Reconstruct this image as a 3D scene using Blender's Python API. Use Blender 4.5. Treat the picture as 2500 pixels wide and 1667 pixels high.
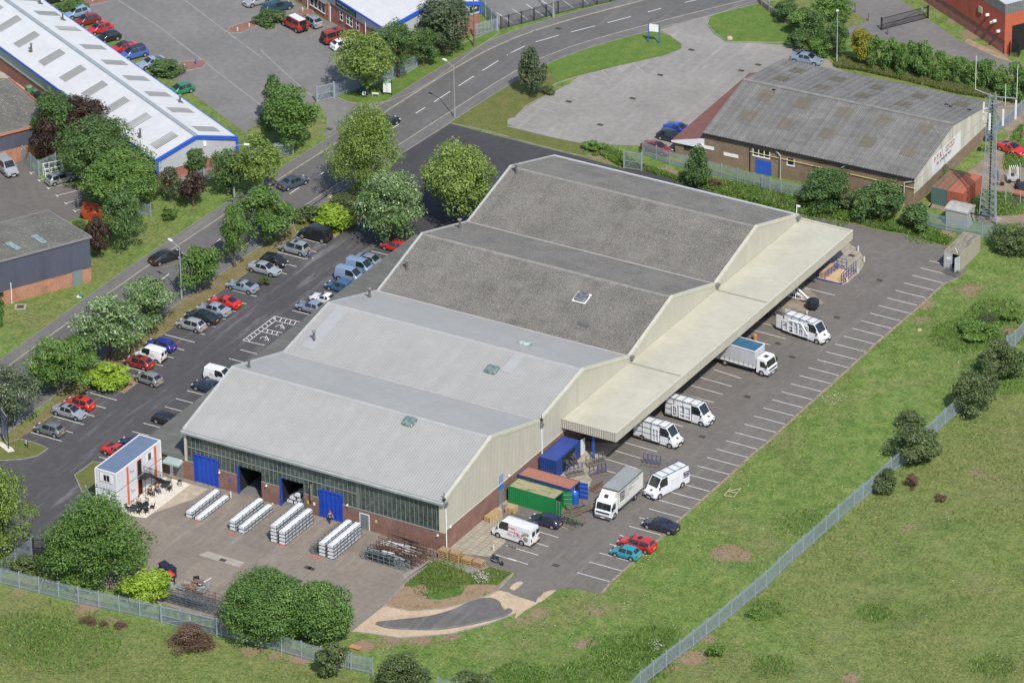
import bpy, math, random
import numpy as np
from mathutils import Vector, Matrix
R_ = math.radians
random.seed(7)
for o in list(bpy.data.objects): bpy.data.objects.remove(o)
SC = bpy.context.scene
COL = SC.collection
# ---------------- camera (calibrated from the bay markings and building lines) ----------------
FPX, PITCH, ROLL, HEAD = 13508.4, 0.4841, -0.0136, 0.5355
CPOS = np.array([300.5736, -490.1642, 330.6708])
_d = np.array([-math.sin(HEAD), math.cos(HEAD), 0.]); _r = np.array([math.cos(HEAD), math.sin(HEAD), 0.])
FW = _d*math.cos(PITCH)+np.array([0, 0, -math.sin(PITCH)]); _u = np.cross(_r, FW)
CR = _r*math.cos(ROLL)+_u*math.sin(ROLL); CU = -_r*math.sin(ROLL)+_u*math.cos(ROLL)
cd = bpy.data.cameras.new('camera'); cam = bpy.data.objects.new('camera', cd); COL.objects.link(cam)
cd.sensor_width = 36; cd.sensor_fit = 'HORIZONTAL'; cd.lens = 36*FPX/2500; cd.clip_start = 5; cd.clip_end = 4000
cam.matrix_world = Matrix([[CR[0], CU[0], -FW[0], CPOS[0]], [CR[1], CU[1], -FW[1], CPOS[1]], [CR[2], CU[2], -FW[2], CPOS[2]], [0, 0, 0, 1]])
SC.camera = cam
# ---------------- light ----------------
SEL, SAZ = R_(50), R_(-41)      # sun elevation and direction it comes from (from +x towards +y)
w = bpy.data.worlds.new("World"); SC.world = w; w.use_nodes = True
nt = w.node_tree; sky = nt.nodes.new('ShaderNodeTexSky'); sky.sky_type = 'NISHITA'; sky.sun_disc = False
sky.sun_elevation = SEL; sky.sun_rotation = math.pi/2-SAZ
bg = nt.nodes['Background']; bg.inputs[1].default_value = 0.15; nt.links.new(sky.outputs[0], bg.inputs[0])
sl = bpy.data.lights.new('sun', 'SUN'); sl.energy = 4.2; sl.angle = R_(0.5); sl.color = (1, .955, .88)
so = bpy.data.objects.new('sun', sl); COL.objects.link(so)
sd = Vector((math.cos(SEL)*math.cos(SAZ), math.cos(SEL)*math.sin(SAZ), math.sin(SEL)))
so.rotation_euler = sd.to_track_quat('Z', 'Y').to_euler(); so.location = (60, -60, 120)
SC.view_settings.view_transform = 'Standard'; SC.view_settings.look = 'None'; SC.view_settings.exposure = 0.14; SC.view_settings.gamma = 1
SC.render.engine = 'CYCLES'

# ---------------- surveying: photograph pixel -> point at height z ----------------
KT = 640/2334.
TX = (0, 620, 1240, 1860); TY = (0, 410, 820, 1237)
def spx(t, x, y):
    if t == 'D': return x*2500/2352., y*2500/2352.
    return TX[int(t[0])]+x*KT, TY[int(t[1])]+y*KT
def un(sx, sy, z=0.):
    d = CR*(sx-1250)/FPX-CU*(sy-833.5)/FPX+FW
    return Vector(CPOS+d*((z-CPOS[2])/d[2]))
def G(t, x, y, z=0.): return un(*spx(t, x, y), z)
def proj(P):
    v = np.array(P)-CPOS; k = FPX/(v@FW); return 1250+k*(v@CR), 833.5-k*(v@CU)
def path(s, z=0.):
    out = []; t = 'D'
    for k in s.split():
        if ',' in k:
            a, b = k.split(',')
            if t == 'W': out.append(Vector((float(a), float(b), z)))
            else: out.append(G(t, float(a), float(b), z))
        else: t = k
    return out
def scale_at(P): return FPX/((np.array(P)-CPOS)@FW)      # photograph pixels per metre

# ---------------- mesh builder ----------------
class MB:
    def __init__(s): s.v = []; s.f = []; s.m = []; s.mi = 0
    def add(s, vs, fs):
        n = len(s.v); s.v += [tuple(v) for v in vs]; s.f += [tuple(i+n for i in f) for f in fs]; s.m += [s.mi]*len(fs); return s
    def quad(s, a, b, c, d): return s.add([a, b, c, d], [(0, 1, 2, 3)])
    def box(s, c, d, rz=0, M=None):
        x, y, z = d[0]/2, d[1]/2, d[2]/2
        vs = [Vector((i*x, j*y, k*z)) for k in (-1, 1) for j in (-1, 1) for i in (-1, 1)]
        if rz: vs = [Matrix.Rotation(rz, 3, 'Z') @ v for v in vs]
        if M is not None: vs = [M @ v for v in vs]
        c = Vector(c); vs = [v+c for v in vs]
        return s.add(vs, [(0, 2, 3, 1), (4, 5, 7, 6), (0, 1, 5, 4), (2, 6, 7, 3), (1, 3, 7, 5), (0, 4, 6, 2)])
    def bx(s, x0, x1, y0, y1, z0, z1): return s.box(((x0+x1)/2, (y0+y1)/2, (z0+z1)/2), (abs(x1-x0), abs(y1-y0), abs(z1-z0)))
    def tube(s, p, q, r, n=6, r2=None):
        p = Vector(p); q = Vector(q); d = q-p
        if d.length < 1e-6: return s
        a = d.normalized(); u = a.orthogonal().normalized(); w_ = a.cross(u); r2 = r if r2 is None else r2
        vs = []
        for (c, rr) in ((p, r), (q, r2)):
            for i in range(n):
                t = 2*math.pi*(i+.5)/n; vs.append(c+(u*math.cos(t)+w_*math.sin(t))*rr)
        fs = [(i, (i+1) % n, n+(i+1) % n, n+i) for i in range(n)]
        fs += [tuple(range(n-1, -1, -1)), tuple(range(n, 2*n))]
        return s.add(vs, fs)
    def bar(s, p, q, wd, h=None):
        h = wd if h is None else h
        p = Vector(p); q = Vector(q); a = (q-p).normalized()
        up = Vector((0, 0, 1)) if abs(a.z) < .95 else Vector((0, 1, 0))
        u = a.cross(up).normalized(); w_ = u.cross(a)
        vs = [c+u*i*wd/2+w_*j*h/2 for c in (p, q) for (i, j) in ((-1, -1), (1, -1), (1, 1), (-1, 1))]
        return s.add(vs, [(0, 1, 5, 4), (1, 2, 6, 5), (2, 3, 7, 6), (3, 0, 4, 7), (3, 2, 1, 0), (4, 5, 6, 7)])
    def prism(s, pts, z0, z1):
        n = len(pts); vs = [(p[0], p[1], z0) for p in pts]+[(p[0], p[1], z1) for p in pts]
        fs = [(i, (i+1) % n, n+(i+1) % n, n+i) for i in range(n)]+[tuple(range(n-1, -1, -1)), tuple(range(n, 2*n))]
        return s.add(vs, fs)
    def extrude(s, prof, a, b):
        "profile = list of Vectors, swept from offset a to offset b"
        n = len(prof); a = Vector(a); b = Vector(b); vs = [Vector(p)+a for p in prof]+[Vector(p)+b for p in prof]
        fs = [(i, (i+1) % n, n+(i+1) % n, n+i) for i in range(n)]+[tuple(range(n-1, -1, -1)), tuple(range(n, 2*n))]
        return s.add(vs, fs)
    def lathe(s, prof, c=(0, 0, 0), n=12, ax='z'):
        c = Vector(c); vs = []
        for (r, h) in prof:
            for i in range(n):
                t = 2*math.pi*i/n
                v = Vector((r*math.cos(t), r*math.sin(t), h))
                if ax == 'y': v = Vector((v.x, v.z, v.y))
                if ax == 'x': v = Vector((v.z, v.x, v.y))
                vs.append(v+c)
        fs = []
        for k in range(len(prof)-1):
            for i in range(n): fs.append((k*n+i, k*n+(i+1) % n, (k+1)*n+(i+1) % n, (k+1)*n+i))
        fs += [tuple(range(n-1, -1, -1)), tuple(range((len(prof)-1)*n, len(prof)*n))]
        return s.add(vs, fs)
    def mesh(s, name, mats=None, smooth=False):
        me = bpy.data.meshes.new(name); me.from_pydata([tuple(v) for v in s.v], [], s.f); me.update()
        if mats is not None:
            for m in (mats if isinstance(mats, (list, tuple)) else [mats]): me.materials.append(m)
            if isinstance(mats, (list, tuple)) and len(mats) > 1: me.polygons.foreach_set('material_index', s.m)
        if smooth:
            me.polygons.foreach_set('use_smooth', [True]*len(me.polygons))
            if smooth is not True: me.set_sharp_from_angle(angle=R_(smooth))
        return me
    def build(s, name, mats=None, parent=None, smooth=False, loc=None, rz=None):
        return link(name, s.mesh(name, mats, smooth), parent, loc, rz)
def link(name, me, parent=None, loc=None, rz=None):
    o = bpy.data.objects.new(name, me); COL.objects.link(o)
    if parent is not None: o.parent = parent
    if loc is not None: o.location = loc
    if rz: o.rotation_euler.z = rz
    return o
def tag(o, label=None, cat=None, group=None, kind=None):
    if label: o['label'] = label
    if cat: o['category'] = cat
    if group: o['group'] = group
    if kind: o['kind'] = kind
    return o
def thing(name, label, cat, loc=(0, 0, 0), rz=0., group=None):
    o = bpy.data.objects.new(name, None); COL.objects.link(o); o.location = loc; o.rotation_euler.z = rz
    o.empty_display_size = .5
    return tag(o, label, cat, group)
def dup(root, loc=None, rz=None, label=None, group=None, parent=None, remap=None, scale=None):
    c = root.copy(); COL.objects.link(c); c.parent = parent
    if loc is not None: c.location = loc
    if rz is not None: c.rotation_euler.z = rz
    if scale is not None: c.scale = scale
    if label: c['label'] = label
    if group: c['group'] = group
    for ch in root.children: dup(ch, parent=c, remap=remap)
    if remap and c.type == 'MESH':
        for sl_ in c.material_slots:
            if sl_.material and sl_.material.name in remap:
                mm = remap[sl_.material.name]; sl_.link = 'OBJECT'; sl_.material = mm
    return c
FONT = None
def text_mb(s, size, ext=0.0):
    cu = bpy.data.curves.new('t', 'FONT'); cu.body = s; cu.size = size; cu.align_x = 'CENTER'; cu.align_y = 'CENTER'; cu.extrude = ext; cu.resolution_u = 1; cu.offset = size*.018
    ob = bpy.data.objects.new('t', cu); COL.objects.link(ob)
    dg = bpy.context.evaluated_depsgraph_get(); me = bpy.data.meshes.new_from_object(ob.evaluated_get(dg))
    bpy.data.objects.remove(ob); bpy.data.curves.remove(cu); return me
def text(s, size, mat_, parent, origin, xdir, ydir, name='lettering'):
    "flat lettering lying in the plane of xdir/ydir"
    me = text_mb(s, size); me.materials.clear(); me.materials.append(mat_)
    x = Vector(xdir).normalized(); y = Vector(ydir).normalized(); z = x.cross(y)
    M_ = Matrix([[x[0], y[0], z[0], origin[0]], [x[1], y[1], z[1], origin[1]], [x[2], y[2], z[2], origin[2]], [0, 0, 0, 1]])
    me.transform(M_); me.name = name
    return link(name, me, parent)

# ---------------- materials ----------------
def N(nt, t, **k):
    n = nt.nodes.new('ShaderNode'+t)
    for a, b in k.items():
        if a.startswith('i_'): n.inputs[a[2:].replace('_', ' ')].default_value = b
        else: setattr(n, a, b)
    return n
def newmat(name):
    m = bpy.data.materials.new(name); m.use_nodes = True; nt = m.node_tree
    return m, nt, nt.nodes['Principled BSDF']
def c4(c): return (c[0], c[1], c[2], 1.)
def coords(nt, obj=False):
    if obj: return N(nt, 'TexCoord').outputs['Object']
    return N(nt, 'NewGeometry').outputs['Position']
def noise(nt, co, sc, det=3, rough=.55, stretch=None, rot=0, seed=0):
    mp = N(nt, 'Mapping'); mp.inputs['Rotation'].default_value = (0, 0, rot); mp.inputs['Location'].default_value = (seed*13.7, seed*7.1, seed*3.3)
    if stretch: mp.inputs['Scale'].default_value = stretch
    nt.links.new(co, mp.inputs[0]); n = N(nt, 'TexNoise'); n.inputs['Scale'].default_value = sc; n.inputs['Detail'].default_value = det; n.inputs['Roughness'].default_value = rough
    nt.links.new(mp.outputs[0], n.inputs['Vector']); return n.outputs['Fac']
def ramp(nt, fac, stops, interp='LINEAR'):
    r = N(nt, 'ValToRGB'); cr = r.color_ramp; cr.interpolation = interp
    while len(cr.elements) < len(stops): cr.elements.new(.5)
    for e, (p, c) in zip(cr.elements, stops): e.position = p; e.color = c4(c) if len(c) == 3 else c
    nt.links.new(fac, r.inputs[0]); return r.outputs[0]
def mix(nt, a, b, f, blend='MIX'):
    n = N(nt, 'Mix', data_type='RGBA', blend_type=blend)
    for s_, v in ((6, a), (7, b), (0, f)):
        if isinstance(v, (int, float)): n.inputs[s_].default_value = v
        elif isinstance(v, tuple): n.inputs[s_].default_value = c4(v)
        else: nt.links.new(v, n.inputs[s_])
    return n.outputs[2]
def mth(nt, op, a, b=None, clamp=False):
    n = N(nt, 'Math', operation=op); n.use_clamp = clamp
    for i, v in enumerate((a, b)):
        if v is None: continue
        if isinstance(v, (int, float)): n.inputs[i].default_value = v
        else: nt.links.new(v, n.inputs[i])
    return n.outputs[0]
def bump(nt, b, h, strength=.3, dist=.05):
    n = N(nt, 'Bump'); n.inputs['Strength'].default_value = strength; n.inputs['Distance'].default_value = dist
    nt.links.new(h, n.inputs['Height']); nt.links.new(n.outputs[0], b.inputs['Normal'])
def sat(c, k=1): return tuple(min(1, max(0, x*k)) for x in c)
MC = {}
def mat(name, col, rough=.75, var=.15, sc=1.5, metal=0., fine=20., obj=False, spec=None, bmp=0., dirt=None, dirt_amt=.4, stretch=None, coat=0., sheets=0):
    "plain weathered surface: base colour with broad and fine mottling, optional dirt colour"
    if name in MC: return MC[name]
    m, nt, b = newmat(name); co = coords(nt, obj)
    n1 = noise(nt, co, sc, 4, .6, stretch); n2 = noise(nt, co, fine, 2)
    c = ramp(nt, n1, [(.3, sat(col, 1-var)), (.7, sat(col, 1+var))])
    c = mix(nt, c, ramp(nt, n2, [(.3, (1-var*.8,)*3), (.7, (1,)*3)]), 1., 'MULTIPLY')
    if dirt:
        n3 = noise(nt, co, sc*1.7, 5, .65, stretch, seed=3)
        c = mix(nt, c, dirt, ramp(nt, n3, [(.62-dirt_amt*.3, (0,)*3), (.75, (.85,)*3)]))
    nt.links.new(c, b.inputs['Base Color']); b.inputs['Roughness'].default_value = rough; b.inputs['Metallic'].default_value = metal
    if sheets:
        g_ = N(nt, 'SeparateXYZ'); nt.links.new(coords(nt, True), g_.inputs[0]); cell = mth(nt, 'FLOOR', mth(nt, 'MULTIPLY', g_.outputs[0 if sheets > 0 else 1], 1/abs(sheets)))
        wn_ = N(nt, 'TexWhiteNoise', noise_dimensions='1D'); nt.links.new(cell, wn_.inputs['W']); c = mix(nt, c, ramp(nt, wn_.outputs['Value'], [(0, (.98,)*3), (1, (1.015,)*3)]), 1., 'MULTIPLY')
        lap = mth(nt, 'LESS_THAN', mth(nt, 'FRACT', mth(nt, 'MULTIPLY', g_.outputs[1 if sheets > 0 else 0], .19)), .013); c = mix(nt, c, (.2, .2, .2), mth(nt, 'MULTIPLY', lap, .15)); nt.links.new(c, b.inputs['Base Color'])
    if spec is not None: b.inputs['Specular IOR Level'].default_value = spec
    if coat: b.inputs['Coat Weight'].default_value = coat; b.inputs['Coat Roughness'].default_value = .05
    if bmp: bump(nt, b, n2, bmp, .03)
    MC[name] = m; return m
def paint(name, col, metal=.0, rough=.32):
    if name in MC: return MC[name]
    m, nt, b = newmat(name); co = coords(nt, True)
    n1 = noise(nt, co, 3., 4)
    c = mix(nt, ramp(nt, n1, [(.3, sat(col, .9)), (.7, col)]), (.25, .22, .18), .04)
    nt.links.new(c, b.inputs['Base Color']); b.inputs['Roughness'].default_value = rough; b.inputs['Metallic'].default_value = metal
    b.inputs['Coat Weight'].default_value = .6; b.inputs['Coat Roughness'].default_value = .06
    MC[name] = m; return m
def brickmat(name, c1, c2, mortar, sc=1.0, wall_x=False):
    if name in MC: return MC[name]
    m, nt, b = newmat(name); g = N(nt, 'NewGeometry'); sx = N(nt, 'SeparateXYZ'); nt.links.new(g.outputs['Position'], sx.inputs[0])
    s_ = mth(nt, 'ADD', sx.outputs[0], sx.outputs[1]); cb = N(nt, 'CombineXYZ'); nt.links.new(s_, cb.inputs[0]); nt.links.new(sx.outputs[2], cb.inputs[1])
    br = N(nt, 'TexBrick'); br.inputs['Scale'].default_value = sc; br.inputs['Color1'].default_value = c4(c1); br.inputs['Color2'].default_value = c4(c2); br.inputs['Mortar'].default_value = c4(mortar)
    br.inputs['Brick Width'].default_value = .225; br.inputs['Row Height'].default_value = .075; br.inputs['Mortar Size'].default_value = .008; br.inputs['Bias'].default_value = -.1
    nt.links.new(cb.outputs[0], br.inputs['Vector'])
    n1 = noise(nt, g.outputs['Position'], .7, 5, .65); n2 = noise(nt, g.outputs['Position'], 6, 3)
    c = mix(nt, br.outputs['Color'], ramp(nt, n1, [(.3, (.72, .70, .70)), (.7, (1.15, 1.12, 1.1))]), .9, 'MULTIPLY')
    c = mix(nt, c, ramp(nt, n2, [(.35, (.7,)*3), (.65, (1.2,)*3)]), .7, 'MULTIPLY')
    nt.links.new(c, b.inputs['Base Color']); b.inputs['Roughness'].default_value = .9
    MC[name] = m; return m
def gmat(name, col, rough=.08, spec=.8):
    if name in MC: return MC[name]
    m, nt, b = newmat(name); co = coords(nt, True); n1 = noise(nt, co, 2.5, 3)
    nt.links.new(ramp(nt, n1, [(.35, sat(col, .6)), (.7, sat(col, 1.5))]), b.inputs['Base Color'])
    b.inputs['Roughness'].default_value = rough; b.inputs['Specular IOR Level'].default_value = spec
    MC[name] = m; return m
def sheet(name, pts, z, m, kind='structure', label=None):
    "flat ground sheet from an outline, triangulated by Blender's tessellator"
    from mathutils.geometry import tessellate_polygon
    vs = [Vector((p[0], p[1], z)) for p in pts]; tr = tessellate_polygon([vs]); mb = MB()
    fs = []
    for t in tr:
        a, b_, c = (vs[i] for i in t)
        fs.append(t if (b_-a).cross(c-a).z > 0 else (t[0], t[2], t[1]))
    mb.add(vs, fs); o = mb.build(name, m); tag(o, label, None, None, kind); return o
def strip(mb, pts, wd, z0, z1=None):
    "ribbon of width wd along a polyline; raised if z1 given"
    n = len(pts); L = []; Rr = []
    for i, p in enumerate(pts):
        a = pts[max(0, i-1)]; b = pts[min(n-1, i+1)]; d = Vector((b[0]-a[0], b[1]-a[1], 0)).normalized(); nn = Vector((-d.y, d.x, 0))
        L.append(Vector((p[0], p[1], 0))+nn*wd/2); Rr.append(Vector((p[0], p[1], 0))-nn*wd/2)
    for i in range(n-1):
        if z1 is None: mb.quad((Rr[i].x, Rr[i].y, z0), (Rr[i+1].x, Rr[i+1].y, z0), (L[i+1].x, L[i+1].y, z0), (L[i].x, L[i].y, z0))
        else: mb.prism([Rr[i], Rr[i+1], L[i+1], L[i]], z0, z1)
def offset(pts, d):
    out = []; n = len(pts)
    for i, p in enumerate(pts):
        a = pts[max(0, i-1)]; b = pts[min(n-1, i+1)]; t = Vector((b[0]-a[0], b[1]-a[1], 0)).normalized()
        out.append(Vector((p[0]-t.y*d, p[1]+t.x*d, 0)))
    return out
def smooth_path(pts, k=6):
    out = []; n = len(pts)
    for i in range(n-1):
        p0, p1, p2, p3 = (Vector(pts[max(0, i-1)]), Vector(pts[i]), Vector(pts[i+1]), Vector(pts[min(n-1, i+2)]))
        for j in range(k):
            t = j/k; out.append(.5*((2*p1)+(p2-p0)*t+(2*p0-5*p1+4*p2-p3)*t*t+(3*p1-p0-3*p2+p3)*t**3))
    out.append(Vector(pts[-1])); return out
# ================= GROUND =================
def asphalt(name, col, tint=(.5, .45, .4), streak=0, amt=.25, patch=(.3, .29, .28)):
    m, nt, b = newmat(name); co = coords(nt)
    n1 = noise(nt, co, .12, 5, .6); n2 = noise(nt, co, 1.1, 5, .65); n3 = noise(nt, co, 14, 2)
    c = ramp(nt, n1, [(.3, sat(col, .88)), (.7, sat(col, 1.14))])
    c = mix(nt, c, ramp(nt, n2, [(.3, (.82, .82, .82)), (.7, (1.12, 1.1, 1.08))]), .9, 'MULTIPLY')
    c = mix(nt, c, ramp(nt, n3, [(.25, (.75, .75, .75)), (.75, (1.2, 1.2, 1.2))]), .55, 'MULTIPLY')
    if streak:
        n4 = noise(nt, co, .55, 5, .7, stretch=(1.6, .13, 1), rot=streak); n5 = noise(nt, co, .09, 3, .5, seed=5)
        f = mth(nt, 'MULTIPLY', ramp(nt, n4, [(.52, (0,)*3), (.72, (1,)*3)]), ramp(nt, n5, [(.38, (.1,)*3), (.6, (1,)*3)]))
        c = mix(nt, c, tint, mth(nt, 'MULTIPLY', f, amt))
    n6 = noise(nt, co, .35, 4, .7, seed=9)
    c = mix(nt, c, sat(col, .55), ramp(nt, n6, [(.68, (0,)*3), (.8, (.5,)*3)]))
    nt.links.new(c, b.inputs['Base Color']); b.inputs['Roughness'].default_value = .9
    return m
A_ROAD = asphalt('road_asphalt', (.118, .114, .109), (.2, .19, .18), 1.2, .5)
A_NEW = asphalt('fresh_tarmac', (.052, .050, .055), (.1, .09, .09), .1, .4)
A_PARK = asphalt('dark_tarmac', (.070, .067, .070), (.30, .29, .285), .12, .55)
A_YARD = asphalt('brown_tarmac', (.142, .129, .116), (.26, .235, .20), 1.05, .4)
A_OLD = asphalt('bleached_tarmac', (.25, .238, .218), (.4, .39, .37), .6, .6)
A_LOT = asphalt('grey_tarmac', (.175, .17, .162), (.28, .27, .25), .9, .4)
A_FOOT = asphalt('footway', (.142, .137, .131), (.3, .28, .25), .9, .3)
A_SLAB = asphalt('concrete_yard', (.208, .178, .149), (.4, .37, .33), .3, .5)
nt = A_SLAB.node_tree; b = nt.nodes['Principled BSDF']; cprev = b.inputs['Base Color'].links[0].from_socket; br_ = N(nt, 'TexBrick'); br_.offset = 0; br_.inputs['Scale'].default_value = 1; br_.inputs['Brick Width'].default_value = 6.2; br_.inputs['Row Height'].default_value = 5.1; br_.inputs['Mortar Size'].default_value = .03
br_.inputs['Color1'].default_value = (.93, .93, .93, 1); br_.inputs['Color2'].default_value = (1.06, 1.05, 1.03, 1); br_.inputs['Mortar'].default_value = (.72, .71, .7, 1); nt.links.new(coords(nt), br_.inputs['Vector']); nt.links.new(mix(nt, cprev, br_.outputs[0], 1., 'MULTIPLY'), b.inputs['Base Color'])
M_LINE, nt, b = newmat('road_paint'); co = coords(nt)
nt.links.new(ramp(nt, noise(nt, co, 9, 4, .7), [(.3, (.42, .41, .39)), (.55, (.72, .71, .68))]), b.inputs['Base Color']); b.inputs['Roughness'].default_value = .7
M_OLDLINE = mat('worn_paint', (.42, .41, .38), .8, .3, 4)
M_KERB = mat('kerb_stone', (.34, .31, .25), .9, .25, 1.2)
M_KERBD = mat('grey_kerb', (.27, .26, .235), .9, .25, 1.2)
M_EDGE = mat('stony_edge', (.30, .23, .165), .95, .4, 2.)

# ---- the grass ground: a fine grid carrying wear masks (bare soil, lush bramble ground, mown verge) ----
P_ = lambda t, x, y: G(t, x, y)
# (tile, x, y, radius m, strength)
SOIL = [('23', 1980, 410, 3.2, 1), ('23', 2080, 440, 2, .9), ('23', 670, 1215, 2.2, .7), ('23', 790, 940, 1.8, .6), ('23', 1640, 1340, 2.5, .9), ('23', 1440, 1430, 1.3, 1.), ('23', 1790, 1170, 2, .7),
        ('31', 1850, 1080, 3.2, .75), ('31', 1420, 1210, 2.6, .85), ('31', 2260, 1450, 2.4, .9), ('31', 1430, 1350, 2.6, .6), ('31', 1640, 590, 2.4, .8), ('21', 1400, 30, 2.0, 1), ('21', 1500, 60, 1.5, 1), ('31', 850, 490, 2, .7),
        ('03', 780, 890, 3., .8), ('03', 1000, 1000, 2.2, .55), ('13', 400, 1360, 2.4, .8), ('13', 200, 1330, 2.4, .6), ('03', 2250, 1270, 3., .6), ('03', 170, 760, 1.6, .7), ('20', 800, 1380, 2.6, .9), ('20', 950, 1420, 2.2, .9),
        ('13', 1000, 1230, 2.2, .9), ('13', 1250, 1180, 2.6, .8), ('13', 1500, 1190, 2.2, .75), ('13', 1750, 1160, 2., .7), ('23', 260, 950, 1.8, .8), ('23', 150, 1010, 1.6, .8), ('13', 2250, 1040, 1.6, .6),
        ('33', 780, 1520, 1.6, 1), ('33', 850, 1430, 1, .6), ('33', 1300, 180, 2.5, .45), ('33', 900, 400, 3, .4), ('33', 1950, 170, 4, .3), ('33', 600, 1120, 3, .35), ('20', 60, 0, .1, 0), ('32', 1950, 1220, 3, .6), ('23', 1830, 420, 1.6, .6),
        ('11', 640, 270, 1.8, .9), ('11', 830, 510, 1.2, .8), ('02', 240, 970, 2., .6), ('20', 190, 880, 2, .5), ('23', 720, 900, 1.2, .7), ('30', 2070, 470, 4, .8), ('30', 1700, 200, 2, .6), ('30', 1880, 310, 3, .8)]
LUSH = [('31', 1800, 1500, 5, 1), ('31', 2100, 1280, 4, .8), ('31', 2250, 1500, 3, .6), ('23', 1300, 1200, 4, 1), ('23', 900, 1250, 3, .8), ('23', 1150, 1400, 5, 1), ('23', 750, 1480, 4, .7), ('23', 100, 1500, 3.5, .9), ('23', 400, 1560, 4, .7),
        ('21', 1650, 110, 3, .9), ('21', 2100, 220, 4, 1), ('31', 150, 260, 4, 1), ('31', 600, 430, 4, 1), ('31', 1450, 610, 3, .8), ('03', 200, 1150, 6, .6), ('03', 600, 1250, 7, .5), ('32', 2150, 380, 5, .6), ('33', 400, 150, 4, .5), ('33', 1000, 950, 2.5, .8), ('33', 1390, 930, 2, .8), ('33', 1230, 1030, 1.8, .7), ('33', 30, 920, 2.5, .8), ('33', 2050, 1420, 3, .7), ('33', 100, 1430, 3, .7), ('33', 1330, 640, 1.6, .8), ('33', 1040, 650, 1.4, .8), ('33', 1240, 400, 1.8, .7), ('33', 1100, 830, 1.5, .8), ('33', 1690, 850, 1.5, .7), ('33', 1620, 170, 2, .7), ('31', 1980, 1350, 3.5, .8), ('32', 1950, 300, 3, .7), ('13', 1560, 720, 2.4, 1), ('13', 1700, 560, 2.6, 1)]
VERGE = [('01', 1700, 1150, 7, 1), ('01', 2100, 950, 7, 1), ('11', 100, 700, 6, 1), ('02', 1000, 200, 6, 1), ('02', 650, 450, 7, 1), ('02', 150, 850, 8, 1), ('02', 200, 1020, 6, .9), ('02', 780, 1250, 6, .9), ('01', 300, 1250, 8, .6), ('01', 900, 900, 7, .6), ('01', 1350, 600, 5, .7), ('20', 200, 1180, 4, .7), ('20', 500, 1280, 4, .7), ('30', 850, 170, 4, 1),('20', 60, 950, 4, .6),
         ('33', 1500, 1200, 14, .6), ('33', 900, 1300, 12, .5), ('33', 2000, 800, 16, .6), ('33', 700, 700, 8, .4), ('33', 1700, 500, 10, .45), ('33', 1900, 200, 12, .4),('30', 1200, 690, 5, .7), ('30', 1700, 780, 5, .8)]
def ground_grid():
    # frame footprint with a margin
    xs = np.arange(-165, 131, .9); ys = np.arange(-110, 260, .9)
    X, Y = np.meshgrid(xs, ys); rng = np.random.RandomState(3)
    Z = .05*np.sin(X*.21+np.cos(Y*.17)*2)*np.cos(Y*.13)
    def field(L):
        F = np.zeros_like(X)
        for (t, x, y, r, s_) in L:
            p = G(t, x, y); d2 = ((X-p.x)**2+(Y-p.y)**2)/(r*r*.7); F = np.maximum(F, s_*np.exp(-d2))
        return F
    s_ = field(SOIL); l_ = field(LUSH); v_ = field(VERGE)
    fp = path('03 -300,700 0,720 2334,1280 13 870,1530 2334,1640 23 1050,1640 33 820,30 32 1720,720 2334,420 2800,100 33 2900,1900 -2500,1900 03 -700,1900'); ins = np.zeros(X.shape, bool)
    for a, b_ in zip(fp, fp[1:]+fp[:1]): ins ^= ((a.y > Y) != (b_.y > Y)) & (X < (b_.x-a.x)*(Y-a.y)/(b_.y-a.y+1e-12)+a.x)
    v_ = np.maximum(v_, ins*(.45+.3*np.sin(X*.11+Y*.05)*np.cos(Y*.13)))
    n = X.size; nx = len(xs); ny = len(ys)
    me = bpy.data.meshes.new('ground'); me.vertices.add(n)
    co = np.stack([X.ravel(), Y.ravel(), np.zeros(n)], 1); me.vertices.foreach_set('co', co.ravel())
    idx = np.arange(n).reshape(ny, nx); q = np.stack([idx[:-1, :-1], idx[:-1, 1:], idx[1:, 1:], idx[1:, :-1]], -1).reshape(-1, 4)
    me.loops.add(q.size); me.polygons.add(len(q)); me.loops.foreach_set('vertex_index', q.ravel().astype(np.int32))
    me.polygons.foreach_set('loop_start', np.arange(0, q.size, 4, dtype=np.int32)); me.polygons.foreach_set('loop_total', np.full(len(q), 4, dtype=np.int32))
    at = me.color_attributes.new('wear', 'FLOAT_COLOR', 'POINT'); cc = np.stack([s_.ravel(), l_.ravel(), v_.ravel(), np.ones(n)], 1)
    at.data.foreach_set('color', cc.ravel().astype(np.float32)); me.update(); me.validate()
    return me
m, nt, b = newmat('grassland'); co = coords(nt)
at = N(nt, 'Attribute', attribute_name='wear'); sp = N(nt, 'SeparateColor'); nt.links.new(at.outputs['Color'], sp.inputs[0])
big = noise(nt, co, .07, 4, .6); mid = noise(nt, co, .45, 5, .65); fin = noise(nt, co, 2.6, 4, .7); tiny = noise(nt, co, 11, 2, .6); bl = noise(nt, co, 3.5, 3, .6, stretch=(1.5, .35, 1), rot=.5, seed=4)
c = ramp(nt, mid, [(.28, (.092, .158, .038)), (.5, (.142, .210, .055)), (.72, (.205, .240, .085))])
c = mix(nt, c, (.20, .178, .09), ramp(nt, big, [(.5, (0,)*3), (.68, (.5,)*3)]))
c = mix(nt, c, (.165, .172, .062), mth(nt, 'MULTIPLY', sp.outputs[2], .75))
c = mix(nt, c, (.225, .19, .105), mth(nt, 'MULTIPLY', sp.outputs[2], ramp(nt, fin, [(.45, (0,)*3), (.7, (.7,)*3)])))
lm = mth(nt, 'MULTIPLY', sp.outputs[1], ramp(nt, mid, [(.35, (.3,)*3), (.6, (1,)*3)]))
c = mix(nt, c, (.055, .105, .026), lm)
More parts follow.
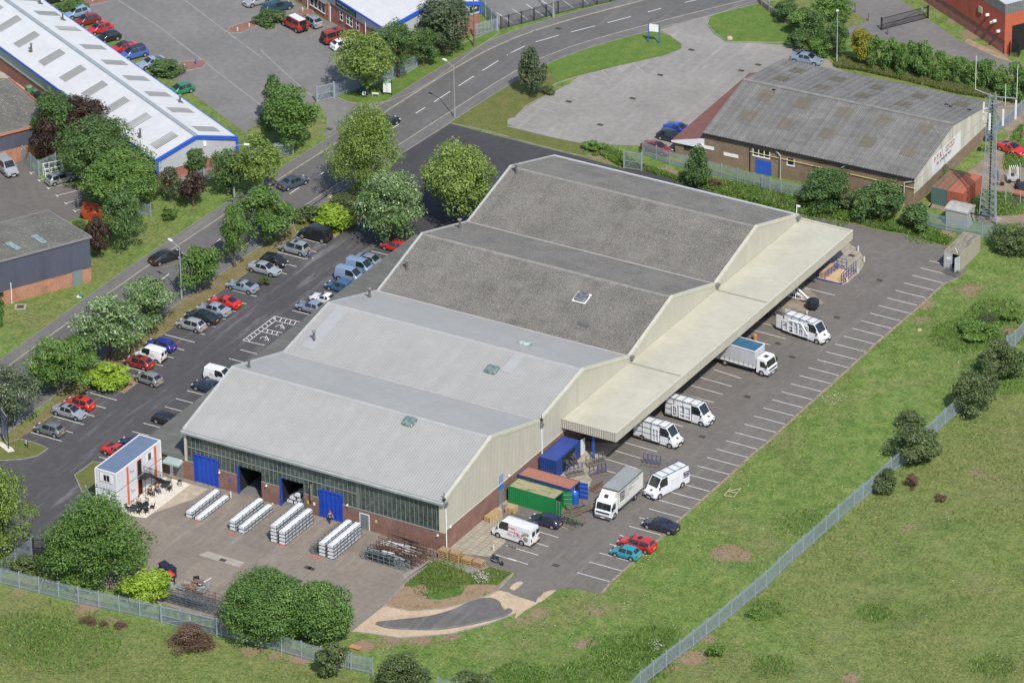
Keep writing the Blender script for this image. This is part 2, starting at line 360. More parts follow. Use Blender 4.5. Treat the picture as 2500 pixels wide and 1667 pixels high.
c = mix(nt, c, ramp(nt, fin, [(.28, (.50, .55, .5)), (.5, (1, 1, 1)), (.72, (1.35, 1.28, 1.15))]), .95, 'MULTIPLY')
c = mix(nt, c, ramp(nt, tiny, [(.3, (.66,)*3), (.7, (1.28,)*3)]), .8, 'MULTIPLY')
c = mix(nt, c, ramp(nt, bl, [(.3, (.82,)*3), (.7, (1.15,)*3)]), .8, 'MULTIPLY')
tus = noise(nt, co, .9, 6, .75, seed=6); c = mix(nt, c, ramp(nt, tus, [(.34, (.66, .74, .62)), (.5, (1, 1, 1)), (.66, (1.22, 1.16, 1.05))]), .9, 'MULTIPLY')
f = mth(nt, 'ADD', sp.outputs[0], mth(nt, 'MULTIPLY', mth(nt, 'SUBTRACT', fin, .5), 1.5)); f = mth(nt, 'ADD', f, mth(nt, 'MULTIPLY', mth(nt, 'SUBTRACT', mid, .5), .9))
soilc = ramp(nt, tiny, [(.3, (.19, .13, .085)), (.7, (.33, .235, .16))])
c = mix(nt, c, soilc, ramp(nt, f, [(.42, (0,)*3), (.62, (1,)*3)]))
spk = noise(nt, co, 5.5, 1, .5, seed=8)
c = mix(nt, c, (.3, .25, .14), ramp(nt, spk, [(.7, (0,)*3), (.8, (.35,)*3)]))
nt.links.new(c, b.inputs['Base Color']); b.inputs['Roughness'].default_value = .95; b.inputs['Specular IOR Level'].default_value = .15
bump(nt, b, mth(nt, 'ADD', fin, mth(nt, 'MULTIPLY', tiny, .5)), .5, .25)
M_GRASS = m
tag(link('ground', (lambda me: (me.materials.append(M_GRASS), me)[1])(ground_grid())), kind='structure')
# distant fields beyond the surveyed patch, down to the horizon
fb = MB(); S_ = 3000
for (x0, x1, y0, y1) in ((-S_, -165, -S_, S_), (130.5, S_, -S_, S_), (-165, 130.5, -S_, -110), (-165, 130.5, 259.5, S_)): fb.quad((x0, y0, 0), (x1, y0, 0), (x1, y1, 0), (x0, y1, 0))
tag(fb.build('fields', M_GRASS), kind='structure')

# ---- main road ----
cl = path('02 -1500,1650 -700,1120 0,550 01 700,1531 1465,975 11 360,203 590,60 10 1260,1128 1480,985 1675,863 1890,725 2105,587 20 75,452 350,345 665,262 990,178 1305,93 1640,8 2000,-80 2600,-220')
cl = smooth_path([Vector((p[0], p[1], 0)) for p in cl], 6)
def resample(pts, st):
    out = [pts[0]]; acc = 0.
    for a, b_ in zip(pts, pts[1:]):
        L = (b_-a).length
        while acc+L >= st:
            f = (st-acc)/L; a = a+(b_-a)*f; out.append(a.copy()); L = (b_-a).length; acc = 0.
            if L < 1e-6: break
        acc += L
    return out
cl = resample(cl, 4.)
for _ in range(6): cl = [cl[0]]+[(cl[i-1]+cl[i]*2+cl[i+1])/4 for i in range(1, len(cl)-1)]+[cl[-1]]
HW = 3.75
def ribbon(name, a, b_, z, m):
    mb = MB(); 
    for i in range(len(a)-1): mb.quad((b_[i].x, b_[i].y, z), (b_[i+1].x, b_[i+1].y, z), (a[i+1].x, a[i+1].y, z), (a[i].x, a[i].y, z))
    return tag(mb.build(name, m), kind='structure')
ribbon('road', offset(cl, HW), offset(cl, -HW), .012, A_ROAD)
ribbon('pavement', offset(cl, HW+1.95), offset(cl, HW+.15), .085, A_FOOT)
ribbon('pavement', offset(cl, -HW-.15), offset(cl, -HW-2.0), .085, A_FOOT)
for sg in (1, -1):
    mb = MB(); strip(mb, offset(cl, sg*(HW+.075)), .16, 0, .1)
    tag(mb.build('kerb', M_KERB), kind='structure')
mb = MB(); strip(mb, offset(cl, -HW-2.0), .08, 0, .1); strip(mb, offset(cl, HW+1.95), .06, 0, .1); tag(mb.build('kerb', M_KERBD), kind='structure')
# centre dashes, lengths as seen
mb = MB()
for t, a, b_ in (('01', (1425, 1005), (1507, 944)), ('01', (1895, 682), (1965, 632)), ('11', (318, 232), (404, 176)), ('11', (560, 80), (622, 40)), ('10', (1228, 1148), (1292, 1107)), ('10', (1440, 1012), (1523, 960)), ('10', (1602, 910), (1748, 816)), ('10', (1822, 768), (1957, 681)), ('10', (2035, 632), (2176, 543)),
                 ('10', (2252, 495), (2334, 448)), ('20', (0, 490), (150, 412)), ('20', (248, 376), (454, 316)), ('20', (560, 289), (775, 234)), ('20', (887, 206), (1093, 151)), ('20', (1247, 110), (1365, 78)), ('20', (1575, 25), (1690, 0)), ('01', (1000, 1290), (1080, 1235)), ('02', (330, 290), (410, 235))):
    strip(mb, [G(t, *a), G(t, *b_)], .13, .022)
tag(mb.build('road_markings', M_LINE), kind='structure')

# ---- tarmac areas ----
Z1 = .030
sheet('car_park', path('11 385,600 210,740 01 2015,1075 1750,1245 1556,1410 1467,1482 02 1085,264 1035,300 1225,420 1105,510 850,430 770,490 478,706 275,853 172,915 330,960 430,1005 330,1070 200,1100 50,1108 -300,1112 -600,1300 03 -500,300 0,480 300,425 450,430 W -43.6,-9 -43.5,67 11 1450,560 1200,240 1060,350 950,430'), Z1, A_PARK)
sheet('access_drive', path('10 1750,1103 20 0,1238 400,1338 700,1412 1010,1500 21 1180,20 1500,112 1900,238 2334,350 31 0,335 300,430 W 0,90.2 -37,90.2 -44,66 11 1450,600 1060,350 1090,150 10 1330,1365'), .024, A_NEW)
sheet('delivery_yard', path('31 230,400 500,445 850,510 1000,550 1300,600 1650,700 1720,840 1830,910 1740,980 1617,1030 1540,1097 1475,1165 1400,1240 1320,1302 1158,1440 1080,1508 1003,1572 32 925,152 847,222 612,434 373,648 209,795 0,988 22 2300,940 2140,1090 1890,1316 1714,1470 1560,1605 23 1540,105 1370,262 1280,330 1104,500 1014,578 904,676 835,768 780,762 590,722 480,722 440,742 270,862 100,800 0,772 13 2180,742 2334,605 2312,580 2090,530 W 0,0 0,90.2'), .036, A_YARD)
sheet('concrete_yard', path('W -43.6,.3 0,.3 13 1690,410 1600,480 1345,680 1160,880 860,1120 600,1130 0,1080 03 1950,1020 1400,850 900,700 450,500 420,400 02 700,1520 860,1380 W -43.6,-9'), .018, A_SLAB)
sheet('rear_car_park', path('20 1350,268 1560,205 1790,145 1770,220 1830,305 1950,382 2334,388 30 0,392 240,412 420,442 600,540 660,610 W 8,137 -20,137 -26,112 20 1650,1290 1400,1330 1150,1300 850,1290 620,1270 400,1228 0,1130 10 2300,1120 2215,1092 20 0,1078 170,950 360,842 560,745 640,672 1000,590 1400,500 1540,445 1558,400 1450,325'), Z1, A_OLD)
sheet('industrial_lot', path('00 200,-300 2200,1200 10 -60,1160 60,1100 400,980 560,900 650,1050 640,1190 635,1285 580,1372 780,1255 1140,1025 1185,908 1000,925 850,912 740,870 960,790 1250,690 1150,400 1000,330 650,190 0,-200'), .02, A_LOT)
sheet('trade_lot', path('00 -60,1370 210,1440 345,1565 01 345,90 760,200 760,430 600,470 410,385 0,495 -100,520'), .022, asphalt('brown_lot', (.135, .125, .115)))
sheet('customer_lot', path('10 2010,20 2180,260 20 0,240 450,120 900,0 1000,-300 10 1900,-200'), .021, A_LOT)
sheet('service_drive', path('30 740,262 940,188 830,120 760,60 700,-100 1150,-80 1260,20 1480,172 1700,330 1900,430 2220,545 2334,570 2600,640 2600,900 2334,700 1900,560 1400,420 1000,330 780,320'), .02, asphalt('drive_tarmac', (.165, .155, .15)))
M_DIRT = mat('packed_dirt', (.27, .205, .15), .95, .3, .5, dirt=(.13, .14, .06), dirt_amt=.3)
sheet('dirt_yard', path('30 2040,890 2334,925 2700,1000 31 2600,900 2250,480 2120,530 1500,350 1600,200 W 9,108 9,136'), .02, M_DIRT)
sheet('dirt_yard', path('30 1830,345 2160,500 2230,560 2100,520 1950,450 1800,380'), .024, mat('gravel_margin', (.33, .24, .15), .95, .25, 1.2))
# alley beside the long silver unit
sheet('alley_paving', path('00 -100,570 0,635 440,870 330,950 200,800 110,700 -100,700'), .02, mat('pale_paving', (.4, .37, .32), .9, .2, 1))
# forecourt paving
def slabmat():
    m, nt, b = newmat('paving_slabs'); co = coords(nt); br = N(nt, 'TexBrick'); br.offset = 0.; br.inputs['Scale'].default_value = 1
    br.inputs['Brick Width'].default_value = .9; br.inputs['Row Height'].default_value = .6; br.inputs['Mortar Size'].default_value = .035
    br.inputs['Color1'].default_value = c4((.36, .325, .26)); br.inputs['Color2'].default_value = c4((.30, .27, .215)); br.inputs['Mortar'].default_value = c4((.16, .15, .11)); nt.links.new(co, br.inputs['Vector'])
    c = mix(nt, br.outputs[0], ramp(nt, noise(nt, co, .8, 5, .65), [(.3, (.75, .75, .72)), (.7, (1.15, 1.12, 1.1))]), .8, 'MULTIPLY')
    c = mix(nt, c, (.33, .2, .1), ramp(nt, noise(nt, co, .6, 3, .6, seed=2), [(.68, (0,)*3), (.8, (.5,)*3)]))
    nt.links.new(c, b.inputs['Base Color']); b.inputs['Roughness'].default_value = .9; return m
M_SLABS = slabmat()
sheet('slab_paving', path('W 0,0 13 2095,445 2240,315 22 -60,1500 450,1500 560,1480 700,1400 W 5.3,28 0,28'), .042, M_SLABS)
sheet('loading_apron', path('22 480,1200 560,1160 640,1140 760,1105 870,1075 1000,960 700,940 W 0,29 0,22'), .046, mat('sandy_concrete', (.40, .34, .25), .9, .25, .8))
sheet('slab_paving', path('31 480,985 700,1048 770,1020 860,940 905,870 910,810 870,740 800,690 740,640 W 0,88 0,83'), .042, M_SLABS)
sheet('loading_apron', path('31 150,1280 380,1310 480,1220 560,1210 350,1020 W 5,76 0,76 0,66 31 -100,1300'), .046, mat('brown_concrete', (.27, .23, .18), .9, .25, .8))
sheet('terrace', path('02 1100,1590 1560,1330 1500,1290 1440,1290 03 1050,60 1050,62') if 0 else path('W -39.7,-11.6 -35.9,-10.6 -35.8,-.9 -39.7,-.9'), .05, mat('pale_concrete', (.62, .57, .48), .9, .12, 1.5))
sheet('terrace', path('W -35.9,-9.5 -33.5,-4 -33.2,-.9 -35.8,-.9'), .048, mat('sand_concrete', (.42, .35, .26), .9, .2, 1.))
sheet('concrete_patch', path('03 1850,395 2180,495 2130,538 1770,430'), .03, mat('patch_concrete', (.36, .32, .26), .9, .2, 1.))
sheet('tarmac_patch', path('13 1640,470 1660,440 2090,530 1940,592'), .046, asphalt('grey_strip', (.2, .19, .18)))
sheet('tarmac_patch', path('13 1600,480 1640,440 1340,640 1320,600'), .03, asphalt('pale_strip', (.27, .25, .22)))
# ---- grass wedges and islands laid over the tarmac, each kerbed ----
def island(pts, m, z=.07, kerb=M_KERBD, name='verge'):
    sheet(name, pts, z, m); mb = MB(); strip(mb, list(pts)+[pts[0]], .14, 0, z+.03); tag(mb.build('kerb', kerb), kind='structure')
def turf(name, c1, c2, c3, soil=None, th=.6):
    m, nt, b = newmat(name); co = coords(nt); n1 = noise(nt, co, .6, 5, .65); n2 = noise(nt, co, 4, 4, .7); n3 = noise(nt, co, 12, 2)
    c = ramp(nt, n1, [(.3, c1), (.5, c2), (.7, c3)]); c = mix(nt, c, ramp(nt, n2, [(.3, (.7,)*3), (.7, (1.25,)*3)]), .8, 'MULTIPLY'); c = mix(nt, c, ramp(nt, n3, [(.3, (.75,)*3), (.7, (1.2,)*3)]), .8, 'MULTIPLY')
    if soil: c = mix(nt, c, soil, ramp(nt, mth(nt, 'ADD', mth(nt, 'MULTIPLY', n1, .6), mth(nt, 'MULTIPLY', n2, .5)), [(th-.04, (0,)*3), (th+.05, (1,)*3)]))
    nt.links.new(c, b.inputs['Base Color']); b.inputs['Roughness'].default_value = .95; b.inputs['Specular IOR Level'].default_value = .15; bump(nt, b, n2, .5, .2); return m
T_LAWN = turf('mown_lawn', (.085, .15, .03), (.11, .18, .038), (.155, .195, .052))
T_DRY = turf('dry_verge', (.13, .128, .05), (.185, .155, .072), (.22, .18, .095), (.25, .19, .12), .64)
T_OLIVE = turf('olive_verge', (.10, .128, .035), (.135, .145, .045), (.17, .158, .06), (.23, .17, .1), .7)
T_SOIL = turf('soil_bed', (.22, .15, .09), (.30, .205, .135), (.36, .25, .165), (.07, .125, .03), .63)
island(path('20 0,1066 60,1050 170,940 350,845 350,800 430,745 600,690 1000,590 1400,500 1545,440 1550,400 1450,325 1330,280 1200,295 900,345 600,430 340,520 160,610 60,640 10 2334,690 1830,1000 1745,1100 2000,1150 2334,1240 20 0,1225 400,1330 700,1400 660,1280 400,1228 0,1130'), T_OLIVE, .05)
sheet('verge', path('20 330,560 600,440 900,355 1200,300 1330,285 1450,330 1540,400 1530,438 1400,492 1000,580 640,662 430,735'), .06, T_LAWN)
island(path('20 1800,150 2150,30 2334,-20 30 0,30 150,120 300,250 240,380 20 2334,382 1950,375 1840,300 1775,220'), T_LAWN, .06)
island(path('10 740,872 850,915 1000,928 1180,912 1400,835 1600,720 1960,450 2180,300 2160,260 2000,330 1650,480 1300,690 960,790 720,860'), T_LAWN, .06)
island(path('02 1035,300 1225,420 1105,510 850,430 930,330'), T_SOIL, .06)
island(path('02 665,1240 830,1120 1050,1150 860,1410 745,1425'), T_OLIVE, .06)
island(path('02 172,915 330,960 430,1005 330,1070 200,1100 50,1108 -300,1112 -500,1000 -200,900 60,960'), T_OLIVE, .055)
island(path('11 385,600 330,470 650,250 1000,150 1090,160 1055,350 950,450 705,610'), T_OLIVE, .055)
sheet('verge', path('11 700,600 1045,355 1060,372 960,455 720,625'), .065, T_SOIL)
island(path('13 1605,478 1940,592 2090,530 2312,590 2170,740 2080,790 1900,850 1700,905 1400,930 1160,880 1340,690'), T_SOIL, .06)
T_TUFT = turf('rough_grass', (.06, .12, .025), (.08, .15, .03), (.12, .17, .04), (.25, .18, .11), .64)
sheet('rough_grass', path('13 1605,482 1940,600 2060,560 2100,540 2300,590 2170,700 1990,690 1900,700 1840,790 1650,830 1530,820 1560,740 1500,690 1340,715 1345,690'), .07, T_TUFT)
# strips of dry verge between car park and footway
sheet('verge', path('11 385,600 330,470 130,700 01 2334,735 1950,900 1620,1180 1450,1290 1350,1450 02 1000,200 760,380 520,560 300,750 60,960 172,915 275,853 478,706 770,490 850,430 930,330 1035,300 01 1467,1482 1750,1245 2015,1075 11 210,740'), .05, T_DRY)
M_SAND, nt, b = newmat('sandy_hardcore'); co = coords(nt)
c = ramp(nt, noise(nt, co, .5, 5, .7), [(.3, (.38, .285, .19)), (.7, (.54, .41, .285))]); c = mix(nt, c, ramp(nt, noise(nt, co, 5, 4, .7), [(.3, (.72,)*3), (.7, (1.2,)*3)]), .8, 'MULTIPLY')
nt.links.new(c, b.inputs['Base Color']); b.inputs['Roughness'].default_value = .95
SANDP = path('13 1160,880 860,1118 1000,1120 1300,1165 1750,1128 2100,1035 2334,945 23 60,1000 150,925 270,858 60,790 0,760 13 2180,745 2080,795 1900,855 1700,908 1400,933')
sheet('sand_track', SANDP, .05, M_SAND)
mb = MB(); strip(mb, path('13 860,1112 1000,1125 1300,1170 1750,1133 2100,1040 2300,960'), .12, 0, .12); strip(mb, path('13 1160,882 1400,930 1700,905 1900,852 2080,795 2200,720 2312,600'), .12, 0, .12); tag(mb.build('kerb', M_KERBD), kind='structure')
# low tongue of tarmac, a real raised slab with chamfered edge
tp = smooth_path(path('13 1075,1045 1130,1030 1500,990 1700,940 1950,840 2100,815 2185,840 2210,890 2250,925 2285,912 2300,935 2200,990 1900,1060 1600,1100 1200,1085 1075,1045'), 5)[:-1]
ce = sum((Vector((p[0], p[1], 0)) for p in tp), Vector())/len(tp); mb = MB(); n = len(tp)
ins = [Vector((p[0], p[1], 0))+(ce-Vector((p[0], p[1], 0))).normalized()*.22 for p in tp]
vs = [(p[0], p[1], .04) for p in tp]+[(p.x, p.y, .24) for p in ins]
mb.add(vs, [(i, (i+1) % n, n+(i+1) % n, n+i) for i in range(n)][::1])
from mathutils.geometry import tessellate_polygon
top = [Vector((p.x, p.y, .24)) for p in ins]; trs = tessellate_polygon([top]); mb.add(top, [t if (top[t[1]]-top[t[0]]).cross(top[t[2]]-top[t[0]]).z > 0 else (t[0], t[2], t[1]) for t in trs])
tag(mb.build('tarmac_ramp', asphalt('ramp_tarmac', (.115, .11, .105), (.3, .28, .25), 1.0, .5)), kind='structure')
# sand spill on the tarmac
sheet('sand_spill', path('23 15,728 30,700 75,672 120,665 138,682 112,700 92,722 50,745'), .044, M_SAND); sheet('sand_spill', path('23 250,852 262,815 300,790 318,762 372,745 430,738 400,770 330,822 290,850'), .043, M_SAND)
# edging soil along the yard
mb = MB(); strip(mb, path('31 1740,985 1617,1034 1475,1170 1320,1306 1158,1444 1003,1576 32 925,156 612,438 373,652 20,975 22 2200,1035 1890,1320 1560,1609 23 1370,266 1104,504 904,680 837,772'), .35, .038); tag(mb.build('yard_edge', M_EDGE), kind='structure')

# ---- parking bays ----
X0, Y0, PB, LB = 16.277, 3.909, 2.45, 4.385
mb = MB()
for i in range(0, 42):
    if i == 33 and 0: continue
    y = Y0+PB*i-(.45 if i == 0 else 0)
    x1 = X0+LB
    if i > 36: x1 = X0+LB-.8
    if i > 38: continue
    strip(mb, [(X0, y), (x1, y)], .1, .05)
tag(mb.build('parking_markings', M_LINE), kind='structure')
mb = MB()   # loading side, against the canopy
for t, a, b_ in (('31', (380, 1068), (650, 1137)), ('31', (-60, 1370), (145, 1415)), ('31', (-100, 1440), (215, 1524)), ('22', (2100, 20), (2334, 82)), ('22', (1830, 300), (2077, 380)), ('22', (1715, 372), (1995, 452)), ('22', (1630, 443), (1913, 523)), ('22', (1540, 515), (1832, 595)), ('22', (1560, 610), (1747, 665)), ('22', (1380, 750), (1560, 810)),
                 ('22', (1040, 950), (1326, 1032)), ('22', (955, 1023), (1200, 1096)), ('22', (865, 1095), (1153, 1181)), ('22', (880, 1200), (960, 1225)), ('23', (450, 66), (632, 118)), ('23', (440, 165), (544, 197)), ('23', (0, 140), (452, 275)), ('23', (0, 246), (362, 356)), ('23', (0, 350), (272, 432)), ('13', (2245, 345), (2334, 372)), ('23', (0, 456), (180, 514)), ('13', (2155, 428), (2334, 484))):
    strip(mb, [G(t, *a), G(t, *b_)], .1, .05)
tag(mb.build('parking_markings', M_LINE), kind='structure')
LX, LY, LL, MY = -55.82, .451, 4.71, 20.784
mb = MB()
for i in range(0, 6): strip(mb, [(LX-LL, LY+PB*i), (LX, LY+PB*i)], .11, .045)
for i in range(0, 21):
    if i in (11,12): continue
    if i > 18: continue
    strip(mb, [(LX-4.6, MY+PB*i), (LX, MY+PB*i)], .11, .045)
tag(mb.build('parking_markings', M_LINE), kind='structure')
mb = MB()   # bays along the wall
for t, a, b_ in (('02', (880, 1077), (965, 1100)), ('02', (1080, 926), (1115, 936)), ('02', (1178, 852), (1341, 893)), ('02', (1276, 777), (1440, 821)), ('02', (1376, 706), (1400, 713)), ('02', (1470, 632), (1632, 674)), ('02', (1566, 559), (1727, 601)), ('02', (1664, 487), (1822, 529)), ('02', (1945, 272), (2055, 300)), ('02', (2038, 202), (2185, 242)), ('02', (2140, 124), (2300, 166)),
                 ('11', (342, 1271), (503, 1310)), ('11', (1044, 743), (1200, 779))):
    strip(mb, [G(t, *a), G(t, *b_)], .11, .045)
# hatched disabled bays
def hb_(u, v): return G('11', 185-271*u+215*v, 1322+205*u+48*v)
def ln(*p, w_=.11): strip(mb, [hb_(*q) for q in p], w_, .046)
ln((0, 0), (1.05, 0)); ln((0, 0), (0, 1.1)); ln((1.05, 0), (1.05, .9)); ln((.15, .22), (.15, 1.0)); ln((.15, .22), (1.05, .22)); ln((.5, .22), (.5, .95)); ln((.62, .22), (.62, .95)); ln((.15, .22), (0, 0))
for k in range(8): ln((.07+k*.125, 0), (.13+k*.125, .22))
for k in range(4): ln((0, .3+k*.2), (.15, .38+k*.2))
for k in range(3): ln((.5, .35+k*.2), (.62, .45+k*.2))
def wheelchair(u, v):
    ln(*[(u+.07*math.cos(R_(40+k*24)), v+.13*math.sin(R_(40+k*24))) for k in range(12)], w_=.1); ln((u-.12, v-.04), (u-.02, v+.02), (u-.02, v+.17), (u+.05, v+.24), w_=.11)
wheelchair(.32, .6); wheelchair(.83, .6)
tag(mb.build('parking_markings', M_LINE), kind='structure')
mb = MB()   # worn bays of the rear lot, trade lot T marks, customer lot
for t, a, b_ in (('20', (35, 1062), (195, 1108)), ('20', (225, 945), (408, 1002)), ('20', (320, 888), (462, 934)), ('20', (475, 850), (545, 870)), ('20', (580, 878), (630, 893)), ('20', (505, 773), (620, 810)), ('20', (580, 712), (720, 754)), ('20', (765, 766), (805, 780)), ('20', (695, 660), (885, 722)), ('20', (830, 627), (932, 722)), ('20', (972, 593), (1022, 640)), ('20', (1036, 655), (1095, 707)), ('20', (1115, 566), (1210, 655)), ('20', (120, 1003), (200, 1030))):
    strip(mb, [G(t, *a), G(t, *b_)], .09, .04)
tag(mb.build('parking_markings', M_OLDLINE), kind='structure')
mb = MB()
for a, b_ in (((345, 115), (420, 92)), ((425, 183), (610, 135)), ((505, 250), (685, 205)), ((582, 318), (720, 283)), ((662, 386), (715, 375)), ((272, 50), (310, 38))):
    strip(mb, [G('01', *a), G('01', *b_)], .1, .04); strip(mb, [G('01', a[0]-9, a[1]-8), G('01', a[0]+13, a[1]+10)], .12, .041)
for t, a, b_ in (('20', (36, 82), (178, 178)), ('20', (168, 45), (314, 145)), ('20', (300, 10), (447, 108)), ('20', (470, -5), (582, 72)), ('20', (660, -5), (716, 36)), ('20', (-20, 160), (45, 215)), ('10', (2162, 117), (2305, 215)), ('10', (2295, 82), (2334, 110))):
    strip(mb, [G(t, *a), G(t, *b_)], .11, .04)
tag(mb.build('parking_markings', M_LINE), kind='structure')
# red site marks sprayed on the concrete
mb = MB()
for t, a, b_ in (('03', (1735, 125), (1780, 140)), ('03', (2035, 228), (2090, 240)), ('13', (160, 312), (215, 328)), ('13', (235, 342), (290, 355)), ('13', (505, 430), (610, 462)), ('13', (540, 133), (562, 137))):
    strip(mb, [G(t, *a), G(t, *b_)], .22, .034)
tag(mb.build('sprayed_markings', mat('red_spray', (.6, .12, .07), .8, .3, 3)), kind='structure')
mb = MB()
for q_ in ('00 1060,10 1400,230 2334,950', '00 1640,0 1900,200 2334,520', '10 60,450 330,700 520,860'): strip(mb, path(q_), .22, .026)
tag(mb.build('tarmac_seam', mat('pale_seam', (.27, .26, .24), .9, .2, 1)), kind='structure')
# manholes and gullies
mb = MB()
for t, x, y in (('20', 542, 908), ('20', 1112, 880), ('20', 822, 1114), ('20', 1356, 672), ('20', 1632, 448), ('20', 2078, 632), ('20', 2228, 580), ('10', 672, 1153), ('10', 967, 944), ('20', 448, 257), ('20', 220, 277), ('31', 1048, 1004), ('31', 667, 1333), ('31', 452, 1013), ('22', 2130, 544), ('22', 1728, 898), ('23', 428, 522), ('32', 270, 190), ('32', 143, 70), ('13', 480, 540), ('13', 512, 552), ('13', 400, 662), ('03', 1330, 288), ('03', 1984, 475), ('31', 798, 782), ('20', 770, 83), ('10', 1300, 610), ('11', 2155-1990, 575)):
    p = G(t, x, y); r_ = .33
    mb.prism([(p.x-.42, p.y-.3), (p.x+.42, p.y-.3), (p.x+.42, p.y+.3), (p.x-.42, p.y+.3)], .03, .056)
tag(mb.build('manhole_covers', mat('cast_iron', (.06, .055, .05), .8, .3, 3)), kind='structure')
# ================= BUILDINGS =================
BR_MAIN = brickmat('brown_red_brick', (.25, .115, .085), (.19, .085, .068), (.25, .20, .17))
BR_PTB = brickmat('brown_brick', (.255, .185, .12), (.21, .145, .095), (.22, .18, .14))
BR_ORANGE = brickmat('orange_brick', (.42, .20, .125), (.36, .155, .10), (.38, .25, .18))
BR_RED = brickmat('red_brick', (.40, .145, .105), (.33, .115, .09), (.3, .2, .16))
M_NEWROOF = mat('light_steel_roof', (.318, .312, .296), .48, .05, .25, fine=1.5, spec=.75, sheets=1.08, dirt=(.36, .35, .32), dirt_amt=.2)
M_RIDGE = mat('ridge_cap', (.35, .35, .335), .55, .08, .8)
M_CLAD = mat('sandy_cladding', (.42, .40, .335), .6, .06, .5, fine=2, stretch=(1, 1, .25), dirt=(.37, .35, .27), dirt_amt=.5)
M_CAP = mat('cladding_cap', (.50, .48, .39), .6, .08, 1)
M_DECK = mat('canopy_deck', (.46, .44, .35), .7, .08, .22, fine=1.2, dirt=(.40, .38, .29), dirt_amt=.35)
M_WHITE = mat('white_paint', (.78, .78, .76), .5, .06, 2)
M_BLUE = mat('royal_blue_paint', (.012, .06, .40), .45, .12, 1.5, obj=True)
M_BLUE2 = mat('blue_trim', (.03, .10, .48), .45, .1, 1)
M_DARK = mat('dark_void', (.010, .010, .011), .95, .1, 2)  # near-black colour standing for the unlit depth of doorways and openings
M_GALV = mat('galvanised', (.40, .43, .44), .45, .12, 2, metal=.35)
M_GREYMET = mat('grey_metal', (.22, .225, .23), .5, .15, 2, metal=.3)
M_BLACKMET = mat('black_metal', (.025, .026, .03), .5, .2, 3)
M_GLAZ = gmat('dull_glazing', (.055, .075, .065), .18, .7)
M_MULL = mat('glazing_bar', (.23, .25, .23), .5, .1, 2)
M_GLASS = gmat('window_glass', (.02, .025, .028), .06, .8)
M_GUT = mat('gutter_grey', (.33, .36, .34), .5, .12, 1, fine=3)
M_DOORGREY = mat('grey_door', (.17, .20, .215), .5, .1, 2)
def oldroof(name, base, spec, amt, scale=3.4, stripe=None, pitch=.3):
    "weathered fibre-cement sheet with lichen specks"
    m, nt, b = newmat(name); co = coords(nt); n1 = noise(nt, co, .25, 5, .6); n2 = noise(nt, co, scale, 2, .6); n3 = noise(nt, co, 1.1, 5, .65, stretch=(.3, 1.3, 1)); n4 = noise(nt, co, 12, 2)
    c = ramp(nt, n1, [(.3, sat(base, .85)), (.7, sat(base, 1.15))]); c = mix(nt, c, ramp(nt, n3, [(.3, (.74, .73, .72)), (.7, (1.18, 1.16, 1.12))]), .85, 'MULTIPLY')
    c = mix(nt, c, ramp(nt, n4, [(.3, (.7,)*3), (.7, (1.25,)*3)]), .7, 'MULTIPLY')
    g_ = N(nt, 'SeparateXYZ'); nt.links.new(coords(nt, True), g_.inputs[0]); st_ = mth(nt, 'SINE', mth(nt, 'MULTIPLY', g_.outputs[0], 2*math.pi/pitch)); c = mix(nt, c, ramp(nt, mth(nt, 'ADD', mth(nt, 'MULTIPLY', st_, .5), .5), [(.2, (.84,)*3), (.8, (1.12,)*3)]), 1., 'MULTIPLY')  # ridge-and-trough shading of the ribs painted in as sine stripes
    cell = mth(nt, 'FLOOR', mth(nt, 'MULTIPLY', g_.outputs[0], .95)); wn_ = N(nt, 'TexWhiteNoise', noise_dimensions='1D'); nt.links.new(cell, wn_.inputs['W']); c = mix(nt, c, ramp(nt, wn_.outputs['Value'], [(0, (.93,)*3), (1, (1.06,)*3)]), 1., 'MULTIPLY')
    c = mix(nt, c, spec, ramp(nt, mth(nt, 'ADD', n2, mth(nt, 'MULTIPLY', n1, .15)), [(amt, (0,)*3), (amt+.05, (.75,)*3)]))
    nt.links.new(c, b.inputs['Base Color']); b.inputs['Roughness'].default_value = .92; return m
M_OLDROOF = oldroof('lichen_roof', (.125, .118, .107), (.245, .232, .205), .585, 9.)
M_OLDROOF2 = oldroof('lichen_roof_lightened', (.145, .138, .128), (.25, .238, .215), .585, 9.)  # far-slope copy, base lightened to offset the weaker sunlight there
M_PTBROOF = oldroof('weathered_roof', (.152, .150, .146), (.29, .285, .275), .70, 6.5, .42)
M_TRADEROOF = oldroof('mossy_roof', (.16, .155, .135), (.33, .32, .27), .68, 3)

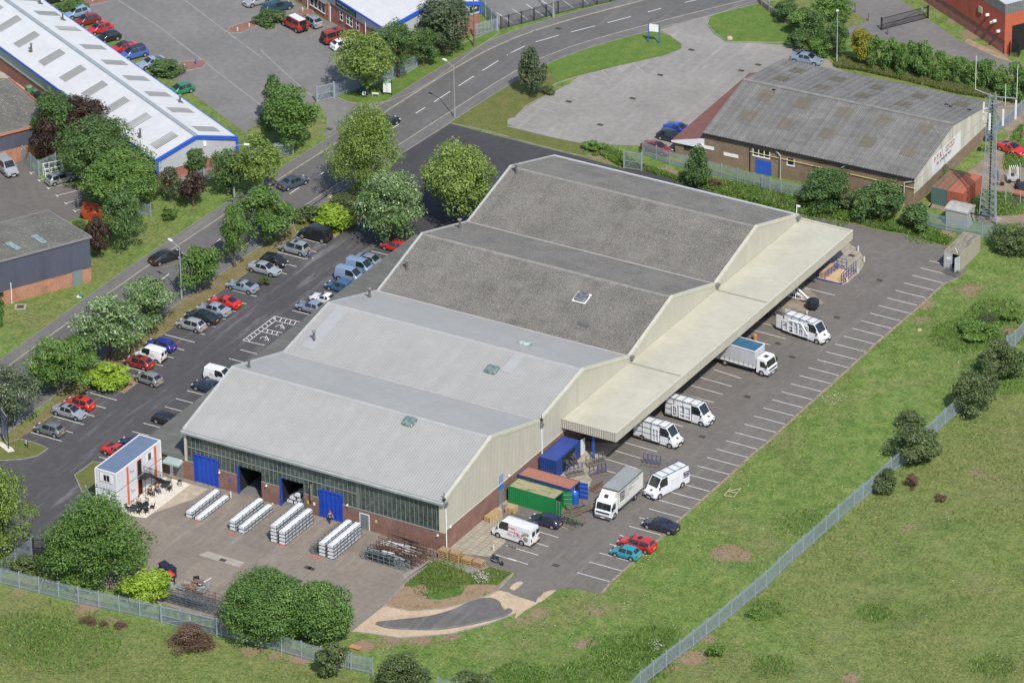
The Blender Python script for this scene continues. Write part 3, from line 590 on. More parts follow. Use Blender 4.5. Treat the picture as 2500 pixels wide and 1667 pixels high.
def corrplane(mb, O, U, V, lu, lv, pitch, depth, nrm=None, duty=.5, sq=True):
    "ribbed sheet: ribs run along V, repeat along U"
    U = Vector(U).normalized(); V = Vector(V).normalized(); n = Vector(nrm).normalized() if nrm else U.cross(V)
    O = Vector(O); k = max(1, int(lu/pitch)); p = lu/k; us = []
    for i in range(k): us += [(i*p, 0), (i*p+p*(1-duty)*.55, 0), (i*p+p*(1-duty)*.75+0.001, depth), (i*p+p*(1-duty)*.75+p*duty*.75, depth)]
    us.append((lu, 0)); vs = []
    for (u, d) in us:
        q = O+U*u+n*d; vs += [q, q+V*lv]
    mb.add(vs, [(2*i, 2*i+2, 2*i+3, 2*i+1) for i in range(len(us)-1)])
def corrwall(mb, O, U, L, z0, top, pitch=.3, depth=.035, n=None):
    "vertical ribbed cladding with a top edge that follows top(u)"
    U = Vector(U).normalized(); n = Vector(n) if n else Vector((U.y, -U.x, 0)); O = Vector(O); k = max(1, int(L/pitch)); p = L/k; vs = []
    for i in range(k):
        for (u, d) in ((i*p, 0), (i*p+p*.4, 0), (i*p+p*.5, depth), (i*p+p*.9, depth)):
            q = O+U*u+n*d; vs += [(q.x, q.y, z0), (q.x, q.y, top(u))]
    q = O+U*L; vs += [(q.x, q.y, z0), (q.x, q.y, top(L))]
    mb.add(vs, [(2*i, 2*i+2, 2*i+3, 2*i+1) for i in range(len(vs)//2-1)])

# ---------- main factory ----------
W0, HB = -37.1, 2.75
VAL = [(0., 6.93), (23.0, 6.95), (45.4, 5.5), (68.0, 5.55), (90.6, 5.55)]; RID = [(11.35, 10.25), (33.7, 9.05), (56.5, 8.85), (79.3, 8.85)]
PROF = [VAL[0], RID[0], VAL[1], RID[1], VAL[2], RID[2], VAL[3], RID[3], VAL[4]]
def ptop(y):
    for a, b_ in zip(PROF, PROF[1:]):
        if a[0] <= y <= b_[0]: return a[1]+(b_[1]-a[1])*(y-a[0])/(b_[0]-a[0])
    return PROF[-1][1]
F = thing('factory', 'long factory with two pale grey and two dark speckled roofs and a glazed front', 'factory', (0, 0, 0))
# brick shell (front with openings, right, left, rear)
DOORS = [(-35.75, -32.25, 3.85), (-29.45, -26.0, 3.85), (-23.3, -19.95, 3.85), (-17.65, -14.35, 3.85)]
mb = MB(); xs = [W0]
for a, b_, h in DOORS: xs += [a, b_]
xs += [0]
HF = 2.55
for i in range(0, len(xs), 2): mb.bx(xs[i], xs[i+1], 0, .3, 0, HF)
mb.bx(-.3, 0, .3, 90.3, 0, 2.95); mb.bx(W0, W0+.3, .3, 90.3, 0, 5.3); mb.bx(W0, 0, 90.3, 90.6, 0, 5.3)
mb.build('wall', BR_MAIN, F)
# roof slopes
for k in range(4):
    (y0, z0), (yr, zr), (y1, z1) = VAL[k], RID[k], VAL[k+1]
    for side, (ya, za, yb, zb) in enumerate(((y0-(.25 if k == 0 else 0), z0, yr, zr), (yr, zr, y1, z1))):
        mb = MB(); V = Vector((0, yb-ya, zb-za)); pitch = .38 if k < 2 else .30
        corrplane(mb, (W0-.12, ya, za), (1, 0, 0), V, 37.22, V.length, pitch, .05 if k < 2 else .05)
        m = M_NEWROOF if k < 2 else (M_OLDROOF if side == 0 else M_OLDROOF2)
        rf = mb.build('roof', m, F)
    mb = MB(); 
    mb.add([(W0-.15, yr-.35, zr-.06), (.05, yr-.35, zr-.06), (.05, yr, zr+.1), (W0-.15, yr, zr+.1), (.05, yr+.35, zr-.06), (W0-.15, yr+.35, zr-.06)], [(0, 1, 2, 3), (3, 2, 4, 5)])
    mb.build('ridge', M_RIDGE if k < 2 else mat('old_ridge', (.22, .21, .19), .9, .2, 1), F)
    # valley gutter between bays, in a near-black tone
    if k < 3:
        mb = MB(); mb.bx(W0, 0, y1-.18, y1+.18, z1-.15, z1+.02); g = mb.build('valley_gutter', mat('dark_gutter', (.035, .035, .035), .6, .2, 2), F)
        mb = MB(); mb.bx(W0, 0, y1-.26, y1-.19, z1-.1, z1+.16); mb.build('gutter_edge', mat('gutter_flashing', (.55, .54, .49), .5, .1, 1), F)
# new lighter sheet strips
d = .075
def on_roof(k, side, x, s_):   # point on slope: s_ 0 bottom..1 ridge
    (y0, z0) = VAL[k] if side == 0 else VAL[k+1]; (yr, zr) = RID[k]
    return Vector((x, y0+(yr-y0)*s_, z0+(zr-z0)*s_+d))
for (k, sd_, x0, x1, s0, s1) in ((1, 0, -35.6, -33.9, .15, .97), (1, 0, -9.6, -8.2, .62, .97)):
    mb = MB(); mb.add([on_roof(k, sd_, x0, s0), on_roof(k, sd_, x1, s0), on_roof(k, sd_, x1, s1), on_roof(k, sd_, x0, s1)], [(0, 1, 2, 3)]); mb.build('rooflight_strip', mat('pale_rooflight', (.36, .365, .36), .45, .05, 1), F)
# glazed band above the front brickwork
gz0, gz1 = HF, 6.45
mb = MB()
for (a, b_, z) in ((-36.8, -35.75, gz0), (-35.75, -32.25, 3.85), (-32.25, -29.45, gz0), (-29.45, -26, 3.85), (-26, -23.3, gz0), (-23.3, -19.95, 3.85), (-19.95, -17.65, gz0), (-17.65, -14.35, 3.85), (-14.35, -.75, gz0)): mb.bx(a, b_, .12, .2, z+.02, gz1)
gl = mb.build('glazing', M_GLAZ, F)
mb = MB(); x = -36.75
while x < -.7:
    z = gz0
    for a, b_, h in DOORS:
        if a-.05 < x < b_+.05: z = 3.85
    mb.bx(x-.018, x+.018, .06, .12, z, gz1); x += .625
mb.bx(-36.8, -.7, .03, .11, gz1-.08, gz1); mb.bx(-36.8, -12.2, .03, .11, 4.55, 4.62)
for i in range(0, len(xs), 2): mb.bx(xs[i]+(0.3 if i == 0 else 0), xs[i+1]-(.7 if i == 8 else 0), -.02, .11, gz0, gz0+.08)
mb.build('glazing_bars', M_MULL, gl)
mb = MB(); mb.bx(-.72, 0, -.02, .3, HF, 6.5); mb.build('corner_post', M_CAP, F); mb = MB(); mb.bx(W0, -36.8, -.02, .3, HF, 6.5); mb.build('corner_post', M_CAP, F)
# faint structure seen behind the glass
mb = MB()
for x in (-11, -7.8, -4.8): mb.bar((x, .16, gz0+.3), (x+2.6, .16, gz1-.2), .09, .02)
mb.bx(-12.3, -11.95, .085, .115, gz0, gz1)
mb.build('brace', mat('inner_brace', (.16, .17, .15), .6, .2, 2), gl)
# eaves gutter and fascia
mb = MB(); mb.extrude([Vector((0, -.45, 6.50)), Vector((0, -.02, 6.46)), Vector((0, -.02, 6.88)), Vector((0, -.32, 6.9)), Vector((0, -.50, 6.80))], (W0-.15, 0, 0), (.12, 0, 0)); mb.build('eaves_gutter', M_GUT, F)
# side cladding
for nm, x, sg in (('right', 0, 1),):
    mb = MB(); corrwall(mb, (x+.012, 0, 0), (0, 1, 0), 90.6, 2.95, lambda u: ptop(u)+.12, .33, .035, (1, 0, 0)); mb.build('side_cladding', M_CLAD, F)
    mb = MB(); mb.bx(0, .1, 0, 90.6, 2.86, 2.94); mb.build('drip_flashing', M_CAP, F)
    mb = MB()
    for a, b_ in zip(PROF, PROF[1:]):
        mb.extrude([Vector((.10, 0, -.18)), Vector((.10, 0, .2)), Vector((-.30, 0, .2)), Vector((-.30, 0, .04))], (0, a[0], a[1]), (0, b_[0], b_[1]))
    mb.build('verge_cap', M_CAP, F)
mb = MB()
for a, b_ in zip(PROF, PROF[1:]): mb.extrude([Vector((W0-.16, 0, -.3)), Vector((W0-.16, 0, .14)), Vector((W0+.16, 0, .14)), Vector((W0+.16, 0, .02))], (0, a[0], a[1]), (0, b_[0], b_[1]))
mb.build('verge_cap', mat('grey_verge', (.40, .41, .39), .5, .08, 1), F)
mb = MB()
for a, b_ in zip(PROF, PROF[1:]): mb.add([(W0-.01, a[0], 4.5), (W0-.01, b_[0], 4.5), (W0-.01, b_[0], b_[1]), (W0-.01, a[0], a[1])], [(3, 2, 1, 0)])
mb.build('gable_sheet', mat('left_gable', (.34, .34, .31), .7, .1, 1), F)
mb = MB(); mb.bx(W0-.1, .1, 90.6, 90.95, 5.35, 5.62); mb.bx(W0-.1, .1, 90.5, 90.6, 5.5, 5.72); mb.build('rear_gutter', mat('pale_gutter', (.48, .50, .50), .5, .08, 1), F)
# roller doors
def rdoor(a, b_, h, kind):
    fr = MB(); fr.bx(a-.02, a+.16, -.06, .26, 0, h+.02)
    if kind == 'shut': fr.bx(b_-.12, b_+.01, -.04, .26, 0, h+.02); fr.bx(a+.16, b_-.12, -.04, .26, h-.12, h+.02)
    fo = fr.build('door_frame', M_BLUE, F)
    if kind == 'shut':
        mb = MB(); corrwall(mb, (a+.16, .12, 0), (1, 0, 0), b_-a-.28, .04, lambda u: h-.12, .55, .1, (0, -1, 0)); d_ = mb.build('door', M_BLUE, F)
    else:
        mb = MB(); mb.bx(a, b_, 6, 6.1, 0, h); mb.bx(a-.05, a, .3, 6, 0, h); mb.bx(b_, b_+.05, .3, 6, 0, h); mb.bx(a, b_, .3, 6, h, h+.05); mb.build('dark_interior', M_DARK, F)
        mb = MB(); mb.bx(a, b_, .3, 6, .01, .03); mb.build('threshold', mat('interior_floor', (.16, .16, .16), .8, .2, 1), F)
rdoor(*DOORS[0], 'shut'); rdoor(*DOORS[1], 'open'); rdoor(*DOORS[2], 'open'); rdoor(*DOORS[3], 'shut')
mb = MB(); mb.bx(-11.95, -11.85, -.05, .05, 0, 2.2); mb.bx(-10.65, -10.55, -.05, .05, 0, 2.2); mb.bx(-11.85, -10.65, -.05, .05, 2.1, 2.2); dr = mb.build('door_frame', M_WHITE, F)
mb = MB(); mb.bx(-11.85, -10.65, -.03, .02, .02, 2.1); mb.build('door', M_DOORGREY, F)
mb = MB(); mb.bx(0, .03, 12.8, 13.9, 0, 2.15); mb.build('side_door', M_DOORGREY, F)
mb = MB(); mb.bx(0, .04, 12.8, 13.9, 2.17, 4.1); mb.build('blue_panel', mat('bright_blue_panel', (.02, .16, .55), .45, .1, 2), F)
# rain pipes and hoppers on the right side
for (y, z, zb) in ((.15, 6.9, 0), (23.0, 6.8, 0)):
    mb = MB(); mb.tube((.17, y, zb), (.17, y, z-.6), .07, 8); p = mb.build('downpipe', M_WHITE, F); mb = MB(); mb.box((.2, y, z-.35), (.35, .5, .5)); mb.build('hopper', M_GREYMET, F)
for y, z in ((45.4, 5.5), (68., 5.55), (90.3, 5.5)):
    mb = MB(); mb.box((.3, y, z-.05), (.55, .5, .35)); mb.build('hopper', M_GREYMET, F)
# roof flues
def flue(x, y, h=1.3, cowl=True):
    z = ptop(y); mb = MB(); mb.lathe([(.28, -.2), (.28, .02), (.16, .05), (.16, h)], (x, y, z), 10)
    f_ = mb.build('flue', mat('flue_metal', (.13, .125, .115), .6, .2, 3), F, smooth=30)
    if cowl: mb = MB(); mb.lathe([(.05, h), (.32, h+.02), (.30, h+.12), (.05, h+.18)], (x, y, z), 10); mb.build('cowl', mat('cowl_metal', (.2, .2, .19), .6, .2, 3), f_)
for t, X, Y in (('02', 2218, 285), ('11', 1030, 1155), ('11', 1362, 905), ('11', 1833, 540), ('11', 537, 1540), ('20', 75, 1545)):
    # walk along the pixel ray until it meets the roof
    for i in range(400):
        z = 12-i*.02; p = G(t, X, Y, z)
        if p.z <= ptop(p.y): break
    flue(p.x, p.y, 1.25, (X, Y) not in ((2218, 285),))
# domed rooflights
def dome(t, X, Y, lx, ly, m, k):
    for i in range(600):
        z = 12-i*.02; p = G(t, X, Y, z)
        if p.z <= ptop(p.y): break
    e = .5; dy = (ptop(p.y+e)-ptop(p.y-e))/(2*e); ang = math.atan(dy)
    mb = MB(); rings = [(1, .0), (1, .16), (.93, .26), (.8, .33), (0.4, .36)]; vs = []
    M_ = Matrix.Rotation(ang, 3, 'X')
    def rr(s_, h):
        out = []
        for j in range(16):
            a = 2*math.pi*j/16; cx = math.copysign(abs(math.cos(a))**.35, math.cos(a)); cy = math.copysign(abs(math.sin(a))**.35, math.sin(a))
            out.append(M_ @ Vector((cx*lx/2*s_, cy*ly/2*s_, h+.05))+Vector((p.x, p.y, ptop(p.y))))
        return out
    for s_, h in rings: vs += rr(s_, h)
    fs = [(r*16+i, r*16+(i+1) % 16, (r+1)*16+(i+1) % 16, (r+1)*16+i) for r in range(4) for i in range(16)]+[tuple(range(64, 80))]
    mb.add(vs, fs); mb.build('roof_dome', m, F, smooth=50)
    if m is not D_GREY: return
    mb = MB(); mb.add([M_ @ Vector((a*(lx/2+.14), b_*(ly/2+.14), .07))+Vector((p.x, p.y, ptop(p.y))) for a, b_ in ((-1, -1), (1, -1), (1, 1), (-1, 1))], [(0, 1, 2, 3)]); mb.build('dome_kerb', M_WHITE, F)
D_GREEN = gmat('green_glass_dome', (.15, .20, .185), .15, .6); D_GREY = gmat('grey_dome', (.12, .13, .14), .2, .5); D_PALE = gmat('pale_dome', (.33, .38, .38), .2, .5)
dome('12', 1385, 770, 1.75, 1.6, D_GREEN, 0); dome('12', 2120, 308, 1.75, 1.6, D_GREEN, 1); dome('21', 658, 1158, 1.7, 1.6, D_GREY, 2); dome('22', 150, 72, 1.7, 1.5, D_PALE, 1)
# dark repair sheet on the third roof
mb = MB()
for t, q in (('21', ((612, 1395), (625, 1372), (735, 1400), (700, 1430))),):
    vs = []
    for X, Y in q:
        for i in range(600):
            z = 12-i*.02; p = G(t, X, Y, z)
            if p.z <= ptop(p.y): break
        vs.append((p.x, p.y, ptop(p.y)+.08))
    mb.add(vs, [(0, 3, 2, 1)])
mb.build('repair_sheet', mat('repair_grey', (.10, .10, .10), .8, .2, 2), F)
# left lean-to
mb = MB(); mb.bx(-43.7, W0-.02, 0, .25, 0, 2.75); mb.bx(-43.7, -43.45, .25, 65.6, 0, 2.75); mb.bx(-43.7, W0, 65.35, 65.6, 0, 2.75)
mb.bx(-43.7, -40.9, -.02, 0, 0, 2.9)
wl = mb.build('side_range_wall', BR_MAIN, F)
mb = MB(); 
m, nt, b = newmat('flat_felt_roof'); g = N(nt, 'NewGeometry'); sx = N(nt, 'SeparateXYZ'); nt.links.new(g.outputs[0], sx.inputs[0])
ln_ = mth(nt, 'LESS_THAN', mth(nt, 'FRACT', mth(nt, 'MULTIPLY', sx.outputs[1], .8)), .045); n1 = noise(nt, g.outputs[0], .4, 5, .6); c = ramp(nt, n1, [(.3, (.10, .10, .092)), (.7, (.14, .14, .13))]); c = mix(nt, c, (.055, .055, .05), mth(nt, 'MULTIPLY', ln_, .8))
nt.links.new(c, b.inputs['Base Color']); b.inputs['Roughness'].default_value = .9
mb.prism([(-44.05, -.25), (W0-.02, -.25), (W0-.02, 65.85), (-44.05, 65.85)], 2.76, 2.92); mb.build('felt_roof', m, F)
mb = MB(); mb.bx(-39.4, -37.45, -.04, .02, 0, 2.2); en = mb.build('entrance', mat('lobby_grey', (.2, .19, .18), .6, .2, 2), F)
mb = MB(); mb.bx(-39.35, -38.9, -.06, -.045, .02, 2.1); mb.build('door_leaf', M_WHITE, en)
mb = MB(); mb.bx(-39.6, -37.4, -.1, -.02, 2.45, 2.74); mb.build('shutter_box', M_WHITE, F)
mb = MB(); mb.extrude([Vector((0, -.04, 2.2)), Vector((0, -.04, 2.45)), Vector((0, -1.15, 2.3)), Vector((0, -1.15, 2.05))], (-39.7, 0, 0), (-37.3, 0, 0)); mb.build('porch_canopy', mat('green_grey_canopy', (.33, .42, .40), .5, .1, 2), F)
# white barrier rail by the disabled bays is its own thing below
# canopy
CX, CY0, CY1, CZ0, CZ1 = 7.8, 28., 91.3, 3.65, 4.95
K = thing('loading_canopy', 'long cream flat canopy over the loading side of the factory', 'canopy', (0, CY0, 0))
mb = MB(); mb.bx(.06, CX-.1, .1, CY1-CY0-.1, 4.2, 4.72); mb.build('deck', M_DECK, K)
mb = MB()
corrwall(mb, (.06, 0, 0), (1, 0, 0), CX-.06, CZ0, lambda u: CZ1-.08, .30, .09, (0, -1, 0)); corrwall(mb, (CX, 0, 0), (0, 1, 0), CY1-CY0, CZ0, lambda u: CZ1-.08, .30, .06, (1, 0, 0)); corrwall(mb, (CX, CY1-CY0, 0), (-1, 0, 0), CX, CZ0, lambda u: CZ1-.08, .26, .05, (0, 1, 0))
corrwall(mb, (CX-.12, .1, 0), (0, 1, 0), CY1-CY0-.2, 4.6, lambda u: CZ1-.08, .26, .04, (-1, 0, 0)); corrwall(mb, (.06, CY1-CY0-.12, 0), (1, 0, 0), CX-.06, 4.6, lambda u: CZ1-.08, .26, .04, (0, -1, 0))
mb.bx(.06, CX-.05, .05, CY1-CY0-.05, CZ0, CZ0+.04)
mb.build('fascia', M_CLAD, K)
mb = MB(); mb.bx(CX-.2, CX+.1, -.08, CY1-CY0+.08, CZ1-.1, CZ1); mb.bx(.06, CX-.2, -.08, .1, CZ1-.12, CZ1-.02); mb.bx(.06, CX-.2, CY1-CY0-.14, CY1-CY0+.08, CZ1-.1, CZ1)
y = 6.
mb.build('capping', M_CAP, K)
for (t, X, Y) in (('22', 1530, 360), ('21', 2270, 1195)):
    p = G(t, X, Y, 4.72); mb = MB(); mb.bx(.1, CX-.2, p.y-CY0-.03, p.y-CY0+.3, 4.72, 4.735); mb.build('joint', mat('joint_stain', (.30, .28, .19), .8, .2, 3), K)
mb = MB()
for y in (0.7, 12.8, 25, 37, 49, 62): 
    mb = MB(); mb.box((4.2, y, CZ0/2), (.2, .28, CZ0)); mb.build('post', M_BLUE2 if y < 1 else M_GREYMET, K)
mb = MB(); mb.bx(4.05, 4.35, .05, 63, CZ0-.2, CZ0-.02); mb.build('beam', M_BLACKMET, K)
# rows of small panels in the canopy soffit colour come from the stained ribs

# ---------- long silver unit with blue trim ----------
def gable_unit(name, label, loc, rz, wd, L, ze, zr, zb, brick, clad, roofm, trim, extra=None, cat='industrial unit'):
    "local x across the gable (front), local y away from it"
    T_ = thing(name, label, cat, loc, rz)
    sl_ = lambda u: ze+(zr-ze)*(1-abs(u-wd/2)/(wd/2))
    mb = MB(); mb.bx(.1, wd-.1, .1, L-.1, 0, zb); mb.build('brick_base', brick, T_)
    mb = MB(); corrwall(mb, (0, 0, 0), (1, 0, 0), wd, zb, sl_, .3, .03, (0, -1, 0)); corrwall(mb, (0, L, 0), (0, -1, 0), L, zb, lambda u: ze-.02, .3, .03, (-1, 0, 0)); corrwall(mb, (wd, 0, 0), (0, 1, 0), L, zb, lambda u: ze-.02, .3, .03, (1, 0, 0))
    mb.add([(0, L, zb), (wd, L, zb), (wd, L, ze), (wd/2, L, zr), (0, L, ze)], [(1, 0, 4, 3, 2)]); mb.build('cladding', clad, T_)
    for s_ in (0, 1):
        mb = MB(); V = Vector((wd/2+.15, 0, (zr-ze)*(wd/2+.15)/(wd/2)))
        if s_ == 0: corrplane(mb, (-.15, L+.1, ze-.03), (0, -1, 0), V, L+.2, V.length, .33, .04)
        else: corrplane(mb, (wd+.15, -.1, ze-.03), (0, 1, 0), (-V.x, 0, V.z), L+.2, V.length, .33, .04)
        mb.build('roof', roofm, T_)
    mb = MB(); mb.bx(wd/2-.3, wd/2+.3, -.15, L+.1, zr+.02, zr+.09); mb.build('ridge', M_GALV, T_)
    mb = MB()
    for (xa, za, xb, zb_) in ((-.2, ze, wd/2, zr), (wd/2, zr, wd+.2, ze)):
        mb.extrude([Vector((0, -.22, -.42)), Vector((0, -.22, .1)), Vector((0, .08, .1)), Vector((0, .08, -.0))], (xa, 0, za), (xb, 0, zb_))
    mb.bx(-.24, .12, -.2, .05, zb-.15, ze-.1); mb.bx(wd-.12, wd+.24, -.2, .05, zb-.15, ze-.1); mb.bx(-.32, -.06, -.1, L, ze-.22, ze-.02); mb.bx(wd+.06, wd+.32, -.1, L, ze-.22, ze-.02)
    mb.build('trim', trim, T_)
    return T_
M_SILVER = mat('white_silver_roof', (.50, .505, .51), .45, .05, .3, fine=1.2)
M_SILV2 = mat('silver_cladding', (.44, .46, .48), .5, .06, .5)
M_RL = mat('dirty_rooflight', (.14, .13, .098), .6, .15, 3)
U1 = gable_unit('industrial_unit', 'long low unit with white metal roof, blue verge and rows of brown rooflights', (-85.0, 66.1, 0), R_(63.2), 12.4, 62, 4.2, 6.1, 2.2, BR_RED, M_SILV2, M_SILVER, M_BLUE2)
M1 = (Matrix.Translation((-85., 66.1, 0)) @ Matrix.Rotation(R_(63.2), 4, 'Z')).inverted()
def unit_roof(t, X, Y, wd=12.4, ze=4.2, zr=6.1, Mi=M1):
    for i in range(900):
        z = 8-i*.01; p = Mi @ G(t, X, Y, z)
        if p.z <= ze+(zr-ze)*(1-abs(p.x-wd/2)/(wd/2)): break
    return p
def roofpanel(T_, ctr, lu, side, sk=0):
    wd = 12.4; s_ = (6.1-4.2)/(wd/2)*(1 if ctr.x < wd/2 else -1); mb = MB(); k = 8
    h = lambda x: 4.2+1.9*(1-abs(x-6.2)/6.2)+.055
    x0, x1 = ctr.x-1.75, ctr.x+1.75; y0, y1 = ctr.y-.95, ctr.y+.95
    for i in range(6):
        a = y0+(y1-y0)*i/6; b_ = a+(y1-y0)/6*.8
        mb.add([(x0, a, h(x0)), (x1, a, h(x1)), (x1, b_, h(x1)), (x0, b_, h(x0))], [(0, 3, 2, 1)] if 0 else [(0, 1, 2, 3)])
        mb.add([(x0, b_, h(x0)-.02), (x1, b_, h(x1)-.02), (x1, b_+(y1-y0)/30, h(x1)-.02), (x0, b_+(y1-y0)/30, h(x0)-.02)], [(0, 1, 2, 3)])
    mb.build('rooflight', M_RL, T_)
for t, X, Y in (('00', 78, 215), ('00', 237, 355), ('00', 460, 515), ('00', 647, 657), ('00', 840, 797), ('00', 1035, 940), ('00', 1230, 1085), ('00', 1462, 1254), ('00', -90, 110),
                ('00', 418, 122), ('00', 605, 260), ('00', 828, 422), ('00', 1018, 560), ('00', 1212, 700), ('00', 1405, 842), ('00', 1605, 985), ('00', 1835, 1152), ('00', 230, -10)):
    roofpanel(U1, unit_roof(t, X, Y), 0, 0)
for t, X, Y in (('00', 280, 458), ('00', 1250, 1220), ('00', 357, 38), ('00', 560, 183), ('00', 1605, 915)):
    p = unit_roof(t, X, Y); mb = MB(); mb.tube((p.x, p.y, p.z-.1), (p.x, p.y, p.z+1.1), .13, 8); mb.box((p.x, p.y, p.z+.04), (.7, .7, .06)); mb.tube((p.x-.25, p.y, p.z+.1), (p.x-.1, p.y, p.z+.5), .12, 6); f_ = mb.build('flue', mat('flue_dark', (.12, .12, .11), .6, .2, 3), U1)
    mb = MB(); mb.lathe([(.06, 1.1), (.24, 1.12), (.2, 1.22)], (p.x, p.y, p.z), 8); mb.build('cowl', mat('cowl_metal', (.2, .2, .19)), f_)
mb = MB(); mb.box((7.4, -.1, 4.6), (.45, .2, .7)); mb.build('alarm_box', M_WHITE, U1)

# ---------- dark clad monopitch unit, lower left ----------
M_NAVYC = mat('dark_blue_cladding', (.085, .09, .125), .55, .12, .7, stretch=(1, 1, .2), fine=3)
def mono(name, label, loc, rz, L, D_, zf, zb, hb, brick, clad, roofm, cat='workshop'):
    "local x runs back along the front wall (towards -x), local y to the rear"
    T_ = thing(name, label, cat, loc, rz)
    mb = MB(); mb.bx(-L, -.0, .0, D_, 0, hb); mb.build('brick_base', brick, T_)
    mb = MB(); corrwall(mb, (-L, -.04, 0), (1, 0, 0), L+.04, hb, lambda u: zf, .3, .04, (0, -1, 0)); corrwall(mb, (.04, -.04, 0), (0, 1, 0), D_+.04, hb, lambda u: zf+(zb-zf)*u/D_, .3, .04, (1, 0, 0)); mb.build('cladding', clad, T_)
    V = Vector((0, D_+.3, zb-zf)); mb = MB(); corrplane(mb, (-L-.2, -.2, zf+.02), (1, 0, 0), V, L+.4, V.length, .3, .05); mb.build('roof', roofm, T_)
    mb = MB(); mb.bx(-L-.2, .25, -.26, -.08, zf-.15, zf+.1); mb.extrude([Vector((.08, 0, -.2)), Vector((.08, 0, .12)), Vector((.3, 0, .12)), Vector((.3, 0, -.2))], (0, -.2, zf), (0, D_+.1, zb)); mb.bx(-L, .25, D_+.02, D_+.2, zb-.2, zb+.08); mb.build('verge_trim', mat('grey_trim', (.21, .2, .205), .6, .1, 1), T_)
    return T_
U2 = mono('workshop', 'dark blue clad workshop on an orange brick base with a mossy grey roof', (-77.25, 38.55, 0), R_(61.2), 30, 12.6, 6.5, 4.95, 2.07, BR_ORANGE, M_NAVYC, M_TRADEROOF)
U2M = (Matrix.Translation((-77.25, 38.55, 0)) @ Matrix.Rotation(R_(61.2), 4, 'Z')).inverted()
for t, q in (('01', ((270, 610), (328, 598), (425, 668), (378, 682))), ('01', ((40, 678), (95, 660), (195, 722), (150, 742)))):
    vs = []
    for X, Y in q:
        for i in range(900):
            z = 7.5-i*.01; p = U2M @ G(t, X, Y, z)
            if p.z <= 6.5-1.55*p.y/12.6: break
        vs.append((p.x, p.y, 6.6-1.55*p.y/12.9))
    mb = MB(); mb.add(vs, [(0, 3, 2, 1)]); mb.build('rooflight', gmat('greenish_rooflight', (.25, .30, .28), .3, .5), U2)
mb = MB(); mb.bx(-2.7, -1.3, -.08, -.02, 0, 2.15); mb.build('door', mat('grey_green_door', (.17, .22, .22), .5, .1, 2), U2)
mb = MB(); mb.tube((-11.7, -.16, 0), (-11.7, -.16, 3.0), .06, 6); mb.build('downpipe', M_WHITE, U2)
for x in (-13.4, -15.4):
    mb = MB(); mb.bx(x-.6, x+.6, -.03, 0, 1.3, 1.95); wn = mb.build('window', M_GLASS, U2); mb = MB(); mb.bx(x-.68, x+.68, -.05, -.03, 1.2, 1.3); mb.bx(x-.68, x-.6, -.05, -.01, 1.3, 2.0); mb.bx(x+.6, x+.68, -.05, -.01, 1.3, 2.0); mb.build('frame', mat('red_frame', (.45, .08, .07), .5), wn)
# ---------- dark clad gabled unit, far left ----------
U3 = mono('workshop', 'dark clad workshop with an orange roof edge and an orange door, behind the silver van', (-103.5, 68.2, 0), R_(60.5), 30, 14.6, 4.9, 5.3, 2.3, BR_ORANGE, M_NAVYC, M_TRADEROOF)
mb = MB(); mb.bx(-4.05, -3.0, -.08, -.02, 0, 2.05); mb.bx(-3, -3.0, 0, 0, 0, 0); mb.build('door', mat('orange_door', (.72, .38, .10), .5, .06, 2), U3)
mb = MB(); mb.bx(-30, .35, -.34, -.27, 4.7, 5.0); mb.bx(.31, .45, -.2, 14.7, 4.8, 5.55); mb.build('orange_edge', mat('orange_fascia', (.5, .17, .09), .7, .15, 2), U3)
mb = MB(); mb.bx(-1.9, -.9, -.05, -.01, 1.2, 1.9); mb.build('window', M_GLASS, U3); mb = MB(); mb.bx(-5, -4.7, -.06, -.02, 1.7, 2.0); mb.build('sign', M_WHITE, U3)
# ---------- blue trimmed unit at the top with brick offices ----------
U4 = gable_unit('industrial_unit', 'white roofed unit with blue trim and brick front beside the road at the top', (-79.55, 116.9, 0), R_(64), 15.8, 30, 4.5, 6.6, 2.9, BR_RED, M_SILV2, M_SILVER, M_BLUE2)
m4 = lambda T_, nm, x0, x1, y0, y1, z0, z1, m: (lambda q: (q.bx(x0, x1, y0, y1, z0, z1), q.build(nm, m, T_))[1])(MB())
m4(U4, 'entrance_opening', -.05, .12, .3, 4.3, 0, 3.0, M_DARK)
m4(U4, 'sign_board', -.12, -.04, 8.2, 13.6, 3.2, 4.1, mat('dark_green_sign', (.02, .05, .045), .4))
text('TRADE CENTRE', .42, M_WHITE, U4, (-.13, 11.9, 3.7), (0, -1, 0), (0, 0, 1)); 
m4(U4, 'panel', -.13, -.121, 8.4, 10.2, 3.3, 4.0, mat('green_panel', (.04, .16, .06), .4))
for y in (7.9, 9.7, 10.6, 12.3):
    wn = m4(U4, 'window', .02, .09, y-.35, y+.35, 1.4, 2.5, M_GLASS); m4(wn, 'frame', -.02, .015, y-.42, y-.35, 1.3, 2.55, M_WHITE); m4(wn, 'frame', -.02, .015, y+.35, y+.42, 1.3, 2.55, M_WHITE); m4(wn, 'sill', -.06, .015, y-.42, y+.42, 1.22, 1.32, M_WHITE); m4(wn, 'transom', -.02, .015, y-.35, y+.35, 2.05, 2.12, M_WHITE)
mb = MB(); mb.tube((-.12, 5.6, 0), (-.12, 5.6, 4.2), .07, 6); mb.build('downpipe', M_WHITE, U4)
wn = m4(U4, 'sign_board', 14.0, 15.6, -.1, -.05, 3.3, 4.3, mat('dark_green_sign', (.02, .05, .045)));
text('TILES', .4, M_WHITE, U4, (14.8, -.12, 3.9), (1, 0, 0), (0, 0, 1)); text('OPEN 7', .3, mat('green_panel', (.04, .16, .06)), U4, (14.8, -.12, 3.5), (1, 0, 0), (0, 0, 1))
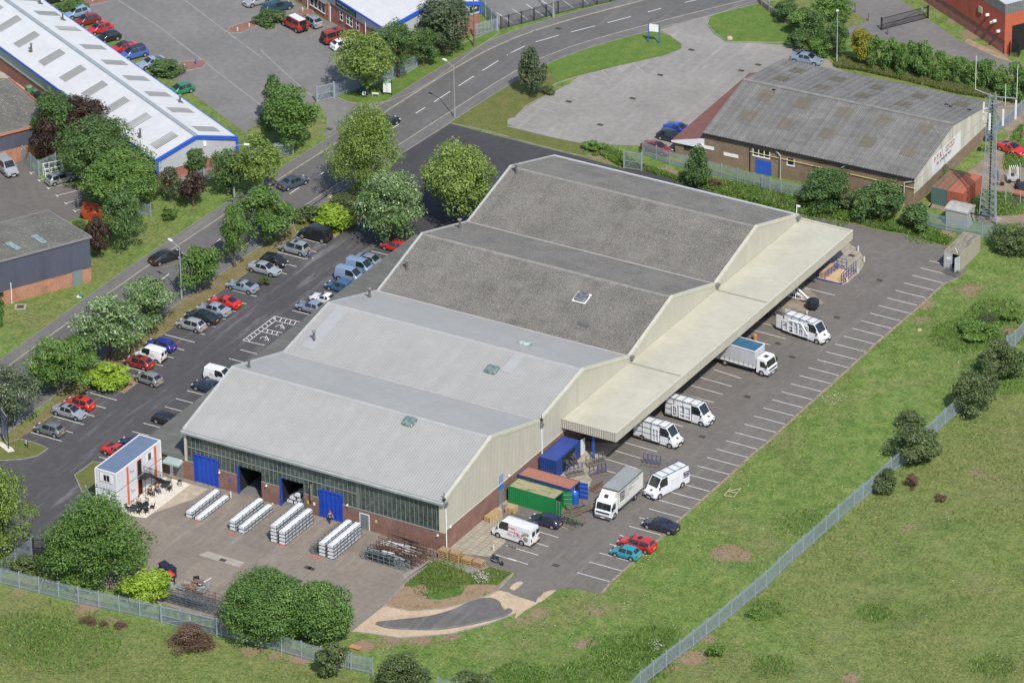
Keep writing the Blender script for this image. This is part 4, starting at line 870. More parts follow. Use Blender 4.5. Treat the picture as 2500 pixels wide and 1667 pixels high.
# brick office wing
U5 = thing('office_wing', 'single storey red brick office with a blue door beside the white roofed unit', 'office', (-93.45, 123.35, 0), R_(64))
mb = MB(); mb.bx(0, 8, .25, 26, 0, 2.75); mb.add([(0, .25, 2.75), (8, .25, 2.75), (4, .25, 4.4)], [(0, 1, 2)]); mb.bx(0, 1.5, 0, .25, 0, 2.85); mb.add([(0, 0, 2.85), (1.5, 0, 2.85), (1.5, 0, 3.6)], [(0, 1, 2)]); mb.build('wall', BR_ORANGE, U5)
mb = MB(); V = Vector((4.3, 0, 1.75)); corrplane(mb, (-.3, 26, 2.66), (0, -1, 0), V, 25.7, V.length, .3, .04); corrplane(mb, (8.3, .3, 2.66), (0, 1, 0), (-V.x, 0, V.z), 25.7, V.length, .3, .04); mb.build('roof', M_TRADEROOF, U5)
m4(U5, 'door', .32, 1.28, -.06, -.01, .08, 2.2, M_BLUE2); m4(U5, 'door_frame', .2, .3, -.08, 0, 0, 2.3, M_WHITE); m4(U5, 'door_frame', 1.3, 1.4, -.08, 0, 0, 2.3, M_WHITE); m4(U5, 'door_frame', .3, 1.3, -.08, 0, 2.21, 2.3, M_WHITE)
for y in (1.3, 2.35, 3.4, 4.5, 7.6, 8.8, 10.6, 12):
    wn = m4(U5, 'window', -.05, -.01, y-.42, y+.42, 1.0, 2.3, M_GLASS); m4(wn, 'frame', -.07, -.051, y-.47, y-.4, .95, 2.35, M_WHITE); m4(wn, 'frame', -.07, -.051, y+.4, y+.47, .95, 2.35, M_WHITE); m4(wn, 'sill', -.14, -.02, y-.47, y+.47, .88, .95, M_WHITE)
mb = MB(); mb.tube((-.1, 5.6, 0), (-.1, 5.6, 2.6), .06, 6); mb.build('downpipe', M_WHITE, U5)
# ---------- neighbouring brick warehouse ----------
U6 = thing('warehouse', 'brown brick warehouse with weathered grey corrugated roof beyond the rear fence', 'warehouse', (7.35, 110.2, 0), R_(2.1))
L6, D6, ZA, ZRR, ZB_ = 31.3, 24.6, 4.45, 7.1, 5.1
pt6 = lambda u: ZA+(ZRR-ZA)*u/12.4 if u < 12.4 else ZRR+(ZB_-ZRR)*(u-12.4)/(D6-12.4)
mb = MB(); mb.bx(-L6, 0, 0, D6, 0, 2.0); mb.bx(-L6, -0, 0, .3, 2.0, ZA-.1); mb.bx(-L6, 0, D6-.3, D6, 2, ZB_-.1); mb.bx(-L6, -L6+.3, .3, D6-.3, 2, ZA-.1); mb.bx(-L6+.01, -.3, .3, 1, 3, 3.2); mb.build('wall', BR_PTB, U6)
m, nt, b = newmat('stained_render_panel'); co = coords(nt); c = ramp(nt, noise(nt, co, .6, 5, .6, stretch=(1, 1, .12)), [(.3, (.38, .35, .29)), (.5, (.50, .475, .41)), (.7, (.60, .57, .50))]); nt.links.new(c, b.inputs['Base Color']); b.inputs['Roughness'].default_value = .85; M_PANEL = m
mb = MB(); mb.add([(.02, 0, 1.95), (.02, D6, 1.95), (.02, D6, ZB_), (.02, 12.4, ZRR), (.02, 0, ZA)], [(0, 1, 2, 3, 4)]); mb.build('gable_panel', M_PANEL, U6); mb = MB(); mb.add([(-L6-.01, 0, ZA-.2), (-L6-.01, D6, ZA-.2), (-L6-.01, D6, ZB_), (-L6-.01, 12.4, ZRR), (-L6-.01, 0, ZA)], [(4, 3, 2, 1, 0)]); mb.build('gable_panel', M_PANEL, U6)
mb = MB(); 
for y in (3.1, 6.2, 9.3, 12.4, 15.5, 18.6, 21.7): mb.bx(.02, .035, y-.02, y+.02, 1.95, pt6(y)-.15)
mb.bx(.02, .035, 0, D6, 3.55, 3.59); mb.build('panel_joints', mat('joint_dark', (.25, .23, .19)), U6)
mb = MB(); mb.add([(.04, 5.6, 2.1), (.04, 15.3, 2.1), (.04, 15.3, 5.0), (.04, 5.6, 5.0)], [(0, 1, 2, 3)]); bd = mb.build('painted_panel', mat('white_painted_board', (.66, .66, .65), .6, .08, 1, stretch=(1, 1, .2)), U6)
M_REDT = mat('red_lettering', (.40, .10, .11), .6); M_NAVYT = mat('navy_lettering', (.02, .03, .12), .6)
text('P.T.B.', 1.15, M_REDT, bd, (.06, 7.7, 4.15), (0, 1, 0), (0, 0, 1)); text('SCRAP METAL', .5, M_REDT, bd, (.06, 11.6, 4.55), (0, 1, 0), (0, 0, 1)); text('MERCHANTS', .5, M_REDT, bd, (.06, 11.6, 4.0), (0, 1, 0), (0, 0, 1)); text('TEL 0798 758 7459', .62, M_NAVYT, bd, (.06, 9.6, 3.25), (0, 1, 0), (0, 0, 1))
for (ya, za, yb, zb) in ((-.3, ZA-.07, 12.4, ZRR), (12.4, ZRR, D6+.3, ZB_-.05)):
    mb = MB(); V = Vector((0, yb-ya, zb-za)); corrplane(mb, (-L6-.25, ya, za), (1, 0, 0), V, L6+.5, V.length, .42, .09); mb.build('roof', M_PTBROOF, U6)
mb = MB(); mb.bx(-L6-.25, .25, 12.1, 12.7, ZRR+.03, ZRR+.13); mb.build('ridge', mat('old_ridge', (.22, .21, .19)), U6)
mb = MB(); mb.bx(-L6-.2, .2, -.42, -.27, ZA-.24, ZA-.06); mb.build('gutter', M_BLACKMET, U6)
U6M = (Matrix.Translation((7.35, 110.2, 0)) @ Matrix.Rotation(R_(2.1), 4, 'Z')).inverted()
def u6(t, X, Y):
    for i in range(900):
        z = 8.5-i*.01; p = U6M @ G(t, X, Y, z)
        if p.z <= pt6(min(D6, max(0, p.y))): break
    return p
M_OLDRL = mat('old_rooflight', (.15, .125, .085), .7, .2, 3); mb = MB()
for t, X, Y in (('30', 370, 928), ('30', 730, 1010), ('30', 1093, 1082), ('30', 217, 1113), ('30', 580, 1194), ('30', 943, 1270), ('30', 1310, 1350), ('30', 30, 860), ('30', 325, 635), ('30', 175, 705), ('30', 680, 710), ('30', 540, 780), ('30', 1045, 785), ('30', 900, 855), ('30', 1405, 860), ('30', 1262, 930), ('30', 1440, 1150), ('20', 2130, 1035), ('30', 1780, 935)):
    p = u6(t, X, Y); mb = MB(); x0, x1, y0, y1 = p.x-1.0, p.x+1.0, p.y-1.1, p.y+1.1
    for k in range(7):
        a = x0+k*.3; mb.add([(a, y0, pt6(y0)+.11), (a+.2, y0, pt6(y0)+.11), (a+.2, y1, pt6(y1)+.11), (a, y1, pt6(y1)+.11)], [(0, 1, 2, 3)])
    mb.build('rooflight', M_OLDRL, U6)
mb = MB()
for t, X, Y in (('30', 105, 808), ('30', 1680, 955), ('30', 1643, 938), ('30', 1845, 985)):
    p = u6(t, X, Y); mb.box((p.x, p.y, pt6(p.y)+.12), (.5, .35, .06))
mb.build('broken_sheet', M_DARK, U6)
mb = MB(); mb.tube((-L6+6.9, -.13, 3.05), (.3, -.13, 2.9), .055, 6); pp = mb.build('gas_pipe', mat('yellow_pipe', (.62, .50, .22), .5, .1, 2), U6)
for (xa, pts_) in ((-19.6, [(-20.6, -.2, 4.2), (-19.7, -.3, 3.5), (-19.7, -.3, 0)]), (-10.1, [(-10.0, -.25, 4.15), (-10.6, -.25, 3.7)]), (.15, [(.3, -.2, 4.1), (-1.3, -.3, 3.55), (-1.3, -.3, 0)])):
    mb = MB()
    for a, b_ in zip(pts_, pts_[1:]): mb.tube(a, b_, .09, 8)
    mb.build('downpipe', mat('grey_pipe', (.42, .40, .36), .6, .15, 2), U6)
mb = MB(); mb.tube((-24.4, -.08, 0), (-24.4, -.08, 3.7), .07, 6); mb.build('downpipe', M_BLACKMET, U6)
for (x, w_, z0, z1, nn) in ((-22.7, 2.5, 2.65, 3.55, 3), (-18.3, 1.05, 2.35, 3.25, 1)):
    wn = m4(U6, 'window', x-w_/2, x+w_/2, -.03, 0, z0, z1, M_GLASS); m4(wn, 'sill', x-w_/2-.08, x+w_/2+.08, -.12, -.02, z0-.18, z0-.02, M_WHITE)
    for k in range(nn+1): xx = x-w_/2+w_*k/nn; m4(wn, 'frame', xx-.06, xx+.06, -.06, -.031, z0-.02, z1, M_WHITE)
m4(U6, 'door', -23.55, -21.2, -.07, 0, 0, 2.1, M_BLUE2); m4(U6, 'door', -15.3, -14.1, -.05, 0, 0, 2.0, mat('cream_door', (.55, .5, .45), .6, .15, 2)); 
for (x, z) in ((-27.3, 1.6), (-31., 2.0)): m4(U6, 'vent_grille', x-1.1, x+1.1, -.1, 0, z, z+.45, M_WHITE)
# red roofed lean-to at its left end
U7 = thing('lean_to', 'low lean-to with a brown red roof and white end board against the warehouse', 'lean-to', (-24.0, 109.1, 0), R_(2.1))
mb = MB(); mb.bx(-4.7, -.02, .4, 24, 0, 1.9); mb.build('wall', BR_PTB, U7)
mb = MB(); mb.add([(-5.1, .1, 1.95), (-.02, .1, 3.3), (-.02, 24.4, 3.3), (-5.1, 24.4, 1.95), (-5.1, .1, 2.07), (-.02, .1, 3.42), (-.02, 24.4, 3.42), (-5.1, 24.4, 2.07)], [(0, 3, 2, 1), (4, 5, 6, 7), (0, 1, 5, 4), (2, 3, 7, 6), (3, 0, 4, 7)]); mb.build('roof', mat('red_brown_roof', (.20, .085, .07), .85, .15, 1), U7)
mb = MB(); mb.add([(-5.1, .02, 1.8), (-.02, .02, 1.9), (-.02, .02, 3.45), (-5.1, .02, 2.08)], [(0, 1, 2, 3)]); mb.build('end_board', mat('white_board', (.72, .73, .76), .6, .05, 1), U7)
m4(U7, 'window', -3.3, -1.9, .33, .39, .9, 1.5, M_GLASS)
# ---------- red unit, top right ----------
U8 = thing('industrial_unit', 'red clad unit with a grey roof edge and dark doorway at the top right', 'industrial unit', (-3.29, 160.1, 0), R_(59))
M_REDC = mat('brick_red_cladding', (.36, .085, .055), .55, .1, .6, stretch=(1, 1, .2)); M_REDO = mat('orange_red_cladding', (.45, .11, .06), .55, .08, .6)
mb = MB(); mb.bx(.1, 22, .1, 28, 0, 2.1); mb.build('brick_base', BR_RED, U8)
mb = MB(); corrwall(mb, (0, 28, 0), (0, -1, 0), 28, 2.1, lambda u: 6.2, .3, .04, (-1, 0, 0)); mb.build('cladding', M_REDC, U8)
mb = MB(); corrwall(mb, (0, 0, 0), (1, 0, 0), 1.2, 0, lambda u: 6.2, .3, .03, (0, -1, 0)); corrwall(mb, (1.2, 0, 0), (1, 0, 0), 21, 4.2, lambda u: 6.2, .3, .03, (0, -1, 0)); mb.bx(7.5, 22, -.02, .05, 2.1, 4.2); mb.build('front_cladding', M_REDO, U8)
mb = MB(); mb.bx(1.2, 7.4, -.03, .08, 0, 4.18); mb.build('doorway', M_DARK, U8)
mb = MB(); corrwall(mb, (0, 28, 0), (0, -1, 0), 28, 6.2, lambda u: 7.8, .3, .05, (-1.0, 0, 0)); corrwall(mb, (0, 0, 0), (1, 0, 0), 22, 6.2, lambda u: 7.8, .3, .05, (0, -1, 0)); mb.build('parapet', M_GREYMET, U8)
mb = MB(); mb.bx(.1, 22, .1, 28, 7.5, 7.7); mb.build('roof', M_SILVER, U8)
for y, z, L_ in ((4.2, 4.6, .4), (3.0, 3.9, .4), (2.3, 4.4, .5), (1.3, 3.2, .35)):
    mb = MB(); mb.box((-.3, y, z), (.5, .3, .3)); mb.build('lamp', M_WHITE, U8)
mb = MB(); mb.box((-.15, 6.2, 4.6), (.1, .9, .9)); mb.build('sign', mat('pale_sign', (.5, .5, .42), .6), U8)
# ================= VEGETATION =================
M_BARK = mat('bark', (.12, .09, .065), .95, .3, 3)
def leafmat(name, stops, transl=.32, rough=.55):
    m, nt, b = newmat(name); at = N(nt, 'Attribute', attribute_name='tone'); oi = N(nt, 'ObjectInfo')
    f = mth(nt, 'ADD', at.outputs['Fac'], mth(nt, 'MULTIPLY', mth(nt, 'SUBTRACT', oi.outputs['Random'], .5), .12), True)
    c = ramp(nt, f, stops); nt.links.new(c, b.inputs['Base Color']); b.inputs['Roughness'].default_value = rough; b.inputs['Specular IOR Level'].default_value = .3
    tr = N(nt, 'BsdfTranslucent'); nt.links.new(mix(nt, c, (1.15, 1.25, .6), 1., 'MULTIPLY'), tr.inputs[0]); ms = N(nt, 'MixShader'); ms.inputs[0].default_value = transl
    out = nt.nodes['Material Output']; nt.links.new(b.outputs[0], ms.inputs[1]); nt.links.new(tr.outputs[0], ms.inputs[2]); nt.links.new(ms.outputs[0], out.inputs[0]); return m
LEAF = {
 'maple': leafmat('maple_leaves', [(0, (0.059, 0.118, 0.024)), (0.5, (0.124, 0.220, 0.050)), (1, (0.224, 0.339, 0.094))]),
 'dark': leafmat('dark_leaves', [(0, (0.045, 0.096, 0.029)), (0.5, (0.092, 0.166, 0.050)), (1, (0.177, 0.262, 0.094))]),
 'olive': leafmat('olive_leaves', [(0, (0.088, 0.134, 0.024)), (0.5, (0.195, 0.275, 0.061)), (1, (0.330, 0.410, 0.121))]),
 'lime': leafmat('lime_leaves', [(0, (.13, .22, .02)), (.5, (.26, .39, .04)), (1, (.42, .52, .09))]),
 'yellow': leafmat('golden_leaves', [(0, (.16, .16, .02)), (.5, (.26, .25, .035)), (1, (.38, .34, .07))]),
 'beam': leafmat('whitebeam_leaves', [(0, (0.083, 0.154, 0.044)), (0.45, (0.142, 0.237, 0.077)), (0.7, (0.248, 0.333, 0.165)), (0.85, (0.389, 0.474, 0.286)), (1, (0.566, 0.640, 0.440))]),
 'beamlow': leafmat('grey_green_leaves', [(0, (0.05, 0.08, 0.04)), (0.55, (0.11, 0.145, 0.075)), (0.85, (0.18, 0.21, 0.13)), (1, (0.34, 0.36, 0.28))]),
 'copper': leafmat('copper_leaves', [(0, (.018, .012, .010)), (.5, (.048, .030, .024)), (1, (.10, .065, .045))], .12),
 'haw': leafmat('hawthorn_leaves', [(0, (0.053, 0.079, 0.031)), (0.5, (0.104, 0.143, 0.053)), (1, (0.189, 0.230, 0.099))]),
 'conifer': leafmat('conifer_leaves', [(0, (0.040, 0.092, 0.020)), (0.5, (0.094, 0.179, 0.040)), (1, (0.177, 0.275, 0.072))], .15),
 'brown': leafmat('dead_twigs', [(0, (.07, .04, .025)), (.5, (.14, .085, .055)), (1, (.22, .15, .10))], .1),
 'bramble': leafmat('bramble_leaves', [(0, (0.071, 0.134, 0.028)), (0.5, (0.142, 0.243, 0.050)), (1, (0.236, 0.346, 0.099))]),
}
def leaf_mesh(name, nblob, nleaf, R, leafsz, kind, rng, bl=.30, flat=.0, up=.0, shape=None):
    """crown of unit radius 1 (true radius R metres, so leaf sizes are right): many leaf faces set on clumps"""
    c = []; 
    for _ in range(nblob*3):
        if len(c) >= nblob: break
        v = rng.normal(size=3); v /= np.linalg.norm(v); r = rng.uniform(.55, .86) if rng.rand() < .8 else rng.uniform(.1, .5)
        q = v*r
        if shape == 'cone': h = rng.uniform(-.9, .9); rr = (1-h)*.5*.9*rng.uniform(.5, 1.)+.06; a = rng.uniform(0, 6.28); q = np.array([rr*math.cos(a), rr*math.sin(a), h])
        if shape == 'dome': q = v*rng.uniform(.66, .82)
        if shape == 'col': a = rng.uniform(0, 6.28); rr = rng.uniform(.35, .75); q = np.array([rr*math.cos(a), rr*math.sin(a), rng.uniform(-.85, .8)])
        if shape is None: k_ = 1.08-.42*max(0, q[2])-.10*(q[2]+1)/2; q = q*np.array([k_, k_, 1.08])*np.array([1, 1, 1.0])
        if shape != 'cone' and shape != 'col' and q[2] < -.45 and rng.rand() < .6: continue
        c.append(q)
    C_ = np.array(c); lk = .4 if shape == 'dome' else 1.; az = np.arctan2(C_[:, 1], C_[:, 0]); ph = rng.uniform(0, 6.28, 4); C_[:, :2] *= (1+lk*.13*np.sin(2*az+ph[0])+.10*np.sin(5*az+ph[1]+C_[:, 2]*2))[:, None]; C_[:, 2] *= 1+.10*np.sin(3*az+ph[2])
    br = rng.uniform(bl*.7, bl*1.25, len(C_)); w_ = br**2; pick = rng.choice(len(C_), nleaf, p=w_/w_.sum())
    d = rng.normal(size=(nleaf, 3)); d /= np.linalg.norm(d, axis=1)[:, None]
    d[:, 2] = np.where(rng.rand(nleaf) < .55, np.abs(d[:, 2]), d[:, 2]); rad = br[pick]*rng.uniform(.55, 1.08, nleaf)
    P = C_[pick]+d*rad[:, None]*np.array([1, 1, .75])
    tone_b = rng.uniform(-.16, .16, len(C_))[pick]
    nrm = d*.8+rng.normal(size=(nleaf, 3))*.5+np.array([0, 0, .45+up]); nrm /= np.linalg.norm(nrm, axis=1)[:, None]
    t = np.cross(nrm, rng.normal(size=(nleaf, 3))); t /= np.linalg.norm(t, axis=1)[:, None]+1e-9; s_ = np.cross(nrm, t)
    ls = leafsz/R*rng.uniform(.6, 1.35, nleaf)[:, None]
    V = np.stack([P-t*ls*.5, P+s_*ls*.32, P+t*ls*.55, P-s_*ls*.32], 1).reshape(-1, 3)
    me = bpy.data.meshes.new(name); me.vertices.add(len(V)); me.vertices.foreach_set('co', V.ravel()); me.loops.add(len(V)); me.polygons.add(nleaf)
    me.loops.foreach_set('vertex_index', np.arange(len(V), dtype=np.int32)); me.polygons.foreach_set('loop_start', np.arange(0, len(V), 4, dtype=np.int32)); me.polygons.foreach_set('loop_total', np.full(nleaf, 4, dtype=np.int32))
    tone = np.clip(rng.normal(.48, .2, nleaf)+tone_b+P[:, 2]*.10, 0, 1)  # leaves lighten towards the crown top, sunlight put into the tone
    at = me.attributes.new('tone', 'FLOAT', 'POINT'); at.data.foreach_set('value', np.repeat(tone, 4).astype(np.float32)); me.update(); me.materials.append(LEAF[kind]); return me
CROWNS = {}
def crown(kind, R, var, dense, shape):
    sc = min([1.2, 1.8, 2.6, 3.6, 5., 6.5], key=lambda q: abs(q-R)); key = (kind, sc, var, dense, shape)
    if key not in CROWNS:
        rng = np.random.RandomState(abs(hash((sc, var, shape or '', round(dense*10)))) % 99991 if False else int(sc*100+var*17+dense*31+len(kind)*7))
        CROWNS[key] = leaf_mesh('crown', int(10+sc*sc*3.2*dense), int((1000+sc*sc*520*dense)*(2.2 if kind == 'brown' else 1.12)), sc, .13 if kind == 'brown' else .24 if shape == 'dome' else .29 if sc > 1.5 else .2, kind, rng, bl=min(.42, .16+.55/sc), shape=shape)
    return CROWNS[key]
def tree(kind, box, label, name='tree', cat='tree', group=None, base=None, dense=1., shape=None, var=0, gap=.9, hmin=.0, trunk=True):
    "box = tile, x0, y0, x1, y1 of the crown in the photograph"
    t, x0, y0, x1, y1 = box; a = spx(t, x0, y0); b_ = spx(t, x1, y1); xc, yc = (a[0]+b_[0])/2, (a[1]+b_[1])/2; hw, hh = (b_[0]-a[0])/2, (b_[1]-a[1])/2
    cp, sp_ = math.cos(PITCH), math.sin(PITCH); P = un(xc, yc+20); s_ = scale_at(P); ra = hw/s_; 
    bb = math.sqrt(max((hh/s_)**2-(ra*sp_)**2, (.45*ra)**2))/cp
    cz = bb*.96+gap
    if base is not None: P = G(*base); s_ = scale_at(P); cz = max(bb*.9, (P and (spx(*base)[1]-yc)/(s_*cp)))
    else: P = un(xc, yc+cz*cp*s_)
    P.z = 0
    T_ = thing(name, label, cat, (P.x, P.y, 0), 0, group)
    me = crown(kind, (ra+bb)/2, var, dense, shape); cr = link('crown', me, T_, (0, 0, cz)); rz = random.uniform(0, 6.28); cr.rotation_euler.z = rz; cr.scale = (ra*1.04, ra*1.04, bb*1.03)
    if trunk:
        mb = MB(); r0 = .06+.028*(ra+bb)/2*1.6; top = cz+bb*.1; lean = random.uniform(-.2, .2)
        k = 5; pts_ = [(lean*i/k*.6, lean*.4*i/k, top*i/k) for i in range(k+1)]
        for i in range(k): mb.tube(pts_[i], pts_[i+1], r0*(1.25 if i == 0 else 1-.13*i), 7, r0*(1-.13*(i+1)))
        for j in range(6):
            ag = j*1.05+random.uniform(0, .5); q0 = pts_[2+j % 3]; L_ = ra*.6
            mb.tube(q0, (q0[0]+math.cos(ag)*L_, q0[1]+math.sin(ag)*L_, q0[2]+bb*random.uniform(.25, .7)), r0*.45, 5, r0*.12)
        mb.build('trunk', M_BARK, T_)
    return T_
V1 = 'trees on the verge between the road and the car park'
tree('maple', ('01', 1950, 310, 2200, 790), 'bright green maple at the road edge, beside the larger maple above the silver saloon', base=('01', 2090, 885), group=V1, var=1)
tree('maple', ('11', -230, 160, 300, 640), 'large bright green maple above the car park, behind the silver estate car', base=('11', 85, 665), group=V1, var=0)
tree('maple', ('01', 1590, 670, 1965, 1060), 'small round light green maple just right of the near lamp post', base=('01', 1785, 1115), group=V1, var=2)
tree('beam', ('01', 1020, 960, 1530, 1400), 'white flecked tree left of the lamp post, upper of the pale pair', base=('01', 1328, 1445), group=V1, var=0)
tree('beam', ('01', 620, 1130, 1250, 1620), 'white flecked tree, lower and wider of the pale pair by the road', base=('02', 985, 185), group=V1, var=1)
tree('maple', ('02', 560, -20, 910, 330), 'mid green tree directly above the clipped yellow green bush', base=('02', 685, 400), group=V1, var=1)
tree('maple', ('02', 150, 20, 700, 540), 'broad green tree over the verge, left of the yellow green bush', base=('02', 520, 520), group=V1, var=0, dense=1.1)
tree('beamlow', ('02', -180, 240, 340, 720), 'thin grey green tree standing behind the tall company sign', base=('02', 85, 795), group=V1, var=2, dense=.8)
tree('lime', ('02', 765, 250, 1145, 475), 'bright yellow green bush at the end of the left parking row', 'shrub', 'bush', gap=.0, trunk=False, dense=1.3, var=1)
tree('olive', ('02', -480, 1130, 330, 2050), 'large light green tree at the left edge outside the palisade fence', base=('03', -60, 480), var=1, dense=1.)
tree('maple', ('03', 380, -110, 1330, 775), 'huge spreading maple beside the stacked cabins inside the fence corner', base=('03', 860, 640), var=0, dense=1.15)
tree('lime', ('03', 1070, 545, 1520, 865), 'yellow green shrub between the huge maple and the red wheeled bins', 'shrub', 'bush', gap=.1, trunk=False, var=2)
tree('lime', ('03', 570, 590, 800, 720), 'small yellow green shrub poking out under the huge maple by the fence', 'shrub', 'bush', gap=.1, trunk=False, var=0)
tree('haw', ('03', 130, 430, 420, 610), 'low dull green bush in the fence corner by the dark gate', 'shrub', 'bush', gap=0, trunk=False, var=1)
tree('conifer', ('13', -330, 550, 480, 1215), 'dense rounded evergreen, left one of the dark pair by the fence', 'evergreen_tree', base=('13', 130, 1130), dense=2.6, shape='dome', var=0, group='dark evergreens at the front fence')
tree('conifer', ('13', 330, 690, 880, 1260), 'dense rounded evergreen, right one of the dark pair by the fence', 'evergreen_tree', base=('13', 610, 1170), dense=2.6, shape='dome', var=1, group='dark evergreens at the front fence')
tree('haw', ('13', 580, 1190, 875, 1500), 'small dark hawthorn covering the fence below the right evergreen', 'hawthorn', gap=.1, dense=1.2, var=0)
tree('haw', ('13', 1040, 1285, 1600, 1760), 'wide dark hawthorn at the bottom edge, right of the short fence end', 'hawthorn', gap=.1, dense=1.1, var=1)
tree('haw', ('13', 1780, 1470, 2090, 1640), 'low dark bush at the bottom edge in the grass', 'hawthorn', 'bush', gap=.0, var=2, trunk=False)
tree('olive', ('10', 755, 940, 1400, 1800), 'tall yellow green tree at the roadside by the new dark tarmac', base=('11', 1010, 300), var=0, dense=.9)
tree('beam', ('11', 1115, 10, 1750, 640), 'big white flecked tree at the top corner of the car park', base=('11', 1225, 650), var=2, dense=1.2)
tree('olive', ('10', 1575, 1225, 2290, 1950), 'wide yellow green tree beside the rear left corner of the factory', base=('11', 1830, 500), var=1, dense=.9)
tree('lime', ('11', 555, 335, 875, 580), 'yellow green bush behind the black off roader at the top of the car park', 'shrub', 'bush', gap=0, trunk=False, var=0, dense=1.3)
tree('haw', ('11', 340, 330, 620, 520), 'flat dull green shrub bed beside the yellow green bush', 'shrub', 'bush', gap=-.3, trunk=False, var=1)
tree('haw', ('11', 700, 220, 1000, 420), 'dull green shrubs under the tall yellow green roadside tree', 'shrub', 'bush', gap=-.2, trunk=False, var=2)
tree('copper', ('11', 770, 420, 860, 520), 'small dark purple shrub at the right side of the yellow green bush', 'shrub', 'bush', gap=0, trunk=False, var=2)
tree('haw', ('11', 60, 950, 165, 1050), 'tiny round dull bush on the bare island below the silver saloon', 'shrub', 'bush', gap=0, trunk=False, var=2)
tree('dark', ('10', 45, 690, 320, 1110), 'slim green tree left of the bigger one by the side road', base=('10', 180, 1120), shape='cone', var=0, dense=1.2)
tree('maple', ('10', 150, 770, 655, 1300), 'bushy bright green tree on the corner of the side road', base=('10', 345, 1330), var=2, dense=1.1)
tree('olive', ('10', 690, 290, 1230, 800), 'pale olive tree behind the green lot sign, over the white car', base=('10', 1000, 850), var=2, dense=.9)
tree('dark', ('10', 1115, 180, 1500, 600), 'dark green tree with a bare stem on the lawn before the blue trimmed unit', base=('10', 1290, 695), var=0)
tree('dark', ('10', 1380, 250, 1640, 560), 'dark green tree between the bare stemmed tree and the grey leaved one', var=1, dense=.9)
tree('beamlow', ('10', 1430, -60, 1970, 450), 'large grey green tree hiding the gable of the blue trimmed unit', base=('10', 1690, 470), var=1, dense=1.1)
tree('dark', ('00', 1890, 1310, 2180, 1700), 'dark round tree in front of the right gable corner of the long silver unit', base=('01', 2030, 250), var=2)
tree('olive', ('00', 2050, 1200, 2520, 1720), 'airy light green tree beside the parked cars behind the short fence', gap=.8, var=0, dense=.6)
tree('dark', ('00', 1635, 1345, 1845, 1560), 'small green tree standing above a purple one by the silver gable', gap=.8, var=1)
tree('copper', ('01', 1615, 40, 1850, 340), 'small purple leaved tree on the lawn in front of the silver gable', base=('01', 1725, 345), var=0)
tree('maple', ('01', 1450, 320, 1590, 465), 'tiny sapling on the lawn left of the small purple tree', 'sapling', base=('01', 1520, 468), var=1)
tree('beamlow', ('01', 1400, -20, 1640, 300), 'thin tan and grey shrub in front of the brick base of the silver unit', 'shrub', 'bush', gap=.3, var=2, dense=.5)
tree('dark', ('00', 290, 780, 720, 1330), 'dark green tree at the left end of the clump beside the silver unit', gap=1.5, var=0)
tree('copper', ('00', 520, 850, 990, 1230), 'large copper leaved tree in the clump over the silver unit', gap=3, var=1, dense=1.1)
tree('copper', ('00', 285, 1040, 560, 1420), 'dark copper leaved tree above the white pipe frame', gap=1.2, var=2)
tree('dark', ('00', 550, 1000, 1230, 1640), 'big mid green tree in the middle of the clump beside the silver unit', gap=1.3, var=1, dense=1.1)
tree('maple', ('01', 740, -170, 1460, 370), 'biggest bright green tree at the lower end of the clump', gap=1.2, var=2, dense=1.15)
tree('dark', ('01', 900, 215, 1305, 715), 'dark green tree on the lawn in front of the orange skip', base=('01', 1105, 720), var=2)
tree('copper', ('01', 785, 440, 975, 800), 'narrow purple leaved tree against the end of the dark blue workshop', gap=.2, var=0)
tree('haw', ('01', 655, 450, 800, 570), 'low bush behind the roof corner of the dark blue workshop', 'shrub', 'bush', gap=.2, trunk=False, var=0)
tree('conifer', ('01', -90, 1150, 48, 1405), 'clipped dark conifer cut by the left edge of the lawn', 'evergreen_tree', gap=0, shape='col', dense=1.4, var=0)
tree('beamlow', ('20', 100, 385, 335, 860), 'slender grey green tree on the lawn of the bleached car park', base=('20', 212, 872), var=1)
tree('haw', ('20', 290, 750, 440, 850), 'low grey shrub beside the slender grey green tree', 'shrub', 'bush', gap=-.1, trunk=False, var=1)
tree('bramble', ('20', 660, 1265, 865, 1370), 'mound of green bramble at the end of the lawn by the rear car park', 'shrub', 'bush', gap=-.2, trunk=False, var=0)
tree('dark', ('20', 1560, 1320, 1820, 1690), 'dark shrubby tree in front of the fence near the blue doors', gap=.2, var=0)
tree('dark', ('31', 335, -20, 800, 380), 'wide dark bushy tree at the fence below the warehouse wall', gap=.1, var=1, dense=1.2)
tree('haw', ('31', 620, 130, 850, 380), 'grey green bush leaning on the right of the wide dark bushy tree', 'shrub', 'bush', gap=.1, var=2)
tree('dark', ('31', 860, 120, 1260, 500), 'dark bushy tree right of the wide one, below the warehouse corner', gap=.1, var=2, dense=1.2)
tree('dark', ('31', 1230, 310, 1510, 575), 'small dark bushy tree left of the blue grey fence by the mast', gap=.1, var=0, dense=1.2)
tree('haw', ('31', 2050, 480, 2420, 775), 'dark bush at the right edge behind the tan container', 'shrub', 'bush', gap=.0, var=0, dense=1.1)
tree('haw', ('31', 1930, 1290, 2100, 1380), 'small green bush alone in the field at the right', 'shrub', 'bush', gap=-.1, trunk=False, var=0)
tree('bramble', ('31', 1600, 30, 1685, 180), 'small leafy climber at the foot of the white gable', 'shrub', 'bush', gap=0, trunk=False, var=1)
tree('brown', ('21', 1800, 90, 1900, 180), 'brown withered bush beside the dark shrubby tree at the fence', 'shrub', 'bush', gap=0, trunk=False, var=0)
tree('brown', ('03', 1475, 1085, 1890, 1255), 'brown heap of dead brushwood lying below the palisade fence', 'brushwood', 'brushwood', gap=-.3, trunk=False, var=1, dense=1.3)
